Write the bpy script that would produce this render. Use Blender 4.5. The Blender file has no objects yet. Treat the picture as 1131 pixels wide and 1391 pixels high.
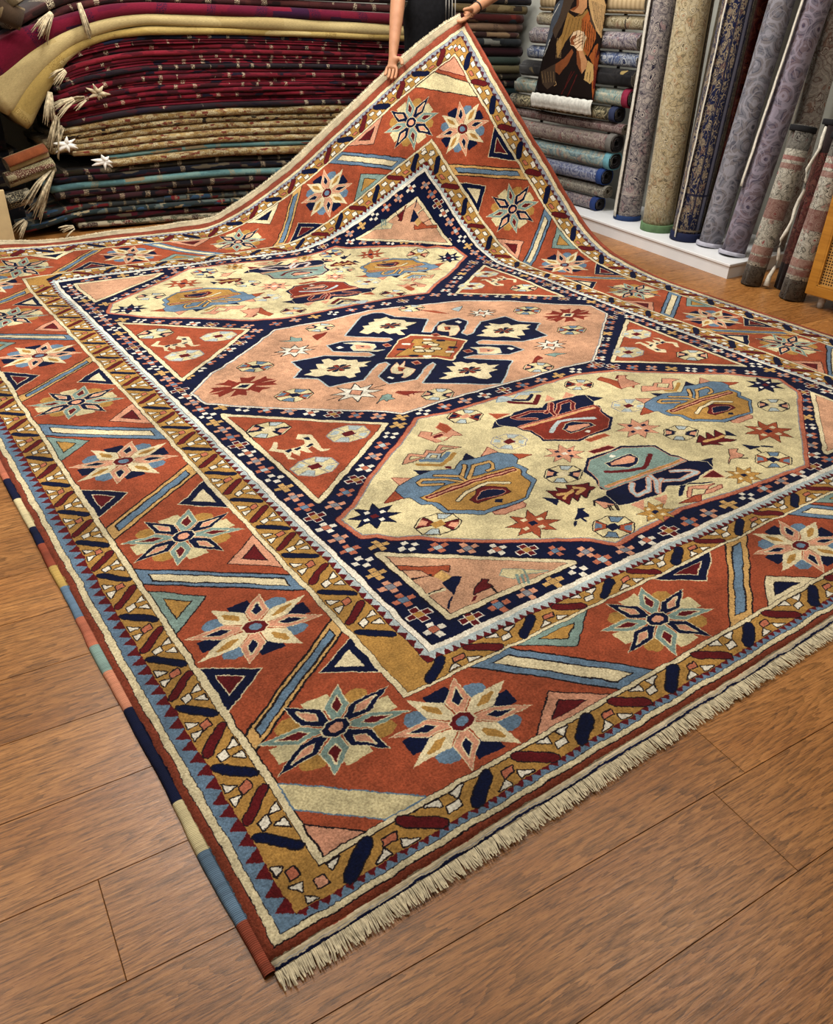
import bpy, bmesh, math, random
import numpy as np
from mathutils import Vector, Matrix, noise as mnoise
random.seed(7)
rng = np.random.default_rng(11)
S = bpy.context.scene
COL = S.collection
PI = math.pi
FLOOR = -0.009          # the carpet's pile surface lies at z = 0, the boards 9 mm below

# ------------------------------------------------------------------ helpers
def link(o, parent=None):
    COL.objects.link(o)
    if parent is not None: o.parent = parent
    return o
def tag(o, label=None, cat=None, group=None, kind=None):
    if label: o['label'] = label
    if cat: o['category'] = cat
    if group: o['group'] = group
    if kind: o['kind'] = kind
    return o
def thing(name, loc, label, cat, group=None):
    o = bpy.data.objects.new(name, None); o.location = loc; o.empty_display_size = .05
    link(o); return tag(o, label, cat, group)
def mesh_obj(name, verts, faces, mats, parent=None, smooth=True, uvs=None, fm=None, loc=None):
    me = bpy.data.meshes.new(name)
    me.from_pydata([tuple(v) for v in verts], [], [tuple(f) for f in faces])
    for m in (mats if isinstance(mats, (list, tuple)) else [mats]): me.materials.append(m)
    if fm is not None: me.polygons.foreach_set('material_index', fm)
    if smooth: me.polygons.foreach_set('use_smooth', [True]*len(me.polygons))
    if uvs is not None:
        ul = me.uv_layers.new(name='UVMap')
        arr = np.array([uvs[l.vertex_index] for l in me.loops], dtype=np.float32)
        ul.data.foreach_set('uv', arr.ravel())
    me.update()
    o = bpy.data.objects.new(name, me)
    if loc is not None: o.location = loc
    return link(o, parent)
def bm_obj(name, bm, mat, parent=None, smooth=False, loc=None):
    bmesh.ops.recalc_face_normals(bm, faces=bm.faces)
    me = bpy.data.meshes.new(name); bm.to_mesh(me); bm.free()
    for m in (mat if isinstance(mat, (list, tuple)) else [mat]): me.materials.append(m)
    if smooth: me.polygons.foreach_set('use_smooth', [True]*len(me.polygons))
    o = bpy.data.objects.new(name, me)
    if loc is not None: o.location = loc
    return link(o, parent)
def add_box(bm, c, s, rz=0, bev=0):
    r = bmesh.ops.create_cube(bm, size=1)
    vs = r['verts']
    bmesh.ops.scale(bm, vec=s, verts=vs)
    if bev:
        es = list({e for v in vs for e in v.link_edges})
        rr = bmesh.ops.bevel(bm, geom=es, offset=bev, segments=2, affect='EDGES', profile=.6)
        vs = list({v for f in rr['faces'] for v in f.verts} | {v for v in vs if v.is_valid})
    if rz: bmesh.ops.rotate(bm, cent=(0,0,0), matrix=Matrix.Rotation(rz, 3, 'Z'), verts=vs)
    bmesh.ops.translate(bm, vec=c, verts=vs)
    return vs
def add_tube(bm, pts, rad, seg=8, cap=True):
    pts = [Vector(p) for p in pts]; n = len(pts)
    rad = rad if isinstance(rad, (list, tuple)) else [rad]*n
    rings = []
    up = Vector((0,0,1))
    for i, p in enumerate(pts):
        t = (pts[min(i+1, n-1)]-pts[max(i-1, 0)]).normalized()
        a = t.cross(up)
        if a.length < 1e-3: a = t.cross(Vector((1,0,0)))
        a.normalize(); b = t.cross(a)
        rings.append([bm.verts.new(p+(a*math.cos(k*2*PI/seg)+b*math.sin(k*2*PI/seg))*rad[i]) for k in range(seg)])
    for i in range(n-1):
        for k in range(seg):
            bm.faces.new((rings[i][k], rings[i][(k+1) % seg], rings[i+1][(k+1) % seg], rings[i+1][k]))
    if cap:
        bm.faces.new(rings[0]); bm.faces.new(rings[-1][::-1])

# ------------------------------------------------------------------ material helpers
def srgb(h):
    if isinstance(h, str):
        h = h.lstrip('#'); h = [int(h[i:i+2], 16)/255 for i in (0, 2, 4)]
    return tuple(c/12.92 if c <= .04045 else ((c+.055)/1.055)**2.4 for c in h)+(1,)
class NT:
    def __init__(s, name, rough=.9, sheen=0, spec=.25):
        s.m = bpy.data.materials.new(name); s.m.use_nodes = True
        s.t = s.m.node_tree; s.n = s.t.nodes
        s.b = s.n['Principled BSDF']
        s.b.inputs['Roughness'].default_value = rough
        s.b.inputs['Specular IOR Level'].default_value = spec
        if sheen: s.b.inputs['Sheen Weight'].default_value = sheen
    def new(s, typ, **kw):
        x = s.n.new(typ)
        for k, v in kw.items():
            if k.startswith('i_'): x.inputs[k[2:].replace('_', ' ')].default_value = v
            else: setattr(x, k, v)
        return x
    def link(s, a, b): s.t.links.new(a, b)
    def math(s, op, a, b=None, c=None):
        x = s.new('ShaderNodeMath', operation=op)
        for i, v in enumerate((a, b, c)):
            if v is None: continue
            if isinstance(v, (int, float)): x.inputs[i].default_value = v
            else: s.link(v, x.inputs[i])
        return x.outputs[0]
    def ramp(s, fac, stops, const=False):
        x = s.new('ShaderNodeValToRGB'); e = x.color_ramp.elements
        if const: x.color_ramp.interpolation = 'CONSTANT'
        while len(e) < len(stops): e.new(.5)
        for k, (p, c) in enumerate(stops): e[k].position = p; e[k].color = srgb(c)
        s.link(fac, x.inputs[0]); return x.outputs[0]
    def mix(s, fac, a, b, typ='MIX'):
        x = s.new('ShaderNodeMix', data_type='RGBA', blend_type=typ)
        for i, v in ((0, fac), (6, a), (7, b)):
            if isinstance(v, (int, float)): x.inputs[i].default_value = v
            elif isinstance(v, str): x.inputs[i].default_value = srgb(v)
            else: s.link(v, x.inputs[i])
        return x.outputs[2]
    def map(s, src, scale=(1,1,1), loc=(0,0,0), rot=(0,0,0)):
        x = s.new('ShaderNodeMapping'); x.inputs['Scale'].default_value = scale
        x.inputs['Location'].default_value = loc; x.inputs['Rotation'].default_value = rot
        s.link(src, x.inputs[0]); return x.outputs[0]
    def coord(s, which='Object'): return s.new('ShaderNodeTexCoord').outputs[which]
    def noise(s, vec, scale, detail=3, rough=.55, out='Fac'):
        x = s.new('ShaderNodeTexNoise', i_Scale=scale, i_Detail=detail, i_Roughness=rough)
        s.link(vec, x.inputs['Vector']); return x.outputs[out]
    def vor(s, vec, scale, out='Distance', feature='F1', metric='EUCLIDEAN', rnd=1.0):
        x = s.new('ShaderNodeTexVoronoi', feature=feature, distance=metric, i_Scale=scale, i_Randomness=rnd)
        s.link(vec, x.inputs['Vector']); return x.outputs[out]
    def bump(s, h, strength=.3, dist=.01):
        x = s.new('ShaderNodeBump', i_Strength=strength, i_Distance=dist)
        s.link(h, x.inputs['Height']); s.link(x.outputs[0], s.b.inputs['Normal'])
    def base(s, c):
        if isinstance(c, str): s.b.inputs['Base Color'].default_value = srgb(c)
        else: s.link(c, s.b.inputs['Base Color'])
def plain(name, col, rough=.6, spec=.3, vary=.12, scale=30, bump=0, metal=0):
    m = NT(name, rough, spec=spec)
    co = m.coord(); n = m.noise(co, scale, 4)
    dark = '#%02x%02x%02x' % tuple(int(int(col[i:i+2], 16)*(1-vary*1.6)) for i in (1, 3, 5))
    m.base(m.ramp(n, [(.3, dark), (.7, col)]))
    if metal: m.b.inputs['Metallic'].default_value = metal
    if bump: m.bump(n, bump, .004)
    return m.m

# ------------------------------------------------------------------ a small rasteriser for woven pictures
class Raster:
    def __init__(s, u0, v0, u1, v1, px):
        s.u0, s.v0, s.px = u0, v0, px
        s.w = int(math.ceil((u1-u0)/px)); s.h = int(math.ceil((v1-v0)/px))
        s.a = np.zeros((s.h, s.w), np.uint8); s.keys = {}; s.cols = []
    def col(s, key, hexv): s.keys[key] = len(s.cols); s.cols.append([int(hexv[i:i+2], 16)/255 for i in (1, 3, 5)])
    def _box(s, lo, hi):
        i0 = max(int((lo[0]-s.u0)/s.px)-1, 0); i1 = min(int((hi[0]-s.u0)/s.px)+2, s.w)
        j0 = max(int((lo[1]-s.v0)/s.px)-1, 0); j1 = min(int((hi[1]-s.v0)/s.px)+2, s.h)
        return i0, i1, j0, j1
    def rect(s, l, b, r, t, key):
        i0, i1 = [int(round((x-s.u0)/s.px)) for x in (l, r)]; j0, j1 = [int(round((x-s.v0)/s.px)) for x in (b, t)]
        s.a[max(j0, 0):max(j1, 0), max(i0, 0):max(i1, 0)] = s.keys[key]
    def fill(s, pts, key):
        p = np.asarray(pts, float); i0, i1, j0, j1 = s._box(p.min(0), p.max(0))
        if i1 <= i0 or j1 <= j0: return
        x = (s.u0+(np.arange(i0, i1)+.5)*s.px)[None, :]; y = (s.v0+(np.arange(j0, j1)+.5)*s.px)
        ins = np.zeros((j1-j0, i1-i0), bool)
        for k in range(len(p)):
            (x1, y1), (x2, y2) = p[k], p[(k+1) % len(p)]
            if y1 == y2: continue
            rows = np.nonzero((y1 > y) != (y2 > y))[0]
            if len(rows) == 0: continue
            xi = (x2-x1)*(y[rows]-y1)/(y2-y1)+x1
            ins[rows] ^= x < xi[:, None]
        s.a[j0:j1, i0:i1][ins] = s.keys[key]
    def line(s, pts, key, w, closed=False):
        p = np.asarray(pts, float); n = len(p); r = w/2
        for k in range(n if closed else n-1):
            a, b = p[k], p[(k+1) % n]
            i0, i1, j0, j1 = s._box(np.minimum(a, b)-r, np.maximum(a, b)+r)
            if i1 <= i0 or j1 <= j0: continue
            x = (s.u0+(np.arange(i0, i1)+.5)*s.px)[None, :]-a[0]; y = (s.v0+(np.arange(j0, j1)+.5)*s.px)[:, None]-a[1]
            d = b-a; L = max(float(d@d), 1e-12)
            t = np.clip((x*d[0]+y*d[1])/L, 0, 1)
            s.a[j0:j1, i0:i1][(x-t*d[0])**2+(y-t*d[1])**2 <= r*r] = s.keys[key]
    def image(s, name, warp=(.0025, .03, .0012, .006), shade=.1):
        """colour the palette picture; edges wander by a few millimetres like hand knotting, dyes vary in patches"""
        def smooth(cell):
            gh, gw = int(s.h*s.px/cell)+3, int(s.w*s.px/cell)+3
            g = rng.uniform(-1, 1, (gh, gw)).astype(np.float32)
            jj = np.arange(s.h)*s.px/cell; ii = np.arange(s.w)*s.px/cell
            j = jj.astype(int); i = ii.astype(int); fj = (jj-j).astype(np.float32)[:, None]; fi = (ii-i).astype(np.float32)[None, :]
            fj = fj*fj*(3-2*fj); fi = fi*fi*(3-2*fi)
            return (g[j][:, i]*(1-fi)+g[j][:, i+1]*fi)*(1-fj)+(g[j+1][:, i]*(1-fi)+g[j+1][:, i+1]*fi)*fj
        di = (smooth(warp[1])*warp[0]+smooth(warp[3])*warp[2])/s.px
        dj = (smooth(warp[1])*warp[0]+smooth(warp[3])*warp[2])/s.px
        I = np.clip(np.arange(s.w)[None, :]+di, 0, s.w-1).astype(np.int32); del di
        J = np.clip(np.arange(s.h)[:, None]+dj, 0, s.h-1).astype(np.int32); del dj
        idx = s.a[J, I]; del I, J
        pal = np.array(s.cols, np.float32)
        k = 1+shade*(.55*smooth(.12)+.35*smooth(.02)+.5*smooth(.004)*.6)
        out = np.empty((s.h, s.w, 4), np.float32)
        for c in range(3): out[..., c] = np.clip(pal[idx, c]*k, 0, 1)
        out[..., 3] = 1
        im = bpy.data.images.new(name, s.w, s.h, alpha=False)
        im.pixels.foreach_set(out.ravel()); im.update(); im.pack()
        return im
# ================================================================== THE CARPET: woven design in carpet metres (u across, v along)
P_NODES = [[0,35,-198,3401,5],[0,36,-195,3502,13],[0,37,-193,3602,24],[0,38,-191,3701,37],[0,39,-189,3800,50],[0,40,-187,3900,64],[0,41,-186,3999,77],[1,35,-98,3400,5],[1,36,-96,3501,13],[1,37,-93,3601,23],[1,38,-91,3700,36],[1,39,-89,3799,50],[1,40,-87,3898,65],[1,41,-86,3997,80],[2,35,2,3400,4],[2,36,4,3500,12],[2,37,7,3600,23],[2,38,9,3699,36],[2,39,11,3798,50],[2,40,13,3897,66],[2,41,14,3996,82],[3,35,102,3400,4],[3,36,105,3500,12],[3,37,107,3600,22],[3,38,109,3699,35],[3,39,111,3798,50],[3,40,113,3897,66],[3,41,114,3995,84],[4,35,202,3400,5],[4,36,205,3500,13],[4,37,207,3599,23],[4,38,210,3699,34],[4,39,212,3798,48],[4,40,213,3896,65],[4,41,214,3994,85],[5,35,302,3400,7],[5,36,305,3500,16],[5,37,308,3599,24],[5,38,310,3699,34],[5,39,312,3798,46],[5,40,314,3897,62],[5,41,315,3994,84],[6,35,402,3400,10],[6,36,405,3500,19],[6,37,408,3599,26],[6,38,410,3699,34],[6,39,412,3798,44],[6,40,414,3897,58],[6,41,415,3995,76],[7,35,503,3400,10],[7,36,506,3499,19],[7,37,508,3599,27],[7,38,511,3699,34],[7,39,513,3798,43],[7,40,515,3897,53],[7,41,516,3996,66],[8,35,603,3400,9],[8,36,606,3499,19],[8,37,609,3599,27],[8,38,612,3699,34],[8,39,614,3798,42],[8,40,615,3898,51],[8,41,616,3997,61],[9,35,703,3400,10],[9,36,706,3499,19],[9,37,709,3599,26],[9,38,712,3699,33],[9,39,715,3798,40],[9,40,716,3898,50],[9,41,718,3997,61],[10,35,803,3400,8],[10,36,807,3500,17],[10,37,810,3599,24],[10,38,813,3699,31],[10,39,816,3798,38],[10,40,818,3897,49],[10,41,819,3996,65],[11,35,903,3400,8],[11,36,907,3500,16],[11,37,911,3599,22],[11,38,914,3699,28],[11,39,917,3798,37],[11,40,919,3897,49],[11,41,920,3995,70],[12,35,1004,3400,9],[12,36,1008,3500,15],[12,37,1011,3599,19],[12,38,1015,3699,25],[12,39,1018,3798,35],[12,40,1021,3897,50],[12,41,1022,3995,69],[13,35,1104,3400,6],[13,36,1108,3500,11],[13,37,1112,3599,15],[13,38,1116,3699,21],[13,39,1120,3798,32],[13,40,1122,3896,48],[13,41,1124,3994,68],[14,35,1204,3400,5],[14,36,1209,3499,9],[14,37,1213,3599,12],[14,38,1217,3698,16],[14,39,1221,3797,27],[14,40,1224,3895,45],[14,41,1227,3992,70],[15,35,1305,3399,7],[15,36,1310,3498,10],[15,37,1314,3598,10],[15,38,1319,3697,13],[15,39,1323,3796,22],[15,40,1327,3894,43],[15,41,1329,3989,75],[16,34,1402,3299,1],[16,35,1406,3398,5],[16,36,1411,3497,9],[16,37,1415,3596,12],[16,38,1420,3695,16],[16,39,1425,3794,24],[16,40,1429,3890,46],[16,41,1431,3985,77],[17,34,1504,3298,1],[17,35,1508,3397,3],[17,36,1512,3495,8],[17,37,1516,3594,16],[17,38,1521,3691,28],[17,39,1525,3788,46],[17,40,1528,3884,70],[17,41,1532,3979,95],[18,33,1602,3199,0],[18,34,1605,3297,0],[18,35,1609,3395,1],[18,36,1614,3493,8],[18,37,1617,3590,24],[18,38,1620,3686,48],[18,39,1622,3780,76],[18,40,1624,3874,108],[18,41,1626,3969,138],[19,32,1701,3098,0],[19,33,1704,3197,-1],[19,34,1707,3295,-1],[19,35,1711,3393,0],[19,36,1715,3491,11],[19,37,1718,3586,38],[19,38,1717,3678,76],[19,39,1715,3768,115],[19,40,1715,3860,153],[19,41,1717,3953,186],[20,31,1801,2998,0],[20,32,1803,3097,0],[20,33,1805,3195,-1],[20,34,1808,3293,0],[20,35,1812,3391,7],[20,36,1816,3487,25],[20,37,1815,3578,64],[20,38,1810,3665,113],[20,39,1805,3752,161],[20,40,1803,3841,204],[20,41,1805,3933,239],[21,30,1901,2898,0],[21,31,1902,2996,0],[21,32,1904,3095,-1],[21,33,1906,3193,0],[21,34,1909,3291,6],[21,35,1912,3387,24],[21,36,1913,3479,56],[21,37,1907,3565,104],[21,38,1898,3647,159],[21,39,1891,3731,212],[21,40,1888,3819,258],[21,41,1889,3909,298],[22,29,2001,2798,0],[22,30,2002,2896,0],[22,31,2003,2995,-1],[22,32,2005,3093,-1],[22,33,2007,3190,5],[22,34,2010,3287,21],[22,35,2010,3380,51],[22,36,2004,3466,99],[22,37,1993,3546,155],[22,38,1981,3625,214],[22,39,1973,3706,269],[22,40,1970,3792,316],[22,41,1972,3882,357],[23,28,2101,2698,0],[23,29,2102,2797,0],[23,30,2103,2895,-1],[23,31,2104,2993,-1],[23,32,2106,3091,4],[23,33,2107,3188,18],[23,34,2107,3281,47],[23,35,2102,3368,91],[23,36,2089,3447,149],[23,37,2074,3522,212],[23,38,2060,3598,273],[23,39,2050,3678,329],[23,40,2047,3763,379],[23,41,2048,3851,423],[24,27,2201,2599,0],[24,28,2202,2697,0],[24,29,2203,2795,-1],[24,30,2204,2893,-1],[24,31,2205,2991,2],[24,32,2206,3089,15],[24,33,2205,3183,42],[24,34,2200,3271,85],[24,35,2188,3351,140],[24,36,2170,3423,205],[24,37,2151,3493,271],[24,38,2135,3567,334],[24,39,2126,3647,392],[24,40,2122,3730,444],[24,41,2120,3816,493],[25,26,2301,2499,0],[25,27,2302,2597,0],[25,28,2303,2696,0],[25,29,2304,2794,-1],[25,30,2305,2892,0],[25,31,2305,2990,11],[25,32,2304,3085,36],[25,33,2299,3174,77],[25,34,2287,3254,132],[25,35,2269,3327,196],[25,36,2246,3394,265],[25,37,2224,3461,333],[25,38,2208,3534,398],[25,39,2198,3612,457],[25,40,2193,3694,511],[25,41,2190,3778,562],[26,25,2401,2399,1],[26,26,2402,2498,1],[26,27,2403,2596,0],[26,28,2404,2695,-1],[26,29,2405,2793,-1],[26,30,2405,2892,7],[26,31,2404,2987,28],[26,32,2400,3078,67],[26,33,2388,3159,121],[26,34,2370,3232,185],[26,35,2345,3298,254],[26,36,2319,3361,326],[26,37,2296,3426,396],[26,38,2279,3497,462],[26,39,2268,3574,523],[26,40,2263,3655,579],[26,41,2260,3738,632],[27,24,2501,2299,3],[27,25,2502,2398,3],[27,26,2503,2497,1],[27,27,2504,2596,-1],[27,28,2505,2694,-1],[27,29,2505,2793,3],[27,30,2505,2890,21],[27,31,2501,2982,56],[27,32,2490,3065,108],[27,33,2472,3139,172],[27,34,2447,3204,242],[27,35,2418,3265,314],[27,36,2390,3325,388],[27,37,2367,3389,459],[27,38,2349,3458,526],[27,39,2337,3534,588],[27,40,2332,3614,645],[27,41,2329,3695,700],[28,23,2601,2199,4],[28,24,2602,2298,7],[28,25,2603,2397,4],[28,26,2604,2496,1],[28,27,2605,2595,-1],[28,28,2605,2694,0],[28,29,2606,2792,14],[28,30,2602,2886,45],[28,31,2593,2971,94],[28,32,2576,3046,157],[28,33,2551,3111,227],[28,34,2522,3170,301],[28,35,2489,3228,374],[28,36,2461,3287,449],[28,37,2437,3349,522],[28,38,2419,3418,590],[28,39,2406,3492,654],[28,40,2400,3571,713],[28,41,2396,3651,770],[29,22,2700,2099,2],[29,23,2701,2198,6],[29,24,2702,2297,6],[29,25,2703,2396,2],[29,26,2704,2495,-1],[29,27,2705,2594,0],[29,28,2706,2693,9],[29,29,2704,2788,37],[29,30,2696,2876,82],[29,31,2680,2953,142],[29,32,2657,3019,211],[29,33,2627,3078,286],[29,34,2594,3132,361],[29,35,2559,3188,436],[29,36,2531,3245,510],[29,37,2507,3308,583],[29,38,2488,3376,653],[29,39,2475,3449,719],[29,40,2467,3526,780],[29,41,2463,3605,839],[30,22,2801,2099,2],[30,23,2802,2197,3],[30,24,2803,2296,2],[30,25,2804,2395,0],[30,26,2805,2494,1],[30,27,2806,2593,10],[30,28,2804,2689,32],[30,29,2798,2778,73],[30,30,2784,2858,129],[30,31,2762,2927,196],[30,32,2733,2987,269],[30,33,2698,3040,346],[30,34,2663,3091,422],[30,35,2628,3145,498],[30,36,2599,3202,573],[30,37,2575,3265,646],[30,38,2557,3333,716],[30,39,2544,3405,783],[30,40,2535,3481,846],[30,41,2530,3558,907],[31,21,2900,1999,0],[31,22,2901,2098,0],[31,23,2902,2196,0],[31,24,2903,2295,0],[31,25,2905,2394,2],[31,26,2905,2492,11],[31,27,2904,2588,32],[31,28,2899,2680,67],[31,29,2887,2763,119],[31,30,2867,2835,183],[31,31,2839,2897,254],[31,32,2805,2950,330],[31,33,2767,2999,407],[31,34,2729,3048,484],[31,35,2694,3100,560],[31,36,2664,3157,635],[31,37,2641,3220,708],[31,38,2624,3288,778],[31,39,2613,3360,846],[31,40,2605,3434,910],[31,41,2598,3510,973],[32,20,3000,1899,0],[32,21,3001,1997,0],[32,22,3001,2096,0],[32,23,3003,2195,1],[32,24,3004,2293,4],[32,25,3005,2392,13],[32,26,3004,2488,32],[32,27,3000,2581,63],[32,28,2990,2667,110],[32,29,2973,2742,171],[32,30,2947,2807,240],[32,31,2914,2862,314],[32,32,2876,2910,391],[32,33,2835,2956,468],[32,34,2794,3002,545],[32,35,2758,3053,622],[32,36,2728,3109,698],[32,37,2705,3172,771],[32,38,2691,3240,840],[32,39,2682,3313,907],[32,40,2675,3387,973],[32,41,2669,3462,1037],[33,19,3100,1799,0],[33,20,3100,1897,0],[33,21,3101,1996,1],[33,22,3102,2095,4],[33,23,3103,2193,10],[33,24,3104,2291,18],[33,25,3103,2388,34],[33,26,3101,2483,61],[33,27,3093,2571,102],[33,28,3078,2651,158],[33,29,3055,2718,225],[33,30,3024,2776,298],[33,31,2986,2824,375],[33,32,2945,2868,453],[33,33,2900,2911,530],[33,34,2858,2955,607],[33,35,2821,3004,684],[33,36,2791,3060,760],[33,37,2769,3122,833],[33,38,2755,3191,903],[33,39,2749,3263,969],[33,40,2744,3338,1035],[33,41,2743,3414,1098],[34,18,3200,1699,0],[34,19,3200,1798,0],[34,20,3201,1896,0],[34,21,3201,1995,4],[34,22,3202,2093,14],[34,23,3202,2190,28],[34,24,3201,2287,44],[34,25,3200,2383,62],[34,26,3195,2475,95],[34,27,3184,2559,145],[34,28,3164,2632,208],[34,29,3136,2693,280],[34,30,3100,2743,356],[34,31,3058,2785,436],[34,32,3013,2824,515],[34,33,2965,2865,591],[34,34,2922,2907,669],[34,35,2884,2955,746],[34,36,2855,3010,823],[34,37,2832,3073,895],[34,38,2818,3140,966],[34,39,2810,3212,1033],[34,40,2809,3288,1097],[34,41,2821,3368,1152]]
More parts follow.
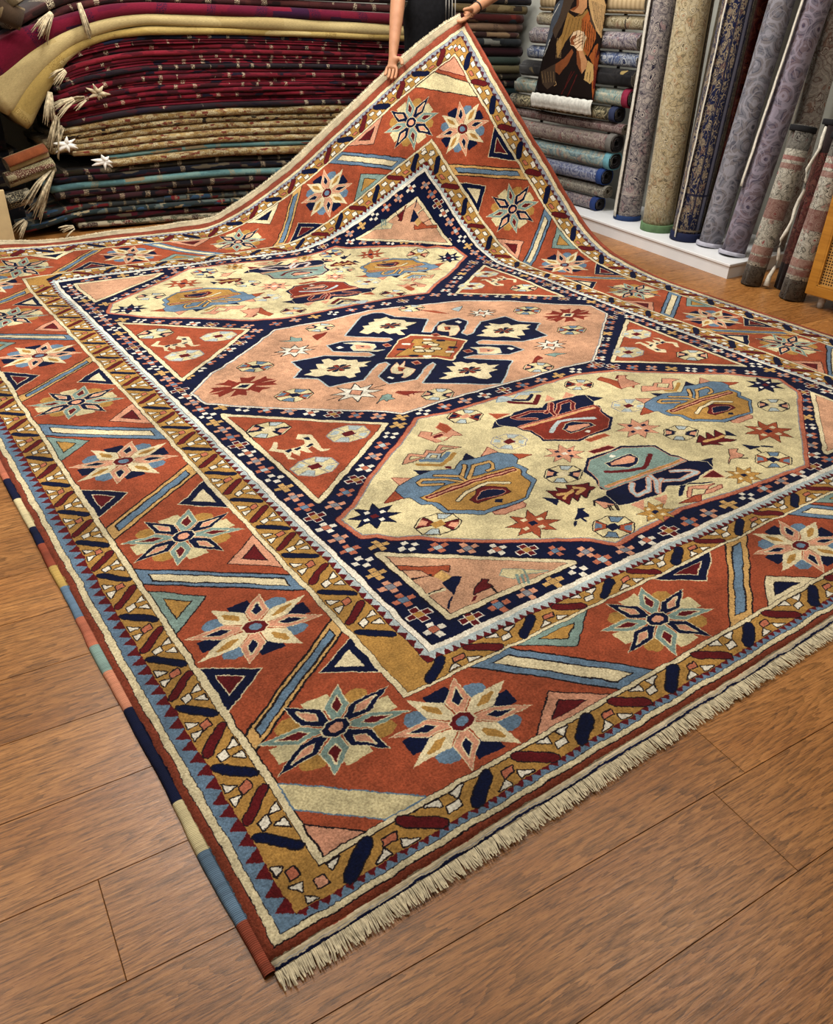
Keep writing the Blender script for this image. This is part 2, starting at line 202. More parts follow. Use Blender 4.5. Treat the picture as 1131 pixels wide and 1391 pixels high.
MOTIFS = [["h1","f","N",[[0.888,1.006],[0.942,0.965],[0.886,0.968]],None,0.004],["h1","f","N",[[1.038,0.97],[1.094,1.006],[1.099,0.965]],None,0.004],["h1","f","S",[[0.803,0.998],[0.86,0.959],[0.799,0.951]],"M",0.004],["h1","f","O",[[0.775,0.933],[0.775,0.885],[0.71,0.89]],"M",0.004],["h1","f","S",[[1.115,0.957],[1.175,1.002],[1.181,0.954]],"M",0.004],["h1","f","O",[[1.206,0.934],[1.266,0.891],[1.205,0.89]],"M",0.004],["h1","f","S",[[0.939,0.686],[1.05,0.688],[1.047,0.672],[1.031,0.661],[0.958,0.663],[0.938,0.675]],"M",0.004],["h1","f","B",[[0.775,0.933],[0.796,0.95],[0.879,0.968],[0.932,0.972],[0.999,0.945],[1.051,0.977],[1.107,0.962],[1.181,0.957],[1.211,0.928],[1.209,0.894],[1.187,0.872],[1.19,0.826],[1.168,0.811],[1.167,0.762],[1.072,0.691],[0.913,0.691],[0.833,0.749],[0.821,0.761],[0.817,0.813],[0.792,0.828],[0.786,0.878],[0.772,0.887]],"D",0.004],["h1","f","G",[[0.813,0.861],[0.845,0.863],[0.9,0.876],[1.023,0.877],[1.166,0.863],[1.172,0.832],[1.146,0.806],[1.145,0.76],[1.069,0.701],[0.923,0.709],[0.836,0.771],[0.838,0.763],[0.839,0.811],[0.815,0.831]],"D",0.004],["h1","l","D",[[0.986,0.9],[1.008,0.915],[1.042,0.947]],None,0.017],["h1","l","K",[[0.986,0.9],[1.008,0.915],[1.042,0.947]],None,0.011],["h1","l","D",[[1.002,0.876],[1.062,0.93],[1.12,0.928],[1.119,0.909],[1.1,0.887],[1.079,0.883]],None,0.017],["h1","l","K",[[1.002,0.876],[1.062,0.93],[1.12,0.928],[1.119,0.909],[1.1,0.887],[1.079,0.883]],None,0.011],["h1","l","D",[[0.988,0.895],[1.04,0.949]],None,0.017],["h1","l","K",[[0.988,0.895],[1.04,0.949]],None,0.011],["h1","l","D",[[0.979,0.864],[0.937,0.906],[0.876,0.94],[0.854,0.933],[0.854,0.919],[0.91,0.889]],None,0.017],["h1","l","K",[[0.979,0.864],[0.937,0.906],[0.876,0.94],[0.854,0.933],[0.854,0.919],[0.91,0.889]],None,0.011],["h1","l","D",[[0.924,0.94],[0.984,0.903],[0.985,0.865]],None,0.017],["h1","l","K",[[0.924,0.94],[0.984,0.903],[0.985,0.865]],None,0.011],["h1","l","K",[[0.834,0.849],[0.882,0.852],[1.006,0.856],[1.153,0.845]],None,0.03],["h1","l","M",[[0.834,0.849],[0.882,0.852],[1.006,0.856],[1.153,0.845]],None,0.02],["h1","l","S",[[0.834,0.849],[0.882,0.852],[1.006,0.856],[1.153,0.845]],None,0.007],["h1","l","D",[[0.892,0.79],[0.946,0.817],[0.972,0.818],[1.03,0.827],[1.088,0.791]],None,0.016],["h1","l","E",[[0.892,0.79],[0.946,0.817],[0.972,0.818],[1.03,0.827],[1.088,0.791]],None,0.011],["h1","f","M",[[0.926,0.773],[0.966,0.796],[0.98,0.813],[1.009,0.813],[1.061,0.776],[1.057,0.748],[0.934,0.747]],"D",0.004],["h1","f","N",[[0.953,0.773],[0.982,0.794],[1.005,0.793],[1.045,0.772],[1.046,0.759],[1.015,0.752],[0.944,0.762]],"S",0.004],["h1","f","N",[[0.991,0.737],[1.011,0.729],[0.998,0.713],[0.981,0.726]],None,0.004],["h2","f","N",[[1.272,1.1],[1.326,1.141],[1.323,1.093]],None,0.004],["h2","f","N",[[1.75,1.142],[1.791,1.086],[1.741,1.086]],None,0.004],["h2","f","O",[[1.343,1.198],[1.404,1.161],[1.341,1.153]],"S",0.004],["h2","f","S",[[1.63,1.213],[1.631,1.168],[1.578,1.171]],None,0.004],["h2","f","S",[[1.711,1.199],[1.72,1.159],[1.653,1.155]],None,0.004],["h2","f","O",[[1.488,0.879],[1.58,0.876],[1.584,0.857],[1.495,0.859]],"S",0.004],["h2","f","N",[[1.329,1.145],[1.403,1.149],[1.423,1.162],[1.496,1.162],[1.54,1.142],[1.573,1.161],[1.648,1.155],[1.718,1.154],[1.75,1.142],[1.737,1.082],[1.718,1.061],[1.73,1.047],[1.702,1.006],[1.698,0.946],[1.621,0.886],[1.524,0.888],[1.464,0.879],[1.364,0.943],[1.373,1.014],[1.357,1.035],[1.353,1.071],[1.312,1.108]],"E",0.004],["h2","f","R",[[1.361,1.067],[1.407,1.068],[1.512,1.065],[1.716,1.062],[1.718,1.035],[1.694,1.011],[1.678,0.946],[1.623,0.902],[1.513,0.895],[1.469,0.893],[1.376,0.95],[1.385,1.018],[1.365,1.041]],"S",0.004],["h2","l","S",[[1.369,1.056],[1.7,1.046]],None,0.016],["h2","l","K",[[1.382,1.054],[1.694,1.043]],None,0.007],["h2","l","L",[[1.431,0.978],[1.486,1.014],[1.516,1.026],[1.562,1.014],[1.638,0.982]],None,0.015],["h2","f","N",[[1.479,0.972],[1.517,0.996],[1.549,1.0],[1.6,0.963],[1.599,0.94],[1.481,0.936]],"E",0.004],["h2","f","S",[[1.484,0.963],[1.516,0.984],[1.591,0.96],[1.583,0.946],[1.493,0.943]],None,0.004],["h2","f","W",[[1.527,0.922],[1.544,0.926],[1.553,0.915],[1.536,0.905]],None,0.004],["h2","l","S",[[1.458,1.085],[1.4,1.115],[1.391,1.132],[1.474,1.137],[1.531,1.112]],None,0.018],["h2","l","M",[[1.458,1.085],[1.4,1.115],[1.391,1.132],[1.474,1.137],[1.531,1.112]],None,0.011],["h2","l","S",[[1.522,1.102],[1.547,1.112],[1.587,1.152]],None,0.018],["h2","l","M",[[1.522,1.102],[1.547,1.112],[1.587,1.152]],None,0.011],["h2","l","S",[[1.591,1.15],[1.545,1.101],[1.535,1.069]],None,0.018],["h2","l","M",[[1.591,1.15],[1.545,1.101],[1.535,1.069]],None,0.011],["h2","l","S",[[1.552,1.078],[1.606,1.128],[1.664,1.132],[1.661,1.108],[1.621,1.074]],None,0.018],["h2","l","M",[[1.552,1.078],[1.606,1.128],[1.664,1.132],[1.661,1.108],[1.621,1.074]],None,0.011],["m","f","M",[[1.148,0.695],[1.175,0.674],[1.186,0.694],[1.21,0.67],[1.223,0.689],[1.252,0.666],[1.292,0.662],[1.246,0.617],[1.22,0.602],[1.222,0.627],[1.186,0.602],[1.188,0.631],[1.151,0.603],[1.146,0.644]],"D",0.004],["m","l","K",[[1.162,0.66],[1.19,0.652],[1.216,0.657],[1.236,0.645],[1.254,0.647]],None,0.014],["m","l","K",[[1.161,0.635],[1.19,0.652]],None,0.01],["m","f","N",[[1.114,0.675],[1.148,0.643],[1.117,0.618]],None,0.004],["m","f","M",[[1.243,0.675],[1.288,0.665],[1.279,0.648],[1.29,0.635],[1.258,0.63],[1.223,0.603],[1.222,0.626],[1.186,0.605],[1.192,0.623]],"D",0.004],["m","l","K",[[1.232,0.664],[1.253,0.646],[1.241,0.64],[1.217,0.637]],None,0.014],["m","f","N",[[1.158,0.574],[1.18,0.564],[1.167,0.56],[1.163,0.534],[1.155,0.526],[1.106,0.534]],None,0.004],["m","f","N",[[1.098,0.531],[1.109,0.528],[1.083,0.509],[1.085,0.52]],None,0.004],["m","l","N",[[1.13,0.527],[1.129,0.514]],None,0.008],["m","f","S",[[1.228,0.579],[1.267,0.56],[1.296,0.539],[1.275,0.532],[1.225,0.533]],"D",0.004],["m","l","D",[[1.208,0.562],[1.231,0.577]],None,0.006],["m","f","S",[[1.287,0.538],[1.317,0.516],[1.304,0.514],[1.276,0.533]],"D",0.004],["m","l","D",[[1.246,0.539],[1.234,0.518]],None,0.005],["m","l","D",[[1.252,0.536],[1.24,0.515]],None,0.005],["m","l","D",[[1.263,0.529],[1.251,0.508]],None,0.005],["m","l","D",[[1.268,0.526],[1.255,0.505]],None,0.005],["m","f","S",[[1.846,0.576],[1.873,0.56],[1.848,0.548],[1.852,0.526],[1.831,0.52],[1.794,0.53],[1.762,0.511]],"D",0.004],["m","l","D",[[1.819,0.52],[1.844,0.505]],None,0.006],["m","f","N",[[1.907,0.575],[1.953,0.533],[1.901,0.533]],None,0.004],["m","l","D",[[1.926,0.527],[1.918,0.505]],None,0.005],["m","l","N",[[1.958,0.53],[1.984,0.509]],None,0.01],["m","f","M",[[1.792,0.663],[1.846,0.693],[1.84,0.661],[1.883,0.692],[1.879,0.659],[1.921,0.691],[1.919,0.649],[1.893,0.636],[1.921,0.605],[1.892,0.609],[1.849,0.629],[1.853,0.606],[1.82,0.632],[1.789,0.638],[1.806,0.655]],"D",0.004],["m","l","K",[[1.821,0.653],[1.874,0.648],[1.909,0.648]],None,0.014],["m","f","N",[[1.95,0.673],[1.951,0.618],[1.919,0.646]],None,0.004],["m","f","S",[[1.03,1.184],[1.058,1.206],[1.083,1.181],[1.062,1.159],[1.111,1.168],[1.116,1.153],[1.15,1.173],[1.159,1.111],[1.13,1.129],[1.092,1.113],[1.054,1.118]],"M",0.004],["m","f","O",[[1.116,1.205],[1.151,1.23],[1.161,1.206],[1.155,1.169],[1.12,1.151]],"S",0.004],["m","f","M",[[1.067,1.156],[1.107,1.159],[1.104,1.144],[1.065,1.141]],None,0.004],["m","f","C",[[1.068,1.139],[1.099,1.137],[1.11,1.124],[1.075,1.113]],None,0.004],["m","f","S",[[0.88,1.051],[0.937,1.099],[0.97,1.069],[0.996,1.092],[1.018,1.07],[1.055,1.1],[1.102,1.05],[1.051,1.058],[1.024,1.049],[0.993,1.063],[0.966,1.054],[0.925,1.052]],"D",0.004],["m","f","C",[[0.917,1.065],[0.935,1.08],[0.956,1.06]],"D",0.004],["m","f","C",[[1.037,1.067],[1.057,1.081],[1.079,1.06]],"D",0.004],["m","f","L",[[0.959,1.044],[0.99,1.07],[1.022,1.047],[0.995,1.021]],"D",0.004],["m","f","C",[[0.976,1.043],[0.991,1.054],[1.004,1.044],[0.991,1.032]],"D",0.004],["m","l","B",[[0.943,1.042],[0.99,1.01],[1.045,1.04]],None,0.016],["m","l","G",[[0.919,1.029],[0.977,0.985],[1.059,1.024]],None,0.016],["m","f","M",[[0.984,0.974],[1.002,0.963],[0.991,0.951],[0.977,0.962]],None,0.004],["m","f","L",[[1.424,1.256],[1.46,1.288],[1.482,1.288],[1.501,1.25],[1.548,1.282],[1.596,1.268],[1.634,1.245],[1.58,1.257],[1.544,1.224],[1.492,1.235]],"B",0.004],["m","f","C",[[1.505,1.247],[1.539,1.261],[1.567,1.242],[1.534,1.226]],"K",0.004],["m","l","N",[[1.488,1.241],[1.534,1.213],[1.582,1.242]],None,0.014],["m","l","M",[[1.465,1.236],[1.534,1.177],[1.598,1.223]],None,0.018],["m","f","O",[[1.898,1.217],[1.93,1.234],[1.946,1.195],[1.954,1.168],[2.012,1.141],[1.959,1.093],[1.956,1.124],[1.911,1.108],[1.913,1.163]],"M",0.004],["m","l","M",[[1.969,1.189],[1.998,1.21],[2.027,1.192]],None,0.008],["m","l","C",[[1.944,1.138],[1.929,1.111]],None,0.01],["m","l","C",[[1.975,1.134],[1.96,1.107]],None,0.01],["m","f","S",[[2.001,1.207],[2.026,1.196],[2.001,1.169],[2.011,1.108],[1.949,1.109],[1.916,1.111],[1.94,1.15]],"M",0.004],["m","f","S",[[1.956,1.052],[2.001,1.087],[2.039,1.064],[2.067,1.084],[2.092,1.069],[2.126,1.095],[2.176,1.056],[2.134,1.053],[2.08,1.004],[2.022,1.029]],"D",0.004],["m","f","C",[[2.047,1.05],[2.074,1.07],[2.11,1.049],[2.076,1.024]],"D",0.004],["m","l","G",[[2.043,1.008],[2.076,0.989],[2.143,1.029]],None,0.014],["m","f","M",[[2.07,0.978],[2.088,0.968],[2.074,0.958],[2.059,0.967]],None,0.004],["m","f","N",[[1.465,0.465],[1.532,0.513],[1.628,0.468],[1.611,0.469],[1.54,0.5],[1.483,0.463]],None,0.004],["m","f","S",[[1.484,0.449],[1.534,0.485],[1.617,0.459],[1.591,0.459],[1.565,0.448],[1.632,0.442],[1.616,0.43],[1.566,0.429],[1.523,0.438]],"M",0.004],["m","f","C",[[1.502,0.447],[1.536,0.47],[1.571,0.453],[1.542,0.439]],"D",0.004],["m","f","O",[[1.433,0.438],[1.51,0.442],[1.528,0.435],[1.499,0.414]],"M",0.004],["m","f","N",[[1.54,0.544],[1.56,0.532],[1.544,0.52],[1.527,0.533]],None,0.004],["p","f","N",[[1.308,2.117],[1.461,2.004],[1.458,1.978],[1.417,1.965],[1.285,2.049],[1.252,2.06],[1.186,2.052],[1.177,1.988],[1.293,1.905],[1.3,1.864],[1.263,1.857],[1.118,1.96],[0.979,1.969],[0.977,1.883],[0.913,1.827],[0.984,1.772],[0.985,1.689],[1.12,1.678],[1.254,1.782],[1.299,1.784],[1.296,1.75],[1.192,1.669],[1.185,1.593],[1.292,1.58],[1.413,1.674],[1.455,1.688],[1.453,1.658],[1.303,1.537],[1.431,1.454],[1.5,1.402],[1.55,1.384],[1.732,1.538],[1.588,1.65],[1.594,1.67],[1.645,1.672],[1.776,1.6],[1.857,1.61],[1.844,1.669],[1.735,1.754],[1.739,1.781],[1.785,1.787],[1.927,1.685],[2.062,1.69],[2.071,1.771],[2.143,1.825],[2.076,1.887],[2.066,1.968],[1.921,1.964],[1.804,1.867],[1.759,1.859],[1.754,1.896],[1.859,1.987],[1.872,2.01],[1.861,2.058],[1.759,2.059],[1.649,1.961],[1.609,1.993],[1.733,2.118],[1.619,2.216],[1.604,2.291],[1.573,2.308],[1.5,2.297]],"L",0.016],["p","l","D",[[1.308,2.117],[1.461,2.004],[1.458,1.978],[1.417,1.965],[1.285,2.049],[1.252,2.06],[1.186,2.052],[1.177,1.988],[1.293,1.905],[1.3,1.864],[1.263,1.857],[1.118,1.96],[0.979,1.969],[0.977,1.883],[0.913,1.827],[0.984,1.772],[0.985,1.689],[1.12,1.678],[1.254,1.782],[1.299,1.784],[1.296,1.75],[1.192,1.669],[1.185,1.593],[1.292,1.58],[1.413,1.674],[1.455,1.688],[1.453,1.658],[1.303,1.537],[1.431,1.454],[1.5,1.402],[1.55,1.384],[1.732,1.538],[1.588,1.65],[1.594,1.67],[1.645,1.672],[1.776,1.6],[1.857,1.61],[1.844,1.669],[1.735,1.754],[1.739,1.781],[1.785,1.787],[1.927,1.685],[2.062,1.69],[2.071,1.771],[2.143,1.825],[2.076,1.887],[2.066,1.968],[1.921,1.964],[1.804,1.867],[1.759,1.859],[1.754,1.896],[1.859,1.987],[1.872,2.01],[1.861,2.058],[1.759,2.059],[1.649,1.961],[1.609,1.993],[1.733,2.118],[1.619,2.216],[1.604,2.291],[1.573,2.308],[1.5,2.297],[1.308,2.117]],None,0.003],["p","f","E",[[1.377,2.124],[1.423,2.152],[1.43,2.182],[1.467,2.179],[1.479,2.207],[1.508,2.209],[1.522,2.241],[1.556,2.227],[1.594,2.236],[1.589,2.199],[1.614,2.181],[1.635,2.155],[1.631,2.13],[1.667,2.109],[1.627,2.087],[1.591,2.082],[1.587,2.058],[1.548,2.063],[1.535,2.003],[1.511,2.017],[1.514,2.04],[1.48,2.043],[1.478,2.086],[1.445,2.071],[1.439,2.1],[1.402,2.088]],None,0.004],["p","f","E",[[0.953,1.829],[0.994,1.839],[0.997,1.864],[1.029,1.856],[1.045,1.905],[1.076,1.894],[1.084,1.932],[1.117,1.931],[1.126,1.9],[1.156,1.904],[1.174,1.872],[1.205,1.861],[1.2,1.835],[1.251,1.82],[1.21,1.808],[1.21,1.78],[1.172,1.788],[1.155,1.744],[1.123,1.743],[1.116,1.714],[1.084,1.713],[1.081,1.741],[1.055,1.75],[1.028,1.792],[0.994,1.786]],None,0.004],["p","f","E",[[1.374,1.538],[1.421,1.547],[1.423,1.576],[1.462,1.568],[1.474,1.622],[1.511,1.608],[1.52,1.646],[1.551,1.635],[1.564,1.609],[1.595,1.607],[1.6,1.58],[1.631,1.569],[1.627,1.548],[1.668,1.532],[1.615,1.516],[1.626,1.494],[1.576,1.485],[1.56,1.45],[1.527,1.44],[1.505,1.46],[1.495,1.496],[1.46,1.509],[1.431,1.519],[1.398,1.516]],None,0.004],["p","f","E",[[1.794,1.839],[1.845,1.843],[1.847,1.872],[1.896,1.883],[1.897,1.918],[1.937,1.907],[1.945,1.938],[1.974,1.897],[2.019,1.896],[2.011,1.865],[2.062,1.859],[2.101,1.83],[2.058,1.814],[2.057,1.791],[2.013,1.793],[1.985,1.74],[1.948,1.75],[1.937,1.717],[1.912,1.749],[1.889,1.774],[1.847,1.786],[1.818,1.814]],None,0.004],["p","rose",None,[1.542,2.127],None,0.055],["p","rose",None,[1.103,1.823],None,0.055],["p","rose",None,[1.527,1.545],None,0.055],["p","rose",None,[1.939,1.828],None,0.055],["p","f","E",[[1.309,1.814],[1.475,1.965],[1.559,1.994],[1.674,1.905],[1.726,1.815],[1.533,1.659],[1.491,1.711]],None,0.004],["p","f","O",[[1.321,1.821],[1.474,1.956],[1.55,1.98],[1.664,1.892],[1.714,1.813],[1.536,1.671],[1.499,1.723]],None,0.004],["p","f","G",[[1.361,1.817],[1.455,1.862],[1.535,1.94],[1.585,1.915],[1.679,1.829],[1.548,1.699],[1.51,1.738],[1.437,1.789]],"D",0.004],["p","f","O",[[1.452,1.881],[1.498,1.916],[1.509,1.897],[1.456,1.845]],None,0.004],["p","f","O",[[1.559,1.751],[1.618,1.802],[1.63,1.787],[1.569,1.737]],None,0.004],["p","l","W",[[1.464,1.913],[1.482,1.903]],None,0.02],["p","l","W",[[1.577,1.912],[1.594,1.902]],None,0.02],["p","l","W",[[1.575,1.75],[1.592,1.74]],None,0.02],["p","l","W",[[1.466,1.755],[1.482,1.746]],None,0.02],["p","l","N",[[1.413,1.87],[1.43,1.86]],None,0.02],["p","l","N",[[1.421,1.787],[1.437,1.777]],None,0.02],["p","l","N",[[1.617,1.874],[1.634,1.864]],None,0.02],["p","l","N",[[1.616,1.786],[1.633,1.777]],None,0.02],["p","l","D",[[1.494,1.853],[1.509,1.845]],None,0.036],["p","l","E",[[1.494,1.853],[1.509,1.845]],None,0.026],["p","l","D",[[1.554,1.878],[1.57,1.869]],None,0.036],["p","l","E",[[1.554,1.878],[1.57,1.869]],None,0.026],["p","l","D",[[1.561,1.85],[1.576,1.841]],None,0.036],["p","l","E",[[1.561,1.85],[1.576,1.841]],None,0.026],["p","l","D",[[1.546,1.81],[1.561,1.801]],None,0.036],["p","l","E",[[1.546,1.81],[1.561,1.801]],None,0.026],["p","l","D",[[1.504,1.803],[1.519,1.794]],None,0.036],["p","l","E",[[1.504,1.803],[1.519,1.794]],None,0.026],["p","l","D",[[1.47,1.819],[1.485,1.811]],None,0.036],["p","l","E",[[1.47,1.819],[1.485,1.811]],None,0.026],["p","l","O",[[1.526,1.847],[1.54,1.839]],None,0.03],["p","sq","O",[1.397,1.935],"S",0.013],["p","sq","O",[1.395,1.716],"S",0.013],["p","sq","O",[1.647,1.93],"S",0.013],["p","sq","O",[1.651,1.714],"S",0.013],["p","f","E",[[1.688,1.972],[1.723,2.02],[1.764,2.036],[1.758,2.009],[1.801,1.979],[1.77,1.925],[1.718,1.889],[1.693,1.894],[1.725,1.941],[1.703,1.954]],"S",0.004],["p","f","O",[[1.738,2.001],[1.763,1.987],[1.738,1.953],[1.718,1.964]],None,0.004],["p","f","N",[[1.743,1.983],[1.755,1.976],[1.74,1.961]],None,0.004],["p","f","W",[[1.824,2.031],[1.843,2.035],[1.848,2.012],[1.825,2.001]],None,0.004],["p","f","E",[[1.247,1.672],[1.27,1.712],[1.326,1.756],[1.313,1.717],[1.361,1.752],[1.328,1.708],[1.349,1.662],[1.31,1.628],[1.269,1.608],[1.26,1.62],[1.291,1.654],[1.26,1.657]],"S",0.004],["p","f","O",[[1.308,1.72],[1.327,1.693],[1.296,1.666],[1.279,1.676]],None,0.004],["p","f","N",[[1.3,1.691],[1.314,1.683],[1.3,1.671]],None,0.004],["p","f","W",[[1.207,1.644],[1.223,1.65],[1.234,1.628],[1.22,1.622]],None,0.004],["p","f","E",[[1.685,1.743],[1.713,1.73],[1.765,1.708],[1.782,1.673],[1.755,1.628],[1.722,1.631],[1.671,1.669],[1.692,1.708]],"L",0.004],["p","f","S",[[1.708,1.715],[1.732,1.71],[1.755,1.671],[1.722,1.656],[1.685,1.677]],None,0.004],["p","f","N",[[1.723,1.686],[1.739,1.68],[1.725,1.668]],None,0.004],["p","f","W",[[1.809,1.654],[1.825,1.657],[1.836,1.638],[1.814,1.63]],None,0.004],["p","f","E",[[1.254,2.044],[1.309,2.023],[1.356,1.969],[1.344,1.937],[1.312,1.917],[1.361,1.896],[1.325,1.894],[1.244,1.952],[1.255,1.988],[1.289,2.008]],"L",0.004],["p","f","S",[[1.285,2.002],[1.332,1.967],[1.322,1.934],[1.265,1.959]],None,0.004],["p","f","N",[[1.296,1.983],[1.314,1.97],[1.3,1.962]],None,0.004],["p","f","W",[[1.205,2.017],[1.226,2.024],[1.231,1.999],[1.205,1.999]],None,0.004],["p","ostar","W",[1.041,2.072],"D",0.085],["p","ostar","W",[1.039,1.588],"D",0.1],["p","ostar","W",[2.006,2.065],"D",0.07],["p","ostar","W",[1.997,1.591],"D",0.075],["p","crab","R",[0.714,1.843],None,0.13],["p","crab","R",[2.336,1.839],None,0.13],["p","oct","B",[0.834,1.997],None,0.072],["p","oct","B",[0.837,1.682],None,0.072],["p","oct","B",[2.215,1.985],None,0.072],["p","oct","B",[2.208,1.681],None,0.072],["p","oct","N",[1.283,1.421],None,0.065],["p","oct","N",[1.265,2.259],None,0.065],["p","oct","N",[1.782,1.427],None,0.065],["p","oct","N",[1.76,2.281],None,0.065],["p","f","T",[[1.05,1.468],[1.109,1.518],[1.129,1.517],[1.137,1.501],[1.125,1.488],[1.126,1.469],[1.103,1.477],[1.093,1.466],[1.092,1.487],[1.073,1.484]],"D",0.004],["p","f","O",[[1.159,1.509],[1.177,1.517],[1.221,1.493],[1.252,1.467],[1.211,1.478],[1.183,1.473]],"M",0.004],["p","l","M",[[1.187,1.478],[1.184,1.462]],None,0.005],["p","l","M",[[1.213,1.477],[1.207,1.462]],None,0.005],["p","f","R",[[1.186,2.184],[1.208,2.189],[1.261,2.196],[1.215,2.158],[1.179,2.133]],"M",0.004],["p","f","R",[[1.791,1.478],[1.863,1.525],[1.864,1.494],[1.827,1.486],[1.805,1.47]],"M",0.004],["p","f","T",[[1.04,2.202],[1.084,2.189],[1.104,2.222],[1.113,2.198],[1.132,2.188],[1.122,2.158],[1.095,2.164]],"D",0.004],["p","f","T",[[1.9,1.519],[1.949,1.515],[1.992,1.486],[1.945,1.492],[1.918,1.482]],"D",0.004],["p","f","L",[[1.916,2.18],[1.99,2.192],[1.928,2.135]],"D",0.004],["p","f","R",[[1.17,1.516],[1.215,1.49],[1.24,1.472],[1.206,1.477],[1.181,1.479]],"M",0.004],["p","f","O",[[1.782,2.233],[1.832,2.2],[1.867,2.131],[1.823,2.167]],"M",0.004],["c","f","O",[[0.57,0.616],[0.614,0.586],[0.681,0.548],[0.664,0.527],[0.655,0.545],[0.62,0.534],[0.611,0.573],[0.564,0.598]],"D",0.004],["c","l","D",[[0.57,0.551],[0.618,0.544]],None,0.008],["c","l","S",[[0.579,0.552],[0.613,0.546]],None,0.004],["c","f","K",[[0.62,0.534],[0.653,0.543],[0.658,0.504],[0.628,0.5]],None,0.004],["c","f","N",[[0.621,0.5],[0.658,0.509],[0.682,0.496],[0.62,0.446]],None,0.004],["c","f","N",[[0.575,0.421],[0.61,0.445],[0.615,0.444],[0.572,0.41]],None,0.004],["c","l","E",[[0.568,0.479],[0.611,0.478]],None,0.01],["c","l","D",[[0.572,0.48],[0.612,0.483]],None,0.004],["c","f","M",[[0.662,0.423],[0.715,0.459],[0.727,0.448],[0.716,0.442],[0.718,0.422]],"D",0.004],["c","f","M",[[0.635,0.405],[0.658,0.418],[0.665,0.416],[0.65,0.405]],None,0.004],["c","l","D",[[0.714,0.424],[0.71,0.397]],None,0.005],["c","f","C",[[0.764,0.447],[0.786,0.462],[0.828,0.435],[0.823,0.419],[0.8,0.418],[0.783,0.42]],"T",0.004],["c","f","C",[[0.827,0.434],[0.879,0.4],[0.864,0.402],[0.827,0.416]],"T",0.004],["c","l","T",[[0.801,0.426],[0.784,0.398]],None,0.007],["c","l","T",[[0.811,0.419],[0.795,0.392]],None,0.007],["c","l","T",[[0.821,0.413],[0.804,0.386]],None,0.007],["t","f","E",[[0.572,1.35],[0.612,1.389],[0.62,1.38],[0.597,1.346],[0.613,1.325],[0.661,1.321],[0.691,1.331],[0.702,1.356],[0.683,1.375],[0.704,1.402],[0.741,1.376],[0.736,1.342],[0.729,1.307],[0.722,1.272],[0.747,1.261],[0.726,1.256],[0.708,1.263],[0.703,1.305],[0.685,1.295],[0.684,1.265],[0.668,1.275],[0.656,1.299],[0.638,1.266],[0.628,1.288],[0.627,1.303],[0.609,1.28],[0.618,1.251],[0.597,1.269],[0.603,1.31]],None,0.004],["t","f","N",[[0.611,1.319],[0.638,1.324],[0.637,1.31],[0.615,1.303]],None,0.004],["t","f","N",[[0.644,1.313],[0.667,1.32],[0.667,1.309],[0.648,1.303]],None,0.004],["t","f","N",[[0.681,1.311],[0.712,1.321],[0.712,1.31],[0.689,1.304]],None,0.004],["t","f","N",[[0.704,1.372],[0.724,1.368],[0.721,1.344],[0.709,1.351]],None,0.004],["t","oct","N",[0.634,1.479],None,0.075],["t","oct","L",[0.847,1.319],None,0.075],["t","oct","L",[0.646,1.184],None,0.075],["m","star8","N",[0.649,0.849],"D",0.0774],["m","star8","O",[0.996,0.583],"D",0.0817],["m","star8","S",[1.361,0.841],"D",0.0731],["m","star8","N",[2.424,0.844],"D",0.0817],["m","star8","O",[2.077,0.588],"D",0.0946],["m","star8","S",[1.707,0.842],"D",0.08600000000000001],["m","star8","G",[1.337,0.443],"N",0.065],["m","star8","G",[1.738,0.44],"N",0.065],["m","oct","M",[0.773,0.721],None,0.068],["m","oct","N",[1.262,0.744],None,0.068],["m","oct","R",[1.256,1.223],None,0.068],["m","oct","L",[1.264,0.998],None,0.068],["m","oct","B",[1.176,0.453],None,0.068],["m","oct","N",[1.804,0.74],None,0.068],["m","oct","L",[1.82,0.99],None,0.068],["m","oct","N",[2.284,0.711],None,0.068],["m","oct","B",[1.908,0.453],None,0.068],["m","oct","R",[1.802,1.222],None,0.062],["hexF","f","C",[[0.562,0.88],[0.57,0.784],[0.607,0.771],[0.641,0.727],[0.7,0.703],[0.739,0.658],[0.825,0.599],[0.944,0.525],[1.078,0.45],[1.121,0.397],[1.399,0.422],[1.505,0.414],[1.58,0.403],[1.965,0.379],[2.224,0.565],[2.464,0.734],[2.515,0.85],[2.39,0.983],[2.181,1.121],[2.026,1.242],[1.86,1.291],[1.653,1.287],[1.55,1.281],[1.378,1.275],[1.221,1.27],[1.106,1.29],[0.956,1.169],[0.859,1.105],[0.742,1.018],[0.64,0.925]],None,0],["hexP","f","P",[[0.536,1.875],[0.541,1.775],[0.624,1.7],[0.715,1.633],[1.043,1.402],[1.081,1.357],[1.129,1.361],[1.256,1.372],[1.478,1.376],[1.67,1.374],[1.875,1.382],[2.022,1.372],[2.189,1.501],[2.512,1.765],[2.532,1.887],[2.381,1.998],[2.213,2.148],[2.014,2.259],[1.571,2.349],[1.5,2.336],[1.338,2.318],[1.194,2.323],[1.145,2.319],[1.087,2.327],[0.923,2.198],[0.728,2.048],[0.665,2.011]],None,0]]
R = Raster(-.16, -.15, 3.215, 4.06, .00125)
for k_, h_ in dict(O='#984a31', X='#8a4330', D='#1c161a', N='#0b1230', M='#5a171b', R='#762b20', S='#c78f74', P='#c29577', C='#cbbf95', E='#d3c6a2',
                   G='#a67e42', B='#627a91', T='#788f88', W='#dcd6c6', L='#a9b6b8', K='#c19a60', F='#b3a68c', Y='#bd9d58', Q='#83848b', H='#8d939e', Z='#4c2230', A='#b0674f', U='#bb7d62', V='#cdbf94').items(): R.col(k_, h_)
U0, U1, V0, V1 = -.154, 3.2, -.122, 4.04
R.rect(-1, -1, 9, 9, 'F')
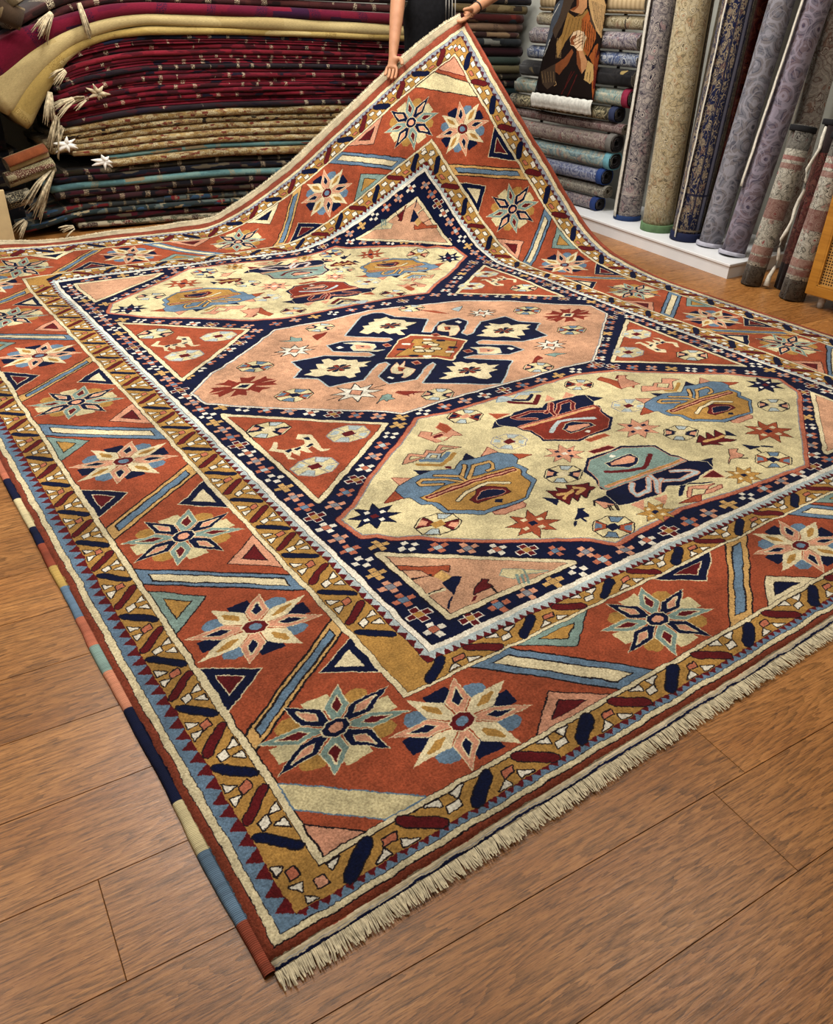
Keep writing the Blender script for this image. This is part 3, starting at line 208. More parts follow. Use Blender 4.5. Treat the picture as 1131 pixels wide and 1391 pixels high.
for l, b, r, t, c in [(-.137,-.104,3.2,3.985,'X'), (-.1225,-.0895,3.1775,3.9475,'D'), (-.121,-.088,3.176,3.946,'E'), (-.1065,-.0765,3.158,3.929,'D'), (-.105,-.0755,3.156,3.928,'B'),
                      (-.074,-.0615,3.137,3.9065,'D'), (-.0725,-.06,3.135,3.905,'G'), (-.0025,-.007,3.074,3.843,'D'), (-.001,-.0055,3.0715,3.840,'E'), (.0125,.0045,3.0585,3.829,'D'), (.0145,.0062,3.057,3.828,'O'),
                      (.327,.2285,2.7435,3.5415,'D'), (.3285,.2297,2.742,3.540,'E'), (.342,.2375,2.7285,3.530,'D'), (.344,.239,2.727,3.529,'G'),
                      (.4285,.289,2.6565,3.4615,'D'), (.430,.290,2.655,3.460,'L'), (.4515,.3145,2.634,3.438,'D'), (.4525,.3155,2.633,3.437,'W'), (.468,.330,2.617,3.423,'D'), (.4695,.3315,2.6155,3.4215,'N')]:
    R.rect(l, b, r, t, c)
R.rect(3.137, -.07, 3.156, 3.928, 'H'); R.rect(-.07, 3.9065, 3.156, 3.928, 'H')
R.rect(-1, -.1215, 9, -.1165, 'N'); R.rect(-1,-.1135,9,-.112,'Q')
# overcast side cords, wound in lengths of different wool
seg_ = [(-.3,-.025,'X'),(-.025,.122,'B'),(.122,.243,'V'),(.243,.509,'N'),(.509,.634,'U'),(.634,.732,'T'),(.732,.844,'A'),(.844,.975,'B'),(.975,1.076,'Y'),(1.076,1.188,'X'),(1.188,1.28,'N'),(1.28,1.454,'V'),(1.454,1.583,'N'),(1.583,1.75,'A'),(1.75,1.9,'B'),(1.9,2.05,'U'),(2.05,2.2,'N'),(2.2,2.4,'V'),(2.4,2.6,'X'),(2.6,2.8,'B'),(2.8,3.1,'A'),(3.1,3.4,'N'),(3.4,4.1,'X')]
for a, b, c in seg_: R.rect(-1, a, -.138, b, c)
# saw teeth between the guard borders
def teeth(side, base, tip, a, b, step, key):
    n = int(round((b-a)/step)); st = (b-a)/n
    for k in range(n):
        t0 = a+k*st
        tri = [(t0+.02*st, base), (t0+.98*st, base), (t0+.5*st, tip)]
        R.fill(tri if side == 'h' else [(y, x) for x, y in tri], key)
teeth('v', -.0725, -.098, -.06, 3.905, .0352, 'M'); teeth('h', -.06, -.0725, -.0725, 3.135, .0212, 'M')
teeth('v', 3.135, 3.151, -.06, 3.905, .034, 'Z'); teeth('h', 3.905, 3.921, -.0725, 3.135, .026, 'Z')
teeth('v', .430, .448, .29, 3.46, .029, 'M'); teeth('h', .290, .306, .43, 2.655, .022, 'M')
teeth('v', 2.655, 2.637, .29, 3.46, .03, 'M'); teeth('h', 3.46, 3.444, .43, 2.655, .025, 'M')
# gold guard borders: leaning bars with small triangles and squares between them
def guard(orient, n0, n1, cents, lean, a, b):
    """n0 is the outer edge, n1 the inner; cents = positions of the navy bars; lean: outer end of a navy bar sits at +lean"""
    def q(t, n): 
        x = n0+(n1-n0)*n
        return (x, t) if orient == 'v' else (t, x)
    cents = sorted(cents); allb = []
    for i, c in enumerate(cents):
        nx = cents[i+1] if i+1 < len(cents) else c+(c-cents[i-1])
        allb += [(c, 'N', 1), ((c+nx)/2, 'M', -1)]
    hw = (.0085 if abs(lean) < .028 else .0112)*(.88 if abs(n1-n0) < .075 and abs(n1-n0) > .058 and n0 > .2 or abs(n1-n0) < .0501 else 1)
    if n0 > 2.5: hw = .0135 if abs(n1-n0) < .0637 and n0 > 3 else .0115
    for i, (c, key, s) in enumerate(allb):
        if c < a or c > b: continue
        L = lean*s
        e0_, e1_ = np.array(q(c+L, .12)), np.array(q(c-L, .88)); d_ = (e1_-e0_)/np.linalg.norm(e1_-e0_); p_ = np.array([-d_[1], d_[0]])
        for kk, ex in (('D', .0026), (key, 0)):
            w = hw+ex; t_ = hw*.75+ex
            R.fill([e0_-d_*t_-p_*w*.45, e0_+d_*hw*.3-p_*w, e1_-d_*hw*.3-p_*w, e1_+d_*t_-p_*w*.45, e1_+d_*t_+p_*w*.45, e1_-d_*hw*.3+p_*w, e0_+d_*hw*.3+p_*w, e0_-d_*t_+p_*w*.45], kk)
        if i+1 < len(allb):
            g = allb[i+1][0]-c; outer = (L < 0)
            e0, e1 = (.07, .36) if outer else (.93, .64)
            for f_ in ((.29, .71) if n0 < 2.5 else (.25, .75)):
                tt = c+g*f_; h = g*.115
                p3 = [q(tt-h, e0), q(tt+h, e0), q(tt+(h*.7 if f_ < .5 else -h*.7), e1)]
                if n0 > 2.5: p3 = [q(tt-h*.95, e0), q(tt+h*.95, e0), q(tt+h*.95, e1), q(tt-h*.95, e1)]
                R.line(p3, 'D', .0055, True); R.fill(p3, 'W')
            tm = c+g*.5; h = g*.10; m = (.53 if outer else .45) if n0 < 2.5 else (.68 if outer else .32)
            p4 = [q(tm-h-.003, m-.12), q(tm+h-.003, m-.12), q(tm+h+.003, m+.12), q(tm-h+.003, m+.12)]
            R.line(p4, 'D', .0055, True); R.fill(p4, 'A' if outer else 'W')
lv = [.425-.177*k for k in range(2, 0, -1)]+[.425,.595,.768,.948,1.118,1.293,1.476,1.659]+[1.659+.185*k for k in range(1, 13)]
guard('v', -.0725, -.001, lv, .026, -.03, 3.86)
guard('h', -.06, -.0055, [.057+.2615*k for k in range(0, 12)], -.03, .0, 3.1)
guard('v', 3.135, 3.073, [3.76,3.48,3.2,2.91,2.64,2.39,2.146,1.897,1.63,1.406,1.203,.97,.73,.5,.26,.05], .026, 0, 3.83)
guard('h', 3.905, 3.842, [3.129-.2615*k for k in range(0, 13)], -.03, 0, 3.06)
guard('v', .344, .4285, [.432,.606,.789,.946,1.11,1.289]+[1.289+.18*k for k in range(1, 13)], .024, .33, 3.44)
guard('h', .239, .289, [.431+.2615*k for k in range(0, 9)], -.031, .38, 2.68)
guard('v', 2.727, 2.6565, [3.408,3.131,2.875,2.62,2.37,2.13,1.90,1.664,1.39,1.197,.973,.74,.5,.32], .026, .3, 3.42)
guard('h', 3.529, 3.4615, [2.597,2.323,2.06,1.80,1.53,1.27,1.0,.74,.47], .031, .4, 2.64)
for (x, y, k_) in [(-.043, .006, 'A'), (-.011, -.034, 'S'), (3.088, 3.855, 'A')]:
    p4 = [(x-.0085,y-.0085),(x+.0085,y-.0085),(x+.0085,y+.0085),(x-.0085,y+.0085)]; R.line(p4, 'D', .0055, True); R.fill(p4, k_)
for p3 in [[(-.068,.034),(-.068,.014),(-.052,.024)], [(-.058,-.012),(-.046,-.034),(-.038,-.016)], [(-.05,-.056),(-.028,-.056),(-.046,-.045)], [(.012,-.010),(.034,-.010),(.014,-.024)]]: R.line(p3, 'D', .0055, True); R.fill(p3, 'W')
# eight-petalled stars of the main border
def star(cx, cy, rx, ry, kind):
    def pp(r, ang): return (cx+rx*r*math.cos(ang), cy+ry*r*math.sin(ang))
    sq, lobe, pa, ca, pb, cb, c0, c1, ol = (('C','G','N','S','T','M','N','S','E') if kind == 'A' else ('N','B','E','G','S','N','M','B','E'))
    for k in range(4):
        for a, key, rr, hh in ((k*PI/2, sq, .66, .185), (k*PI/2+PI/4, lobe, .68, .17)):
            c_, s_ = math.cos(a), math.sin(a)
            shp = [(-1, -1), (1, -1), (1, 1), (-1, 1)] if key == sq else [(-1, -1), (.45, -1), (1, -.5), (1, .5), (.45, 1), (-1, 1)]
            R.fill([(cx+rx*(rr*c_+hh*(x*c_-y*s_)), cy+ry*(rr*s_+hh*(x*s_+y*c_))) for x, y in shp], key)
    for k in range(8):
        a = PI/8+k*PI/4; p, c = (pa, ca) if k % 2 == 0 else (pb, cb)
        R.fill([pp(.05, a), pp(.52, a-.385), pp(1.04, a), pp(.52, a+.385)], ol)
        R.fill([pp(.08, a), pp(.515, a-.35), pp(1.0, a), pp(.515, a+.35)], p)
        if kind == 'B' and p == 'E': R.fill([pp(.36, a-.05), pp(.50, a-.15), pp(.74, a-.03), pp(.74, a+.03), pp(.58, a+.13), pp(.36, a+.07)], c)
        else: R.fill([pp(.33, a), pp(.5, a-.19), pp(.78, a-.02), pp(.78, a+.02), pp(.5, a+.19)], ol); R.fill([pp(.36, a), pp(.5, a-.155), pp(.74, a), pp(.5, a+.155)], c)
    for r, c in ((.215, ol), (.19, c0), (.105, c1)): R.fill([pp(r, k*PI/4+PI/8) for k in range(8)], c)
# frames of the four border strips: (t along, n from the outer edge 0 to the inner edge 1)
FR = {'left': lambda t, n: (.0145+.3125*n, t), 'bottom': lambda t, n: (t, .0062+.2223*n),
      'right': lambda t, n: (3.057-.3135*n, t), 'top': lambda t, n: (t, 3.828-.2865*n)}
def tri(side, where, a, b, apex_t, c1, c2, depth=.34):
    q = FR[side]; n0, n1 = (0, depth) if where == 'out' else (1, 1-depth)
    p = np.array([q(a, n0), q(b, n0), q(apex_t, n1)]); c = p.mean(0)
    R.fill(c+(p-c)*1.07, 'E' if c1 == 'N' else 'D'); R.fill(p, c1)
    R.fill(c+(p-c)*.52, 'D' if c1 != 'N' else 'E'); R.fill(c+(p-c)*.45, c2)
def bar(side, to, ti, h, c1, c2):
    q = FR[side]; mid = lambda n: to+(ti-to)*n
    R.fill([q(to-h-.006, 0), q(to+h+.006, 0), q(ti+h+.006, 1), q(ti-h-.006, 1)], 'D')
    R.fill([q(to-h, 0), q(to+h, 0), q(ti+h, 1), q(ti-h, 1)], c1)
    g = h*.42
    R.fill([q(mid(.08)-g-.005, .07), q(mid(.08)+g+.005, .07), q(mid(.93)+g+.005, .94), q(mid(.93)-g-.005, .94)], 'D')
    R.fill([q(mid(.08)-g, .08), q(mid(.08)+g, .08), q(mid(.93)+g, .93), q(mid(.93)-g, .93)], c2)
def unit(side, kind, tout, tin, to, ti, h, da=1):
    ko, ki, c1, c2 = {'g': (('N','M'), ('N','E'), 'K', 'B'), 'b': (('T','G'), ('S','M'), 'B', 'E'), 'gB': (('E','N'), ('N','M'), 'K', 'B'), 'bB': (('S','M'), ('T','G'), 'B', 'E')}[kind]
    bar(side, to, ti, h, c1, c2)
    tri(side, 'out', tout[0], tout[1], sum(tout)/2, *ko); tri(side, 'in', tin[0], tin[1], sum(tin)/2, *ki)
unit('left','g',(.392,.535),(.325,.445),.29,.50,.022); unit('left','b',(.671,.849),(.77,.94),.92,.693,.033)
unit('left','g',(1.237,1.407),(1.102,1.273),1.14,1.36,.03); unit('left','b',(1.613,1.793),(1.724,1.904),1.855,1.632,.045)
unit('left','g',(2.225,2.424),(2.104,2.28),2.14,2.387,.024); unit('left','b',(2.62,2.80),(2.74,2.91),2.86,2.662,.035)
unit('left','g',(3.25,3.43),(3.12,3.29),3.16,3.38,.03)
for v_, r_, k_ in [(.236,.106,'A'),(.597,.112,'B'),(1.03,.125,'A'),(1.508,.13,'B'),(2.018,.135,'A'),(2.522,.135,'B'),(3.039,.135,'A'),(3.52,.13,'B')]: star(.170, v_, .157, r_, k_)
for s_ in (0, 1.149):
    unit('bottom','bB',(.49+s_,.692+s_),(.629+s_,.849+s_),.775+s_,.555+s_,.05); unit('bottom','gB',(1.234+s_,1.437+s_),(1.083+s_,1.304+s_),1.133+s_,1.415+s_,.042)
for u_, k_ in [(.389,'B'),(.966,'A'),(1.538,'B'),(2.115,'A'),(2.687,'B')]: star(u_, .1155, .155, .113, k_)
for s_ in (0, -1.19):
    unit('top','bB',(2.341+s_,2.578+s_),(2.2+s_,2.427+s_),2.24+s_,2.518+s_,.045); unit('top','gB',(1.621+s_,1.835+s_),(1.756+s_,1.979+s_),1.966+s_,1.69+s_,.032)
for u_, k_ in [(2.693,'A'),(2.093,'B'),(1.504,'A'),(.90,'B'),(.353,'A')]: star(u_, 3.684, .158, .138, k_)
unit('right','g',(3.167,3.382),(3.062,3.253),3.08,3.34,.033); unit('right','b',(2.543,2.729),(2.675,2.871),2.822,2.598,.032)
unit('right','g',(2.17,2.38),(2.08,2.25),2.12,2.34,.03); unit('right','b',(1.566,1.737),(1.68,1.87),1.81,1.60,.038)
unit('right','g',(1.232,1.404),(1.15,1.311),1.146,1.37,.03); unit('right','b',(.70,.86),(.794,.95),.94,.74,.035); unit('right','g',(.40,.55),(.33,.45),.3,.5,.025)
for v_, k_ in [(3.479,'B'),(2.961,'A'),(2.473,'B'),(1.952,'A'),(1.466,'B'),(1.064,'A'),(.62,'B'),(.25,'A')]: star(2.907, v_, .15, .135, k_)
ctr = np.array([3.0715, 3.8345])   # mirror the near corner's cream and pink bands into the lifted corner
for key, ol, pts in [('C','B',[(.015,.178),(.223,.0062),(.139,.0062),(.0145,.112)]), ('S','D',[(.0145,.074),(.092,.0062),(.0145,.0062)])]:
    R.line(pts, ol, .006, True); R.fill(pts, key)
for key, ol, pts in [('C','D',[(2.81,3.828),(3.057,3.567),(3.057,3.655),(2.93,3.828)]), ('S','M',[(2.955,3.828),(3.057,3.70),(3.057,3.828)])]:
    R.line(pts, ol, .008, True); R.fill(pts, key)
# ---- field: navy ground with small crosses
CC = (1.535, 1.87)
rot2 = lambda p: (2*CC[0]-p[0], 2*CC[1]-p[1])
CR = [('W','A',None),('M','G','W'),('A','B',None),('S','Q',None),('K','K',None),('W','N',None),('A','L',None),('S','Q',None)]
def cross(x, y, k, d=.0208, e=.0176):
    arm, mid, ol = CR[k % len(CR)]
    for dx, dy in ((1,0),(-1,0),(0,1),(0,-1)):
        if ol: R.rect(x+dx*d-d*.58, y+dy*e-e*.58, x+dx*d+d*.58, y+dy*e+e*.58, ol)
        R.rect(x+dx*d-d*.43, y+dy*e-e*.43, x+dx*d+d*.43, y+dy*e+e*.43, arm)
    R.rect(x-d*.5, y-e*.5, x+d*.5, y+e*.5, mid)
def crosses(a, b, n, k0=0):
    for k in range(n):
        f_ = k/max(n-1, 1); x, y = a[0]+(b[0]-a[0])*f_, a[1]+(b[1]-a[1])*f_
        cross(x, y, k+k0); 
crosses((.507,.37), (.507,3.36), 49); crosses((2.578,.37), (2.578,3.36), 49, 3)
crosses((.60,.357), (2.50,.357), 23, 1); crosses((.60,3.395), (2.50,3.395), 23, 2)
for a, b, n in [((.575,1.715),(1.06,1.33),9), ((1.02,1.285),(.585,.955),8), ((.58,.72),(1.02,.405),8), ((.575,2.03),(1.01,2.36),8), ((.57,2.77),(1.0,2.43),8), ((.575,3.02),(1.03,3.34),8)]:
    crosses(a, b, n, 4); crosses((3.07-a[0], a[1]), (3.07-b[0], b[1]), n, 1)
crosses((1.15,1.327), (1.98,1.327), 10, 5); crosses((1.12,2.397), (1.98,2.397), 10, 2)
def panel(p, rim, ground, w=.016):
    p = np.array(p); R.line(p, 'D', w+.006, True); R.line(p, rim, w, True); R.fill(p, rim)
    c = p.mean(0)
    # inset by moving each side inward
    q = []
    n = len(p)
    area = sum(p[i][0]*p[(i+1) % n][1]-p[(i+1) % n][0]*p[i][1] for i in range(n))
    sg = 1 if area > 0 else -1
    for i in range(n):
        a, b, d = p[i-1], p[i], p[(i+1) % n]
        e1 = (b-a)/np.linalg.norm(b-a); e2 = (d-b)/np.linalg.norm(d-b)
        n1 = np.array([-e1[1], e1[0]])*sg; n2 = np.array([-e2[1], e2[0]])*sg
        m = (n1+n2); m /= max(1+n1@n2, .35); q.append(b+m*w*.55)
    R.fill(q, 'D')
    q2 = [b+(np.array(qq)-b)*1.22 for b, qq in zip(p, q)]
    R.fill(q2, ground)
TRI = {'near': [(.556,.690),(.962,.388),(.558,.386)], 'L1': [(.552,1.66),(.99,1.316),(.555,.995)], 'L2': [(.548,2.74),(.985,2.39),(.545,2.01)],
       'R1': [(2.09,1.322),(2.53,1.648),(2.53,1.01)], 'R2': [(2.525,2.70),(2.085,2.36),(2.52,2.06)], 'T': [(2.50,3.33),(2.505,2.99),(2.085,3.335)],
       'BL': [(.535,3.37),(.96,3.355),(.545,3.075)], 'BR': [(2.515,.70),(2.51,.388),(2.10,.388)]}
for k_, p_ in TRI.items(): panel(p_, 'E', 'O' if k_ in ('L1','L2','R1','R2') else 'P')
def oct(c, r, kind, ry=None):
    cx, cy = c; ry = ry or r*.74
    o8 = lambda s: [(cx+r*s*math.cos(k*PI/4+PI/8), cy+ry*s*math.sin(k*PI/4+PI/8)) for k in range(8)]
    A, Bc, Cc = {'N': ('N','S','W'), 'L': ('C','L','M'), 'B': ('O','B','N'), 'M': ('M','S','G'), 'R': ('R','N','S')}[kind]
    R.fill(o8(1.06), 'D' if kind != 'L' else 'Q'); R.fill(o8(1.0), 'C')
    for k in range(4):
        a = k*PI/2-PI/4; wd_ = lambda w, r0, r1, key: R.fill([(cx+r*rr*math.cos(a+t*w), cy+ry*rr*math.sin(a+t*w)) for rr, t in ((r0,-1.0),(r1,-1),(r1,1),(r0,1.0))], key)
        if k % 2 == 0: wd_(.58, .30, 1.02, 'D' if kind != 'L' else 'Q'); wd_(.50, .36, .97, A); wd_(.30, .54, .88, Bc)
        else: wd_(.40, .46, .98, 'D' if kind != 'L' else 'Q'); wd_(.34, .5, .94, 'L' if kind != 'B' else 'B')
    R.fill([(cx-r*.26,cy-ry*.26),(cx+r*.26,cy-ry*.26),(cx+r*.26,cy+ry*.26),(cx-r*.26,cy+ry*.26)], Cc if Cc != 'W' else 'E')
def star8(c, r, key, ol, ry=None):
    cx, cy = c; ry = ry or r*.8
    pt = lambda s: [(cx+r*s*(1 if k % 2 == 0 else .52)*math.cos(k*PI/8+PI/8), cy+ry*s*(1 if k % 2 == 0 else .52)*math.sin(k*PI/8+PI/8)) for k in range(16)]
    R.fill(pt(1.06), ol); R.fill(pt(1), key)
    dots = {'N': ('W','M'), 'O': ('E','N'), 'S': ('N','W'), 'G': ('E','N')}[key]
    for k in range(4):
        a = k*PI/2+.3; x, y = cx+r*.42*math.cos(a), cy+ry*.42*math.sin(a); R.fill([(x-.1*r,y-.1*ry),(x+.1*r,y-.1*ry),(x+.1*r,y+.1*ry),(x-.1*r,y+.1*ry)], dots[0])
    R.fill([(cx-.14*r,cy-.14*ry),(cx+.14*r,cy-.14*ry),(cx+.14*r,cy+.14*ry),(cx-.14*r,cy+.14*ry)], dots[1])
def rose(c, r):
    cx, cy = c; ry = r*.62
    for k in range(8):
        a = k*PI/4
        R.fill([(cx,cy)]+[(cx+r*s*math.cos(a+t), cy+ry*s*math.sin(a+t)) for s, t in ((.7,-.36),(1,-.18),(1,.18),(.7,.36))], 'D')
        R.fill([(cx,cy)]+[(cx+r*.93*s*math.cos(a+t), cy+ry*.93*s*math.sin(a+t)) for s, t in ((.7,-.28),(1,-.14),(1,.14),(.7,.28))], 'R' if k % 2 == 0 else 'N')
def crab(c, r):
    cx, cy = c; ry = r*.62
    R.fill([(cx-r*.55,cy),(cx,cy-ry*.55),(cx+r*.55,cy),(cx,cy+ry*.55)], 'R')
    for sx in (-1, 1):
        for sy in (-1, 1):
            for a in (.32, 1.15):
                dx, dy = math.cos(a)*sx, math.sin(a)*sy; px_, py_ = -dy, dx
                b = np.array([cx+r*.3*dx, cy+ry*.3*dy]); t = np.array([cx+r*dx, cy+ry*dy])
                w1 = np.array([r*px_, ry*py_])
                R.fill([b+w1*.12, b-w1*.12, t-w1*.26, t*.86+np.array([cx,cy])*.14, t+w1*.26], 'R')
    R.fill([(cx-r*.34,cy),(cx,cy-ry*.36),(cx+r*.34,cy),(cx,cy+ry*.36)], 'E'); R.fill([(cx-r*.2,cy),(cx,cy-ry*.2),(cx+r*.2,cy),(cx,cy+ry*.2)], 'N')
def ostar(c, r):
    star8_pts = [(c[0]+r*(1 if k % 2 == 0 else .48)*math.cos(k*PI/8+PI/8), c[1]+r*.8*(1 if k % 2 == 0 else .48)*math.sin(k*PI/8+PI/8)) for k in range(16)]
    R.fill(star8_pts, 'W'); R.line(star8_pts, 'D', .004, True)
    R.line([(c[0]-r*1.25,c[1]),(c[0]-r*.5,c[1])], 'D', .004); R.line([(c[0]+r*1.25,c[1]),(c[0]+r*.5,c[1])], 'D', .004)
    q = [(c[0]-r*.3,c[1]),(c[0],c[1]-r*.26),(c[0]+r*.3,c[1]),(c[0],c[1]+r*.26)]; R.fill(q, 'S'); R.line(q, 'D', .004, True)
def paint(ms, xf=lambda p: p, cmap={}):
    g = lambda k: cmap.get(k, k) if k else k
    for _, ty, c, pts, ol, w in ms:
        if ty in ('f', 'l'):
            p = [xf(q) for q in pts]
            if ty == 'f':
                if ol: R.line(p, g(ol), max(w, .005) if w < .01 else w, True)
                R.fill(p, g(c))
            else: R.line(p, g(c), w)
        else:
            p = xf(pts)
            if ty == 'oct': oct(p, w, c)
            elif ty == 'star8': star8(p, w, c, ol)
            elif ty == 'rose': rose(p, w)
            elif ty == 'crab': crab(p, w)
            elif ty == 'ostar': ostar(p, w)
            elif ty == 'sq':
                R.rect(p[0]-w-.004, p[1]-w-.004, p[0]+w+.004, p[1]+w+.004, 'S'); R.rect(p[0]-w, p[1]-w, p[0]+w, p[1]+w, 'R')
G_ = {}
for m_ in MOTIFS: G_.setdefault(m_[0], []).append(m_)
hF = G_['hexF'][0][3]; hP = G_['hexP'][0][3]
for p_, xf in ((hF, lambda p: p), (hF, rot2)):
    q_ = [xf(p) for p in p_]; R.line(q_, 'M', .036, True); R.line(q_, 'A', .031, True); R.fill(q_, 'C'); R.line(q_, 'Q', .004, True)
R.line(hP, 'D', .024, True); R.line(hP, 'W', .019, True); R.fill(hP, 'P'); R.line(hP, 'Q', .004, True)
paint(G_['p'])
h2c = (1.5115, .833)
turn = lambda p: (2*h2c[0]-p[0], 2*h2c[1]-p[1])
shift = lambda p: (p[0]+1.087, p[1]+.022)
TEAL = {'R': 'T', 'M': 'L', 'L': 'M', 'O': 'M', 'K': 'G'}
for xf in (lambda p: p, rot2):
    paint(G_['m'], xf); paint(G_['h1'], xf); paint(G_['h1'], lambda p: xf(shift(p)))
    paint(G_['h2'], xf); paint(G_['h2'], lambda p: xf(turn(p)), TEAL)
    paint(G_['c'], xf)
    paint(G_['t'], xf); paint(G_['t'], lambda p: xf((p[0], p[1]+1.06)))
RUG_IMG = R.image('carpet_design', warp=(.003, .035, .0013, .006), shade=.22); del R
# ------------------------------------------------------------------ carpet geometry
PN = np.zeros((35, 42, 3)); PN[..., 0] = np.linspace(-.2, 3.2, 35)[:, None]; PN[..., 1] = np.linspace(-.1, 4.0, 42)[None, :]
for i, j, x, y, z in P_NODES: PN[i, j] = (x/1000, y/1000, z/1000)
def crw(t): return np.array([-.5*t**3+t*t-.5*t, 1.5*t**3-2.5*t*t+1, -1.5*t**3+2*t*t+.5*t, .5*t**3-.5*t*t])
PX = np.pad(PN, ((2, 2), (2, 2), (0, 0)))
for a in (1, 0): PX[a] = 2*PX[a+1]-PX[a+2]; PX[-1-a] = 2*PX[-2-a]-PX[-3-a]
for a in (1, 0): PX[:, a] = 2*PX[:, a+1]-PX[:, a+2]; PX[:, -1-a] = 2*PX[:, -2-a]-PX[:, -3-a]
def surf(u, v):
    a = (u+.2)/.1; b = (v+.1)/.1
    i = min(max(int(math.floor(a)), -1), 34); j = min(max(int(math.floor(b)), -1), 41)
    wa = crw(a-i); wb = crw(b-j)
    blk = PX[i+1:i+5, j+1:j+5]
    if blk.shape[:2] != (4, 4):
        i = min(i, 33); j = min(j, 40); blk = PX[i+1:i+5, j+1:j+5]; wa = crw(a-i); wb = crw(b-j)
    p = np.einsum('i,j,ijk->k', wa, wb, blk)
    rip = mnoise.noise(Vector((u*2.3, v*1.6, 3.1)))*.0035+mnoise.noise(Vector((u*6+v*4, v*5-u*2, 7.7)))*.0016
    p[2] = max(p[2]+rip*(1 if p[2] < .03 else .6), -.004)
    return p
def rug_mesh(name, us, vs, th, mat, parent, uvimg=True):
    nu, nv = len(us), len(vs)
    top = np.array([[surf(u, v) for v in vs] for u in us])
    du = np.gradient(top, axis=0); dv = np.gradient(top, axis=1); n = np.cross(du, dv); n /= np.linalg.norm(n, axis=2, keepdims=True)
    bot = top-n*th
    bot[..., 2] = np.maximum(bot[..., 2], np.minimum(top[..., 2]-.002, FLOOR+.001))
    V = np.concatenate([top.reshape(-1, 3), bot.reshape(-1, 3)]); N = nu*nv
    I = lambda i, j: i*nv+j
    F = []
    for i in range(nu-1):
        for j in range(nv-1):
            F.append((I(i,j), I(i+1,j), I(i+1,j+1), I(i,j+1))); F.append((N+I(i,j+1), N+I(i+1,j+1), N+I(i+1,j), N+I(i,j)))
    for i in range(nu-1):
        F.append((I(i,0), N+I(i,0), N+I(i+1,0), I(i+1,0))); F.append((I(i+1,nv-1), N+I(i+1,nv-1), N+I(i,nv-1), I(i,nv-1)))
    for j in range(nv-1):
        F.append((I(0,j+1), N+I(0,j+1), N+I(0,j), I(0,j))); F.append((I(nu-1,j), N+I(nu-1,j), N+I(nu-1,j+1), I(nu-1,j+1)))
    uv1 = [((u+.16)/(.00125*RW), (v+.15)/(.00125*RH)) for u in us for v in vs]
    return mesh_obj(name, V, F, mat, parent, uvs=uv1+uv1)
RW, RH = RUG_IMG.size
m = NT('carpet_wool', .95, sheen=.03, spec=.06)
tx = m.new('ShaderNodeTexImage'); tx.image = RUG_IMG; tx.interpolation = 'Linear'; tx.extension = 'EXTEND'
uvn = m.new('ShaderNodeUVMap'); m.link(uvn.outputs[0], tx.inputs[0])
fine = m.noise(m.coord(), 230, 3, .7)
m.base(m.mix(1, tx.outputs[0], m.ramp(fine, [(.3, '#b4b0ac'), (.68, '#ffffff')]), 'MULTIPLY'))
m.bump(m.noise(m.coord(), 260, 3, .7), .35, .005)
carpet = thing('knotted_carpet', (1.5, 1.9, 0), 'huge rust and navy geometric carpet with three hexagons spread on the floor, one corner lifted', 'carpet')
carpet.location = (0, 0, 0)
rug_mesh('pile', np.linspace(-.137, 3.185, 133), np.linspace(-.105, 3.985, 164), .0085, m.m, carpet)
cord = NT('wound_wool', .9, spec=.15)
tx2 = cord.new('ShaderNodeTexImage'); tx2.image = RUG_IMG; uvn = cord.new('ShaderNodeUVMap'); cord.link(uvn.outputs[0], tx2.inputs[0])
wv = cord.new('ShaderNodeTexWave', bands_direction='Y', i_Scale=95, i_Distortion=2.5); cord.link(cord.coord(), wv.inputs[0])
cord.base(cord.mix(.55, tx2.outputs[0], cord.ramp(wv.outputs['Fac'], [(.1, '#a8a4a0'), (.6, '#ffffff')]), 'MULTIPLY')); cord.bump(wv.outputs['Fac'], .3, .003)
def side_cord(u, du, name):
    vs = np.linspace(-.118, 3.99, 220); V = []; F = []; UV = []; K = 7
    for v in vs:
        p0 = surf(u, v); p1 = surf(u+du, v); t = np.array(surf(u, v+.01))-np.array(p0); t /= np.linalg.norm(t)
        ax = p1-p0; nrm = np.cross(ax, t)*np.sign(du); nrm /= max(np.linalg.norm(nrm), 1e-9)
        wob = mnoise.noise(Vector((v*5, u, 0)))*.005+mnoise.noise(Vector((v*22, u, 3)))*.0015
        for k in range(K):
            a = PI*k/(K-1); V.append(p0+ax*(.5-.5*math.cos(a))+ax/np.linalg.norm(ax)*wob*(k/(K-1))+nrm*(.0055*math.sin(a)-.004-.004*(k in (0, K-1))))
            UV.append(((u+du*.5*(.6 if du < 0 else 1)+.16-.002)/(.00125*RW), (v+.15)/(.00125*RH)))
    for i in range(len(vs)-1):
        for k in range(K-1): F.append((i*K+k, i*K+k+1, i*K+K+k+1, i*K+K+k))
        F.append((i*K+K-1, i*K, i*K+K, i*K+2*K-1))
    return mesh_obj(name, V, F, cord.m, carpet, uvs=UV)
side_cord(-.135, -.022, 'side_cord'); side_cord(3.183, .018, 'side_cord')
kil = NT('flat_weave_end', .95, spec=.1)
kt = kil.new('ShaderNodeTexImage'); kt.image = RUG_IMG; uvn = kil.new('ShaderNodeUVMap'); kil.link(uvn.outputs[0], kt.inputs[0])
kw = kil.noise(kil.map(kil.coord(), (40, 400, 400)), 1, 3)
kil.base(kil.mix(.8, kt.outputs[0], kil.ramp(kw, [(.3, '#b4ab9a'), (.7, '#ffffff')]), 'MULTIPLY')); kil.bump(kw, .4, .003)
rug_mesh('flat_weave', np.linspace(-.137, 3.185, 133), np.array([-.1225, -.116, -.109, -.1045]), .006, kil.m, carpet)
rug_mesh('flat_weave', np.linspace(-.137, 3.185, 133), np.linspace(3.9845, 4.026, 4), .006, kil.m, carpet)
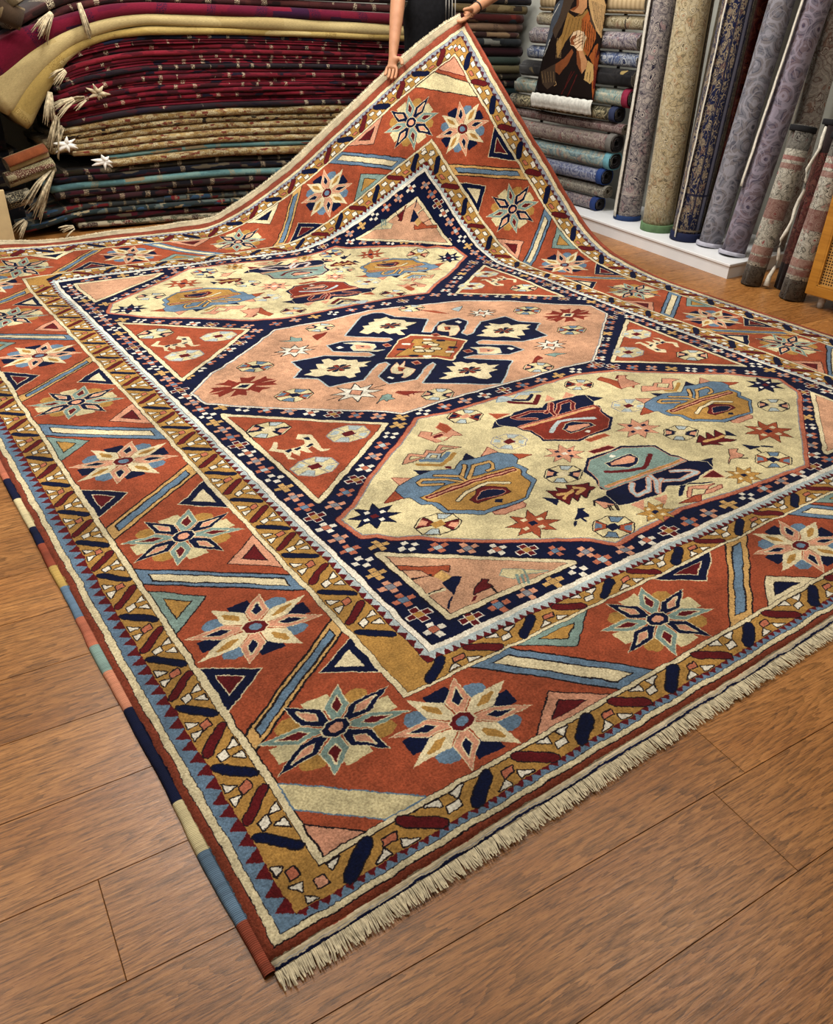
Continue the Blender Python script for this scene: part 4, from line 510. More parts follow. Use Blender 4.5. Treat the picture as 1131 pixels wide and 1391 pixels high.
fr_mat = plain('fringe_cotton', '#e3d6b6', .95, .1, .14, 90)
def fringe(u0, u1, v0, sgn, L, name):
    V = []; F = []
    u = u0
    bend = 0
    while u < u1:
        base = np.array(surf(u, v0)); e = np.array(surf(u, v0+sgn*.02)); d = (e-base)/np.linalg.norm(e-base)
        t = np.array(surf(u+.01, v0))-base; t /= np.linalg.norm(t); nn = np.cross(t, d)*sgn
        nn = nn if nn[2] > 0 else -nn
        bend = .9*bend+rng.normal(0, .12); ln = L*rng.uniform(.75, 1.12); w = rng.uniform(.0011, .0021)
        p = base-d*.0005+nn*rng.uniform(-.001, .0015); pts = []
        for k in range(4):
            s = k/3
            q = p+d*ln*s+t*(bend*.35*ln*s*s+rng.normal(0, .0008)*s)+nn*(rng.uniform(-.002, .003)*s-(.003*s if base[2] < .05 else 0))
            if base[2] < .05: q[2] = max(q[2], FLOOR+.002)
            pts.append(q)
        o = len(V)
        for k, q in enumerate(pts):
            ww = w*(1-.35*k/3)
            V += [q-t*ww, q+nn*ww*.9, q+t*ww]
        for k in range(3):
            for a in range(3): F.append((o+3*k+a, o+3*k+(a+1) % 3, o+3*k+3+(a+1) % 3, o+3*k+3+a))
        F.append((o, o+2, o+1)); F.append((o+9, o+10, o+11))
        u += rng.uniform(.0018, .0034)
    return mesh_obj(name, V, F, fr_mat, carpet, smooth=False)
fringe(-.137, 3.19, -.1222, -1, .030, 'fringe'); fringe(-.137, 3.19, 4.024, 1, .016, 'fringe')

# ================================================================== SETTING
# floor: wooden boards laid 4 degrees off the carpet's short side; one mesh, every board its own tone
wd = NT('oak_boards', .42, spec=.35)
at = wd.new('ShaderNodeAttribute', attribute_name='board'); uvn = wd.new('ShaderNodeUVMap')
sep = wd.new('ShaderNodeSeparateColor'); wd.link(at.outputs['Color'], sep.inputs[0])
off = wd.new('ShaderNodeCombineXYZ'); wd.link(wd.math('MULTIPLY', sep.outputs[0], 37.0), off.inputs[0]); wd.link(wd.math('MULTIPLY', sep.outputs[1], 19.0), off.inputs[1])
vadd = wd.new('ShaderNodeVectorMath', operation='ADD'); wd.link(uvn.outputs[0], vadd.inputs[0]); wd.link(off.outputs[0], vadd.inputs[1])
vec = vadd.outputs[0]
n1 = wd.noise(wd.map(vec, (1.0, 7.5, 1)), 1.2, 2, .5)
rn = wd.noise(wd.map(vec, (7, 55, 1)), 1, 3, .6)
ring_ = wd.math('FRACT', wd.math('ADD', wd.math('MULTIPLY', n1, 21.0), wd.math('MULTIPLY', rn, 1.6)))
ringt = wd.math('POWER', ring_, 1.6)
grain = wd.noise(wd.map(vec, (13, 150, 1)), 1, 6, .78)
pore = wd.noise(wd.map(vec, (30, 420, 1)), 1, 3, .65)
blot = wd.noise(wd.map(vec, (1.6, 5, 1)), 1.3, 3)
c = wd.ramp(wd.math('ADD', wd.math('MULTIPLY', ringt, -.17), wd.math('MULTIPLY', grain, 1.08)), [(.22, '#5c3a18'), (.38, '#8f6434'), (.52, '#b07c46'), (.70, '#c9945a')])
c = wd.mix(.55, c, wd.ramp(blot, [(.3, '#c4a888'), (.7, '#ffffff')]), 'MULTIPLY')
c = wd.mix(.6, c, wd.ramp(pore, [(.38, '#75593a'), (.47, '#ffffff')]), 'MULTIPLY')
c = wd.mix(1, c, wd.ramp(sep.outputs[2], [(0, '#dfd8d0'), (1, '#fffaf2')]), 'MULTIPLY')
wd.base(c); wd.bump(wd.math('ADD', grain, wd.math('MULTIPLY', pore, .6)), .12, .003)
wd.link(wd.ramp(grain, [(.2, '#b0b0b0'), (.8, '#868686')]), wd.b.inputs['Roughness'])
RX0, RX1, RY0, RY1 = -2.4, 4.32, -2.6, 5.12
def build_floor():
    V = []; F = []; UV = []; CO = []
    ang = math.radians(-4.2); ca, sa = math.cos(ang), math.sin(ang); w = .185
    org = np.array([-.133, -.209]); ex = np.array([ca, sa]); ey = np.array([-sa, ca])
    # row 0 is the board between v=-.209 and -.024
    for r in range(-18, 34):
        fix = {1: -.2, -1: .811}.get(r)
        x = ((.9+rng.uniform(-.3, .3) if r >= 0 else 1.5+rng.uniform(-.08, .12)) if fix is None else fix)-1.9*4
        while x < 8.5:
            L = 1.9
            y0, y1 = r*w, r*w+w
            g = .0003
            cr = [(x+g, y0+g), (x+L-g, y0+g), (x+L-g, y1-g), (x+g, y1-g)]
            P2 = [org+ex*a+ey*b for a, b in cr]
            if min(p[0] for p in P2) < RX1 and max(p[0] for p in P2) > RX0 and min(p[1] for p in P2) < RY1 and max(p[1] for p in P2) > RY0:
                o = len(V); cc = rng.uniform(0, 1, 3)
                be = .0007
                ins = [(x+g+be, y0+g+be), (x+L-g-be, y0+g+be), (x+L-g-be, y1-g-be), (x+g+be, y1-g-be)]
                for a, b in ins: q = org+ex*a+ey*b; V.append((q[0], q[1], FLOOR)); UV.append((a, b)); CO.append((*cc, 1))
                for a, b in cr: q = org+ex*a+ey*b; V.append((q[0], q[1], FLOOR-.0012)); UV.append((a, b)); CO.append((*cc, 1))
                F.append((o, o+1, o+2, o+3))
                for k in range(4): F.append((o+4+k, o+4+(k+1) % 4, o+(k+1) % 4, o+k))
            x += L
    o = len(V)
    V += [(RX0-.3, RY0-.3, FLOOR-.0016), (RX1+.3, RY0-.3, FLOOR-.0016), (RX1+.3, RY1+.3, FLOOR-.0016), (RX0-.3, RY1+.3, FLOOR-.0016)]; UV += [(0, 0)]*4; CO += [(.5, .5, 0, 1)]*4
    V += [(x, y, FLOOR-.1) for x, y, z in V[o:o+4]]; UV += [(0, 0)]*4; CO += [(.5, .5, 0, 1)]*4
    F.append((o, o+1, o+2, o+3)); F.append((o+7, o+6, o+5, o+4))
    for k in range(4): F.append((o+k, o+4+k, o+4+(k+1) % 4, o+(k+1) % 4))
    fm = [0]*(len(F)-6)+[1]*6
    ob = mesh_obj('floor', V, F, [wd.m, plain('board_gap', '#3a281a', .9)], smooth=False, uvs=UV, fm=fm)
    ca_ = ob.data.color_attributes.new('board', 'FLOAT_COLOR', 'POINT'); ca_.data.foreach_set('color', np.array(CO, np.float32).ravel())
    ob['kind'] = 'structure'
build_floor()
wallm = plain('wall_paint', '#b9b9b0', .85, .2, .04, 6)
for nm, c, s in [('wall_back', ((RX0+RX1)/2, RY1+.05, 1.45), (RX1-RX0+.2, .1, 2.92)), ('wall_right', (RX1+.05, (RY0+RY1)/2, 1.45), (.1, RY1-RY0, 2.92)),
                 ('wall_left', (RX0-.05, (RY0+RY1)/2, 1.45), (.1, RY1-RY0, 2.92)), ('wall_front', ((RX0+RX1)/2, RY0-.05, 1.45), (RX1-RX0+.2, .1, 2.92)),
                 ('ceiling', ((RX0+RX1)/2, (RY0+RY1)/2, 2.95), (RX1-RX0+.2, RY1-RY0+.2, .1))]:
    bm = bmesh.new(); add_box(bm, c, s); o = bm_obj(nm, bm, wallm); o['kind'] = 'structure'
# ================================================================== PILES OF FOLDED RUGS
def rug_fabric(name, stops, su=(9, 60), specks=None, bumpy=.3, seed=0):
    """woven colours in blocks along the fold (object x) with small knots"""
    m = NT(name, .95, sheen=.08, spec=.08)
    co = m.map(m.coord('UV'), (1, 1, 1), (seed*3.7, seed*1.3, 0))
    v = m.vor(m.map(co, (su[0], su[1], 1)), 1, 'Color', metric='CHEBYCHEV', rnd=.9)
    sp = m.new('ShaderNodeSeparateColor'); m.link(v, sp.inputs[0])
    c = m.ramp(sp.outputs[0], stops, True)
    if specks:
        sx = m.new('ShaderNodeSeparateXYZ'); m.link(co, sx.inputs[0])
        fx = m.math('FRACT', m.math('ADD', m.math('MULTIPLY', sx.outputs[0], su[0]*.62), m.math('MULTIPLY', m.noise(co, 1.3, 1), 1.5)))
        n2 = m.noise(m.map(co, (150, 210, 1)), 1, 2, .6); v3 = m.noise(m.map(co, (5, 2, 1)), 1, 2)
        hit = m.math('MULTIPLY', m.math('MULTIPLY', m.math('LESS_THAN', fx, .20 if specks[1] > .75 else 2.), m.math('GREATER_THAN', n2, .52 if specks[1] > .75 else .56)), m.math('GREATER_THAN', v3, specks[2]-.02))
        c = m.mix(hit, c, specks[0])
    wv = m.noise(m.map(co, (60, 900, 1)), 1, 3)
    big = m.noise(m.map(co, (2.5, 12, 1)), 1, 2)
    c = m.mix(.8, c, m.ramp(wv, [(.25, '#8e8e8e'), (.75, '#ffffff')]), 'MULTIPLY')
    c = m.mix(.5, c, m.ramp(big, [(.3, '#8a8480'), (.7, '#ffffff')]), 'MULTIPLY')
    m.base(c); m.bump(wv, bumpy, .006)
    return m.m
WH = '#d8c8a8'
def red(seed, specks=True, a='#6a1526', b='#7d1c2c', c='#3c1018'): return rug_fabric('burgundy_weave', [(0, a), (.42, b), (.7, c), (.86, '#4d1220'), (.95, '#1c1426')], (13+seed % 4, 55), (WH, .80, .52) if specks else None, seed=seed)
def cream(seed, dark=False): return rug_fabric('cream_weave', [(0, '#b59a68'), (.35, '#c7b48a'), (.55, '#8f6a48'), (.68, '#2c2420' if dark else '#a5854f'), (.8, '#c9b88f'), (.93, '#7d3a2c')], (34, 80), ('#1f1a18' if dark else '#5a3c28', .66, .42), seed=seed)
def teal(seed): return rug_fabric('teal_weave', [(0, '#6c9799'), (.55, '#5a8186'), (.74, '#80a29c'), (.88, '#a08d6d'), (.96, '#8c5a4a')], (9, 40), ('#b5a07a', .8, .5), seed=seed)
def dark(seed, tint='#1e1a22'): return rug_fabric('dark_weave', [(0, tint), (.5, '#15131a'), (.72, '#2a2020'), (.86, '#401620'), (.95, '#5a5040')], (12, 50), ('#b09c80', .88, .52), seed=seed)
def multi(seed, g='#3f4446'): return rug_fabric('multicolour_weave', [(0, g), (.4, '#33383a'), (.58, '#5f6a66'), (.7, '#7c2a2e'), (.8, '#a89878'), (.9, '#3d5a78')], (20, 45), ('#a89878', .8, .45), seed=seed)
tass_mat = plain('tassel_wool', '#d3c2a0', .95, .1, .25, 60)
def folded(name, path, front, depth, mat, label, group, bumps=1, rot_end=True, parent_loc=None, seed=0, cat='rug'):
    """path: (x, z, thickness) of the fold seen from the room; the rug runs back from it to the wall"""
    P = np.array(path, float); d = np.r_[0, np.cumsum(np.hypot(np.diff(P[:, 0]), np.diff(P[:, 1])))]
    n = max(int(d[-1]/.035), 12); s = np.linspace(0, d[-1], n)
    # smooth interpolation
    def sm(k):
        y = np.interp(s, d, P[:, k]); yy = np.pad(y, 2, mode='edge'); return (yy[:-4]+2*yy[1:-3]+3*yy[2:-2]+2*yy[3:-1]+yy[4:])/9
    x, z, t = sm(0), sm(1), sm(2); x[0], x[-1] = P[0, 0], P[-1, 0]
    tx_, tz_ = np.gradient(x), np.gradient(z); L = np.hypot(tx_, tz_); nx, nz = -tz_/L, tx_/L
    V = []; F = []; UV = []; prof = []
    K = 9
    for k in range(K):
        a = PI/2-PI*k/(K-1); prof.append((math.cos(a), math.sin(a)))
    M = K+2; o = np.array([x[n//2], front, z[n//2]])
    for i in range(n):
        r = t[i]/2; w = mnoise.noise(Vector((x[i]*3, seed*5.1, 0)))*.012
        rr = min(r, .035)
        tw = .5+.5*mnoise.noise(Vector((x[i]*4.3, seed*2.2, 4)))
        for k, (cy, cz) in enumerate(prof):
            h = cz*r
            if bumps == 2: cyy = abs(math.sin((k/(K-1))*2*PI))**.6*.9 if 0 < k < K-1 else 0
            else: cyy = cy
            V.append((x[i]+nx[i]*h-o[0], front+w+rr-rr*cyy*1.0-o[1], z[i]+nz[i]*h-o[2])); UV.append((s[i], k/(K-1)*r*3.1))
        V.append((x[i]-nx[i]*r-o[0], front+depth-o[1], z[i]-nz[i]*r-o[2])); UV.append((s[i], r*3.1+.3)); V.append((x[i]+nx[i]*r-o[0], front+depth-o[1], z[i]+nz[i]*r-o[2])); UV.append((s[i], -.3))
    for i in range(n-1):
        for k in range(M): F.append((i*M+k, i*M+(k+1) % M, (i+1)*M+(k+1) % M, (i+1)*M+k))
    F.append(tuple(range(M))[::-1]); F.append(tuple((n-1)*M+k for k in range(M)))
    ob = mesh_obj(name, V, F, mat, uvs=UV, loc=tuple(o))
    return tag(ob, label, cat, group)
def tassel(parent, base, dirv, L, n=14, spread=.35, w=.004, mat=None, name='tassel'):
    """a bunch of loose warp threads hanging from a rug's corner (world coordinates)"""
    bm = bmesh.new(); d = Vector(dirv).normalized(); a = d.orthogonal().normalized(); b = d.cross(a)
    base = Vector(base)
    for k in range(n):
        th = rng.uniform(0, 2*PI); sp = spread*math.sqrt(rng.uniform(0, 1)); e = (d+a*math.cos(th)*sp+b*math.sin(th)*sp*.6).normalized()
        st = base+a*math.cos(th)*.012+b*math.sin(th)*.008
        ln = L*rng.uniform(.7, 1.1); sag = Vector((0, 0, -1))*ln*.18
        add_tube(bm, [st, st+e*ln*.5+sag*.2, st+e*ln+sag], [w*.8, w, w*.35], 5)
    o = bm_obj(name, bm, mat or tass_mat, None, True)
    off = Vector(parent.location)
    for v in o.data.vertices: v.co -= off
    o.parent = parent; return o
LATE = []
LAY = [["red",0,[[0.949,0.9069,0.0185],[0.992,0.9315,0.0195],[1.089,0.9525,0.0198],[1.187,0.9714,0.0201],[1.237,0.9811,0.0202],[1.404,0.9967,0.0201],[1.619,1.0006,0.02],[1.843,1.0047,0.0199],[2.078,1.0014,0.0197],[2.326,0.9979,0.0195],[2.586,0.991,0.0194],[2.86,0.9837,0.0192],[3.162,0.9738,0.0189]]],["red",1,[[0.919,0.8729,0.0197],[0.988,0.9104,0.0214],[1.085,0.931,0.0218],[1.184,0.9497,0.0221],[1.234,0.9592,0.0222],[1.401,0.9749,0.0221],[1.616,0.9789,0.022],[1.841,0.9832,0.0218],[2.077,0.98,0.0217],[2.324,0.9767,0.0215],[2.585,0.97,0.0213],[2.86,0.9629,0.0211],[3.162,0.9533,0.0208]]],["red",2,[[0.949,0.8669,0.0274],[1.08,0.9049,0.029],[1.179,0.9232,0.0294],[1.229,0.9325,0.0296],[1.397,0.9483,0.0295],[1.613,0.9525,0.0293],[1.838,0.9569,0.0291],[2.075,0.954,0.0289],[2.323,0.9509,0.0286],[2.584,0.9444,0.0284],[2.86,0.9375,0.0281],[3.163,0.9283,0.0277]]],["red",3,[[0.901,0.8193,0.0236],[0.978,0.8566,0.026],[1.075,0.8763,0.0264],[1.174,0.8943,0.0267],[1.224,0.9034,0.0269],[1.393,0.9192,0.0268],[1.609,0.9237,0.0267],[1.835,0.9283,0.0265],[2.072,0.9256,0.0263],[2.321,0.9227,0.026],[2.584,0.9165,0.0258],[2.86,0.9098,0.0256],[3.164,0.901,0.0252]]],["red",4,[[0.88,0.7901,0.0177],[0.973,0.8329,0.02],[1.071,0.8522,0.0203],[1.17,0.8699,0.0206],[1.22,0.8788,0.0207],[1.389,0.8948,0.0206],[1.606,0.8993,0.0205],[1.833,0.9041,0.0204],[2.07,0.9016,0.0202],[2.32,0.899,0.02],[2.583,0.8929,0.0199],[2.86,0.8865,0.0197],[3.165,0.878,0.0194]]],["red",5,[[0.91,0.7844,0.0226],[0.969,0.81,0.0243],[1.067,0.829,0.0247],[1.166,0.8463,0.0251],[1.216,0.8551,0.0252],[1.385,0.8712,0.0252],[1.603,0.8759,0.025],[1.831,0.8808,0.0248],[2.069,0.8785,0.0246],[2.319,0.8761,0.0244],[2.582,0.8702,0.0242],[2.86,0.864,0.024],[3.165,0.8559,0.0236]]],["red",6,[[0.855,0.7417,0.022],[0.964,0.7846,0.025],[1.062,0.8031,0.0255],[1.162,0.8201,0.0258],[1.212,0.8287,0.026],[1.382,0.8449,0.0259],[1.6,0.8497,0.0257],[1.828,0.8549,0.0255],[2.067,0.8528,0.0253],[2.318,0.8505,0.0251],[2.581,0.8449,0.0249],[2.86,0.8389,0.0247],[3.166,0.8312,0.0243]]],["red",7,[[0.876,0.7294,0.0189],[0.96,0.7608,0.0211],[1.058,0.779,0.0215],[1.158,0.7956,0.0217],[1.208,0.804,0.0219],[1.378,0.8203,0.0218],[1.596,0.8253,0.0217],[1.825,0.8306,0.0215],[2.065,0.8287,0.0214],[2.316,0.8267,0.0212],[2.581,0.8213,0.021],[2.86,0.8155,0.0208],[3.167,0.8081,0.0205]]],["red",8,[[0.838,0.6958,0.0249],[0.955,0.7352,0.0286],[1.053,0.7529,0.029],[1.153,0.7692,0.0294],[1.204,0.7775,0.0296],[1.374,0.7938,0.0295],[1.593,0.799,0.0293],[1.823,0.8045,0.0291],[2.063,0.8028,0.0289],[2.315,0.801,0.0286],[2.58,0.7958,0.0284],[2.86,0.7903,0.0281],[3.167,0.7833,0.0277]]],["red",9,[[0.85,0.6787,0.0182],[0.95,0.7098,0.0207],[1.049,0.7271,0.0211],[1.149,0.743,0.0214],[1.199,0.7511,0.0215],[1.37,0.7675,0.0214],[1.59,0.7729,0.0213],[1.82,0.7786,0.0211],[2.061,0.7771,0.021],[2.313,0.7755,0.0208],[2.579,0.7706,0.0206],[2.86,0.7653,0.0204],[3.168,0.7586,0.0201]]],["red",10,[[0.875,0.6665,0.0222],[0.946,0.6866,0.0244],[1.044,0.7035,0.0248],[1.145,0.7191,0.0252],[1.195,0.727,0.0253],[1.367,0.7435,0.0252],[1.587,0.749,0.0251],[1.818,0.7548,0.0249],[2.059,0.7535,0.0247],[2.312,0.7522,0.0245],[2.579,0.7474,0.0243],[2.86,0.7424,0.024],[3.169,0.7361,0.0237]]],["red",11,[[0.842,0.6354,0.023],[0.941,0.6605,0.0262],[1.04,0.677,0.0266],[1.14,0.6922,0.027],[1.191,0.6999,0.0272],[1.363,0.7165,0.0271],[1.583,0.7222,0.0269],[1.815,0.7282,0.0267],[2.057,0.7272,0.0265],[2.311,0.7261,0.0262],[2.578,0.7215,0.026],[2.86,0.7168,0.0257],[3.17,0.7108,0.0254]]],["red",12,[[0.854,0.6161,0.0225],[0.936,0.634,0.0252],[1.035,0.6501,0.0256],[1.135,0.6649,0.026],[1.186,0.6724,0.0261],[1.359,0.6892,0.026],[1.58,0.6951,0.0259],[1.812,0.7012,0.0257],[2.054,0.7004,0.0255],[2.309,0.6995,0.0252],[2.577,0.6952,0.025],[2.86,0.6907,0.0248],[3.17,0.6851,0.0244]]],["red",13,[[0.833,0.5884,0.024],[0.931,0.607,0.0273],[1.03,0.6225,0.0278],[1.131,0.637,0.0282],[1.182,0.6443,0.0284],[1.354,0.6612,0.0283],[1.577,0.6672,0.0281],[1.809,0.6736,0.0279],[2.052,0.673,0.0277],[2.308,0.6724,0.0274],[2.576,0.6683,0.0272],[2.86,0.6641,0.0269],[3.171,0.6589,0.0265]]],["red",14,[[0.852,0.567,0.0266],[0.925,0.5777,0.0295],[1.025,0.5927,0.03],[1.126,0.6068,0.0304],[1.177,0.6139,0.0306],[1.35,0.6308,0.0305],[1.573,0.6371,0.0303],[1.806,0.6437,0.0301],[2.05,0.6433,0.0299],[2.306,0.643,0.0296],[2.576,0.6392,0.0293],[2.86,0.6352,0.029],[3.172,0.6305,0.0286]]],["mid",0,[[0.854,0.5369,0.0337],[0.919,0.545,0.034],[1.018,0.558,0.0374],[1.119,0.5702,0.0406],[1.171,0.5767,0.0415],[1.344,0.5929,0.043],[1.568,0.5997,0.0423],[1.802,0.6064,0.0422],[2.047,0.6055,0.0435],[2.304,0.6046,0.0448],[2.575,0.6007,0.0455],[2.86,0.5965,0.0462],[3.173,0.5916,0.0468]]],["mid",1,[[0.824,0.5032,0.0261],[0.913,0.5138,0.0264],[1.012,0.5237,0.0291],[1.113,0.5329,0.0316],[1.164,0.5387,0.0323],[1.338,0.5535,0.0335],[1.563,0.561,0.0329],[1.798,0.5677,0.0329],[2.044,0.5657,0.0339],[2.302,0.5636,0.0349],[2.573,0.559,0.0354],[2.86,0.5541,0.036],[3.174,0.5487,0.0365]]],["mid",2,[[0.769,0.4657,0.0292],[0.826,0.4749,0.0305],[0.908,0.4843,0.0308],[1.006,0.4912,0.034],[1.107,0.4976,0.0369],[1.158,0.5026,0.0377],[1.333,0.5161,0.0391],[1.558,0.5242,0.0384],[1.794,0.5309,0.0384],[2.041,0.5278,0.0396],[2.3,0.5245,0.0408],[2.572,0.5194,0.0414],[2.86,0.5139,0.042],[3.176,0.5079,0.0426]]],["mid",3,[[0.779,0.4375,0.0303],[0.82,0.4431,0.0313],[0.902,0.4521,0.0316],[1.0,0.4557,0.0348],[1.1,0.4591,0.0378],[1.152,0.4632,0.0387],[1.327,0.4753,0.0401],[1.553,0.4841,0.0394],[1.79,0.4908,0.0394],[2.037,0.4865,0.0406],[2.297,0.482,0.0419],[2.571,0.4761,0.0425],[2.86,0.47,0.0432],[3.177,0.4634,0.0438]]],["mid",4,[[0.896,0.4219,0.027],[0.994,0.4224,0.0298],[1.094,0.4229,0.0324],[1.146,0.4262,0.0331],[1.321,0.4369,0.0344],[1.549,0.4464,0.0338],[1.786,0.4531,0.0337],[2.034,0.4476,0.0348],[2.295,0.4419,0.0359],[2.57,0.4355,0.0364],[2.86,0.4287,0.037],[3.178,0.4215,0.0375]]],["low",0,[[1.085,0.3922,0.0271],[1.141,0.395,0.0275],[1.316,0.4046,0.0285],[1.545,0.4137,0.0296],[1.783,0.42,0.0305],[2.032,0.4138,0.031],[2.293,0.4072,0.0315],[2.569,0.4002,0.032],[2.86,0.3929,0.0325],[3.179,0.3851,0.033]]],["low",1,[[1.092,0.3576,0.0407],[1.135,0.3597,0.0411],[1.311,0.3679,0.0426],[1.54,0.3757,0.0443],[1.779,0.3807,0.0457],[2.028,0.3739,0.0464],[2.291,0.3667,0.0471],[2.568,0.3591,0.0479],[2.86,0.351,0.0487],[3.181,0.3426,0.0494]]],["low",2,[[0.762,0.3131,0.0304],[0.877,0.3224,0.0314],[0.976,0.3214,0.0314],[1.077,0.32,0.0316],[1.129,0.322,0.032],[1.305,0.3289,0.0332],[1.535,0.3351,0.0345],[1.774,0.3388,0.0356],[2.025,0.3314,0.0361],[2.289,0.3235,0.0367],[2.566,0.3151,0.0373],[2.859,0.3063,0.038],[3.182,0.2973,0.0386]]],["low",3,[[0.756,0.2816,0.0308],[0.871,0.2898,0.0318],[0.97,0.2888,0.0318],[1.071,0.2872,0.032],[1.123,0.2889,0.0324],[1.3,0.2944,0.0336],[1.53,0.2993,0.035],[1.771,0.3019,0.0361],[2.022,0.2939,0.0366],[2.287,0.2854,0.0372],[2.565,0.2764,0.0378],[2.859,0.2669,0.0385],[3.183,0.2572,0.0391]]],["low",4,[[0.739,0.2383,0.0387],[0.78,0.2423,0.0391],[0.864,0.2504,0.04],[0.963,0.2517,0.0401],[1.065,0.2499,0.0403],[1.117,0.2512,0.0408],[1.294,0.2553,0.0423],[1.525,0.2586,0.044],[1.766,0.2599,0.0454],[2.019,0.2512,0.0462],[2.284,0.242,0.0469],[2.564,0.2323,0.0477],[2.859,0.2221,0.0485],[3.184,0.2117,0.0493]]],["low",5,[[0.756,0.2025,0.0351],[0.856,0.2112,0.0361],[0.956,0.2125,0.0361],[1.058,0.2105,0.0363],[1.11,0.2112,0.0367],[1.288,0.2138,0.0381],[1.519,0.2154,0.0397],[1.762,0.2153,0.041],[2.015,0.2059,0.0416],[2.282,0.196,0.0423],[2.563,0.1856,0.043],[2.859,0.1745,0.0438],[3.186,0.1633,0.0445]]],["low",6,[[0.833,0.1764,0.0345],[0.95,0.176,0.0347],[1.052,0.1738,0.0349],[1.104,0.1741,0.0353],[1.283,0.1752,0.0367],[1.514,0.1753,0.0382],[1.757,0.1739,0.0395],[2.012,0.1638,0.0401],[2.279,0.1532,0.0408],[2.561,0.142,0.0414],[2.859,0.1302,0.0422],[3.187,0.1183,0.0429]]],["low",7,[[0.663,0.1014,0.0376],[0.756,0.1161,0.0384],[0.841,0.1301,0.0393],[0.943,0.1378,0.0393],[1.046,0.1354,0.0395],[1.098,0.1353,0.0399],[1.277,0.1349,0.0415],[1.509,0.1333,0.0432],[1.753,0.1305,0.0446],[2.008,0.1198,0.0454],[2.277,0.1085,0.0461],[2.56,0.0965,0.0469],[2.859,0.0839,0.0477],[3.189,0.0712,0.0485]]],["low",8,[[0.55,0.0347,0.0284],[0.661,0.051,0.0278],[0.747,0.0704,0.0284],[0.833,0.0901,0.029],[0.937,0.1027,0.0289],[1.04,0.1001,0.0291],[1.092,0.0995,0.0294],[1.271,0.0977,0.0306],[1.504,0.0946,0.0319],[1.749,0.0905,0.0329],[2.005,0.0791,0.0335],[2.275,0.0671,0.034],[2.559,0.0545,0.0346],[2.859,0.0411,0.0352],[3.19,0.0277,0.0358]]],["low",9,[[0.829,0.069,0.0388],[0.931,0.0678,0.0388],[1.034,0.0649,0.039],[1.086,0.064,0.0395],[1.266,0.0608,0.0411],[1.499,0.0561,0.0428],[1.745,0.0508,0.0442],[2.002,0.0387,0.0449],[2.272,0.0261,0.0457],[2.558,0.0127,0.0465],[2.859,-0.0014,0.0473],[3.191,-0.0155,0.0481]]],["low",10,[[0.856,0.0311,0.0342],[0.924,0.0301,0.0343],[1.027,0.027,0.0345],[1.08,0.0256,0.0349],[1.26,0.0209,0.0363],[1.494,0.0145,0.0378],[1.74,0.0078,0.0391],[1.998,-0.0049,0.0397],[2.27,-0.0183,0.0404],[2.556,-0.0325,0.0411],[2.859,-0.0474,0.0419],[3.193,-0.0623,0.0426]]],["top",0,[[0.691,1.0335,0.0329],[0.795,1.087,0.0368],[0.934,1.1484,0.0371],[1.072,1.1848,0.0375],[1.428,1.209,0.039],[2.087,1.2225,0.0418],[3.141,1.2225,0.0465]]],["top",1,[[0.757,1.0082,0.0296],[0.864,1.072,0.0334],[1.025,1.1344,0.0376],[1.223,1.171,0.0344],[1.424,1.1801,0.0313],[1.853,1.1833,0.0369],[2.325,1.1812,0.0388],[3.142,1.1697,0.0467]]],["top",2,[[0.55,0.8425,0.1474],[0.713,0.9552,0.1333],[0.86,1.0159,0.0972],[1.012,1.068,0.0756],[1.214,1.1188,0.0654],[1.418,1.1371,0.057],[1.848,1.1365,0.0577],[2.322,1.1301,0.0628],[3.144,1.1121,0.0611]]],["top",3,[[0.547,0.7066,0.2024],[0.664,0.8108,0.1725],[0.813,0.9118,0.1281],[0.959,0.9901,0.0949],[1.123,1.0427,0.0769],[1.266,1.0722,0.0662],[1.41,1.0851,0.0592],[1.842,1.0783,0.0663],[2.319,1.0707,0.0741],[3.146,1.0454,0.071]]],["top",4,[[0.642,0.5942,0.1268],[0.737,0.7229,0.1185],[0.837,0.8259,0.0955],[0.932,0.9048,0.0535],[1.038,0.9634,0.0423],[1.195,1.0058,0.035],[1.402,1.0307,0.0437],[1.838,1.0323,0.0333],[2.317,1.0243,0.0328],[3.147,1.0075,0.038]]]]
ordn = ['first','second','third','fourth','fifth','sixth','seventh','eighth','ninth','tenth','eleventh','twelfth','thirteenth','fourteenth','fifteenth','sixteenth']
FY = 4.42
piles = {}
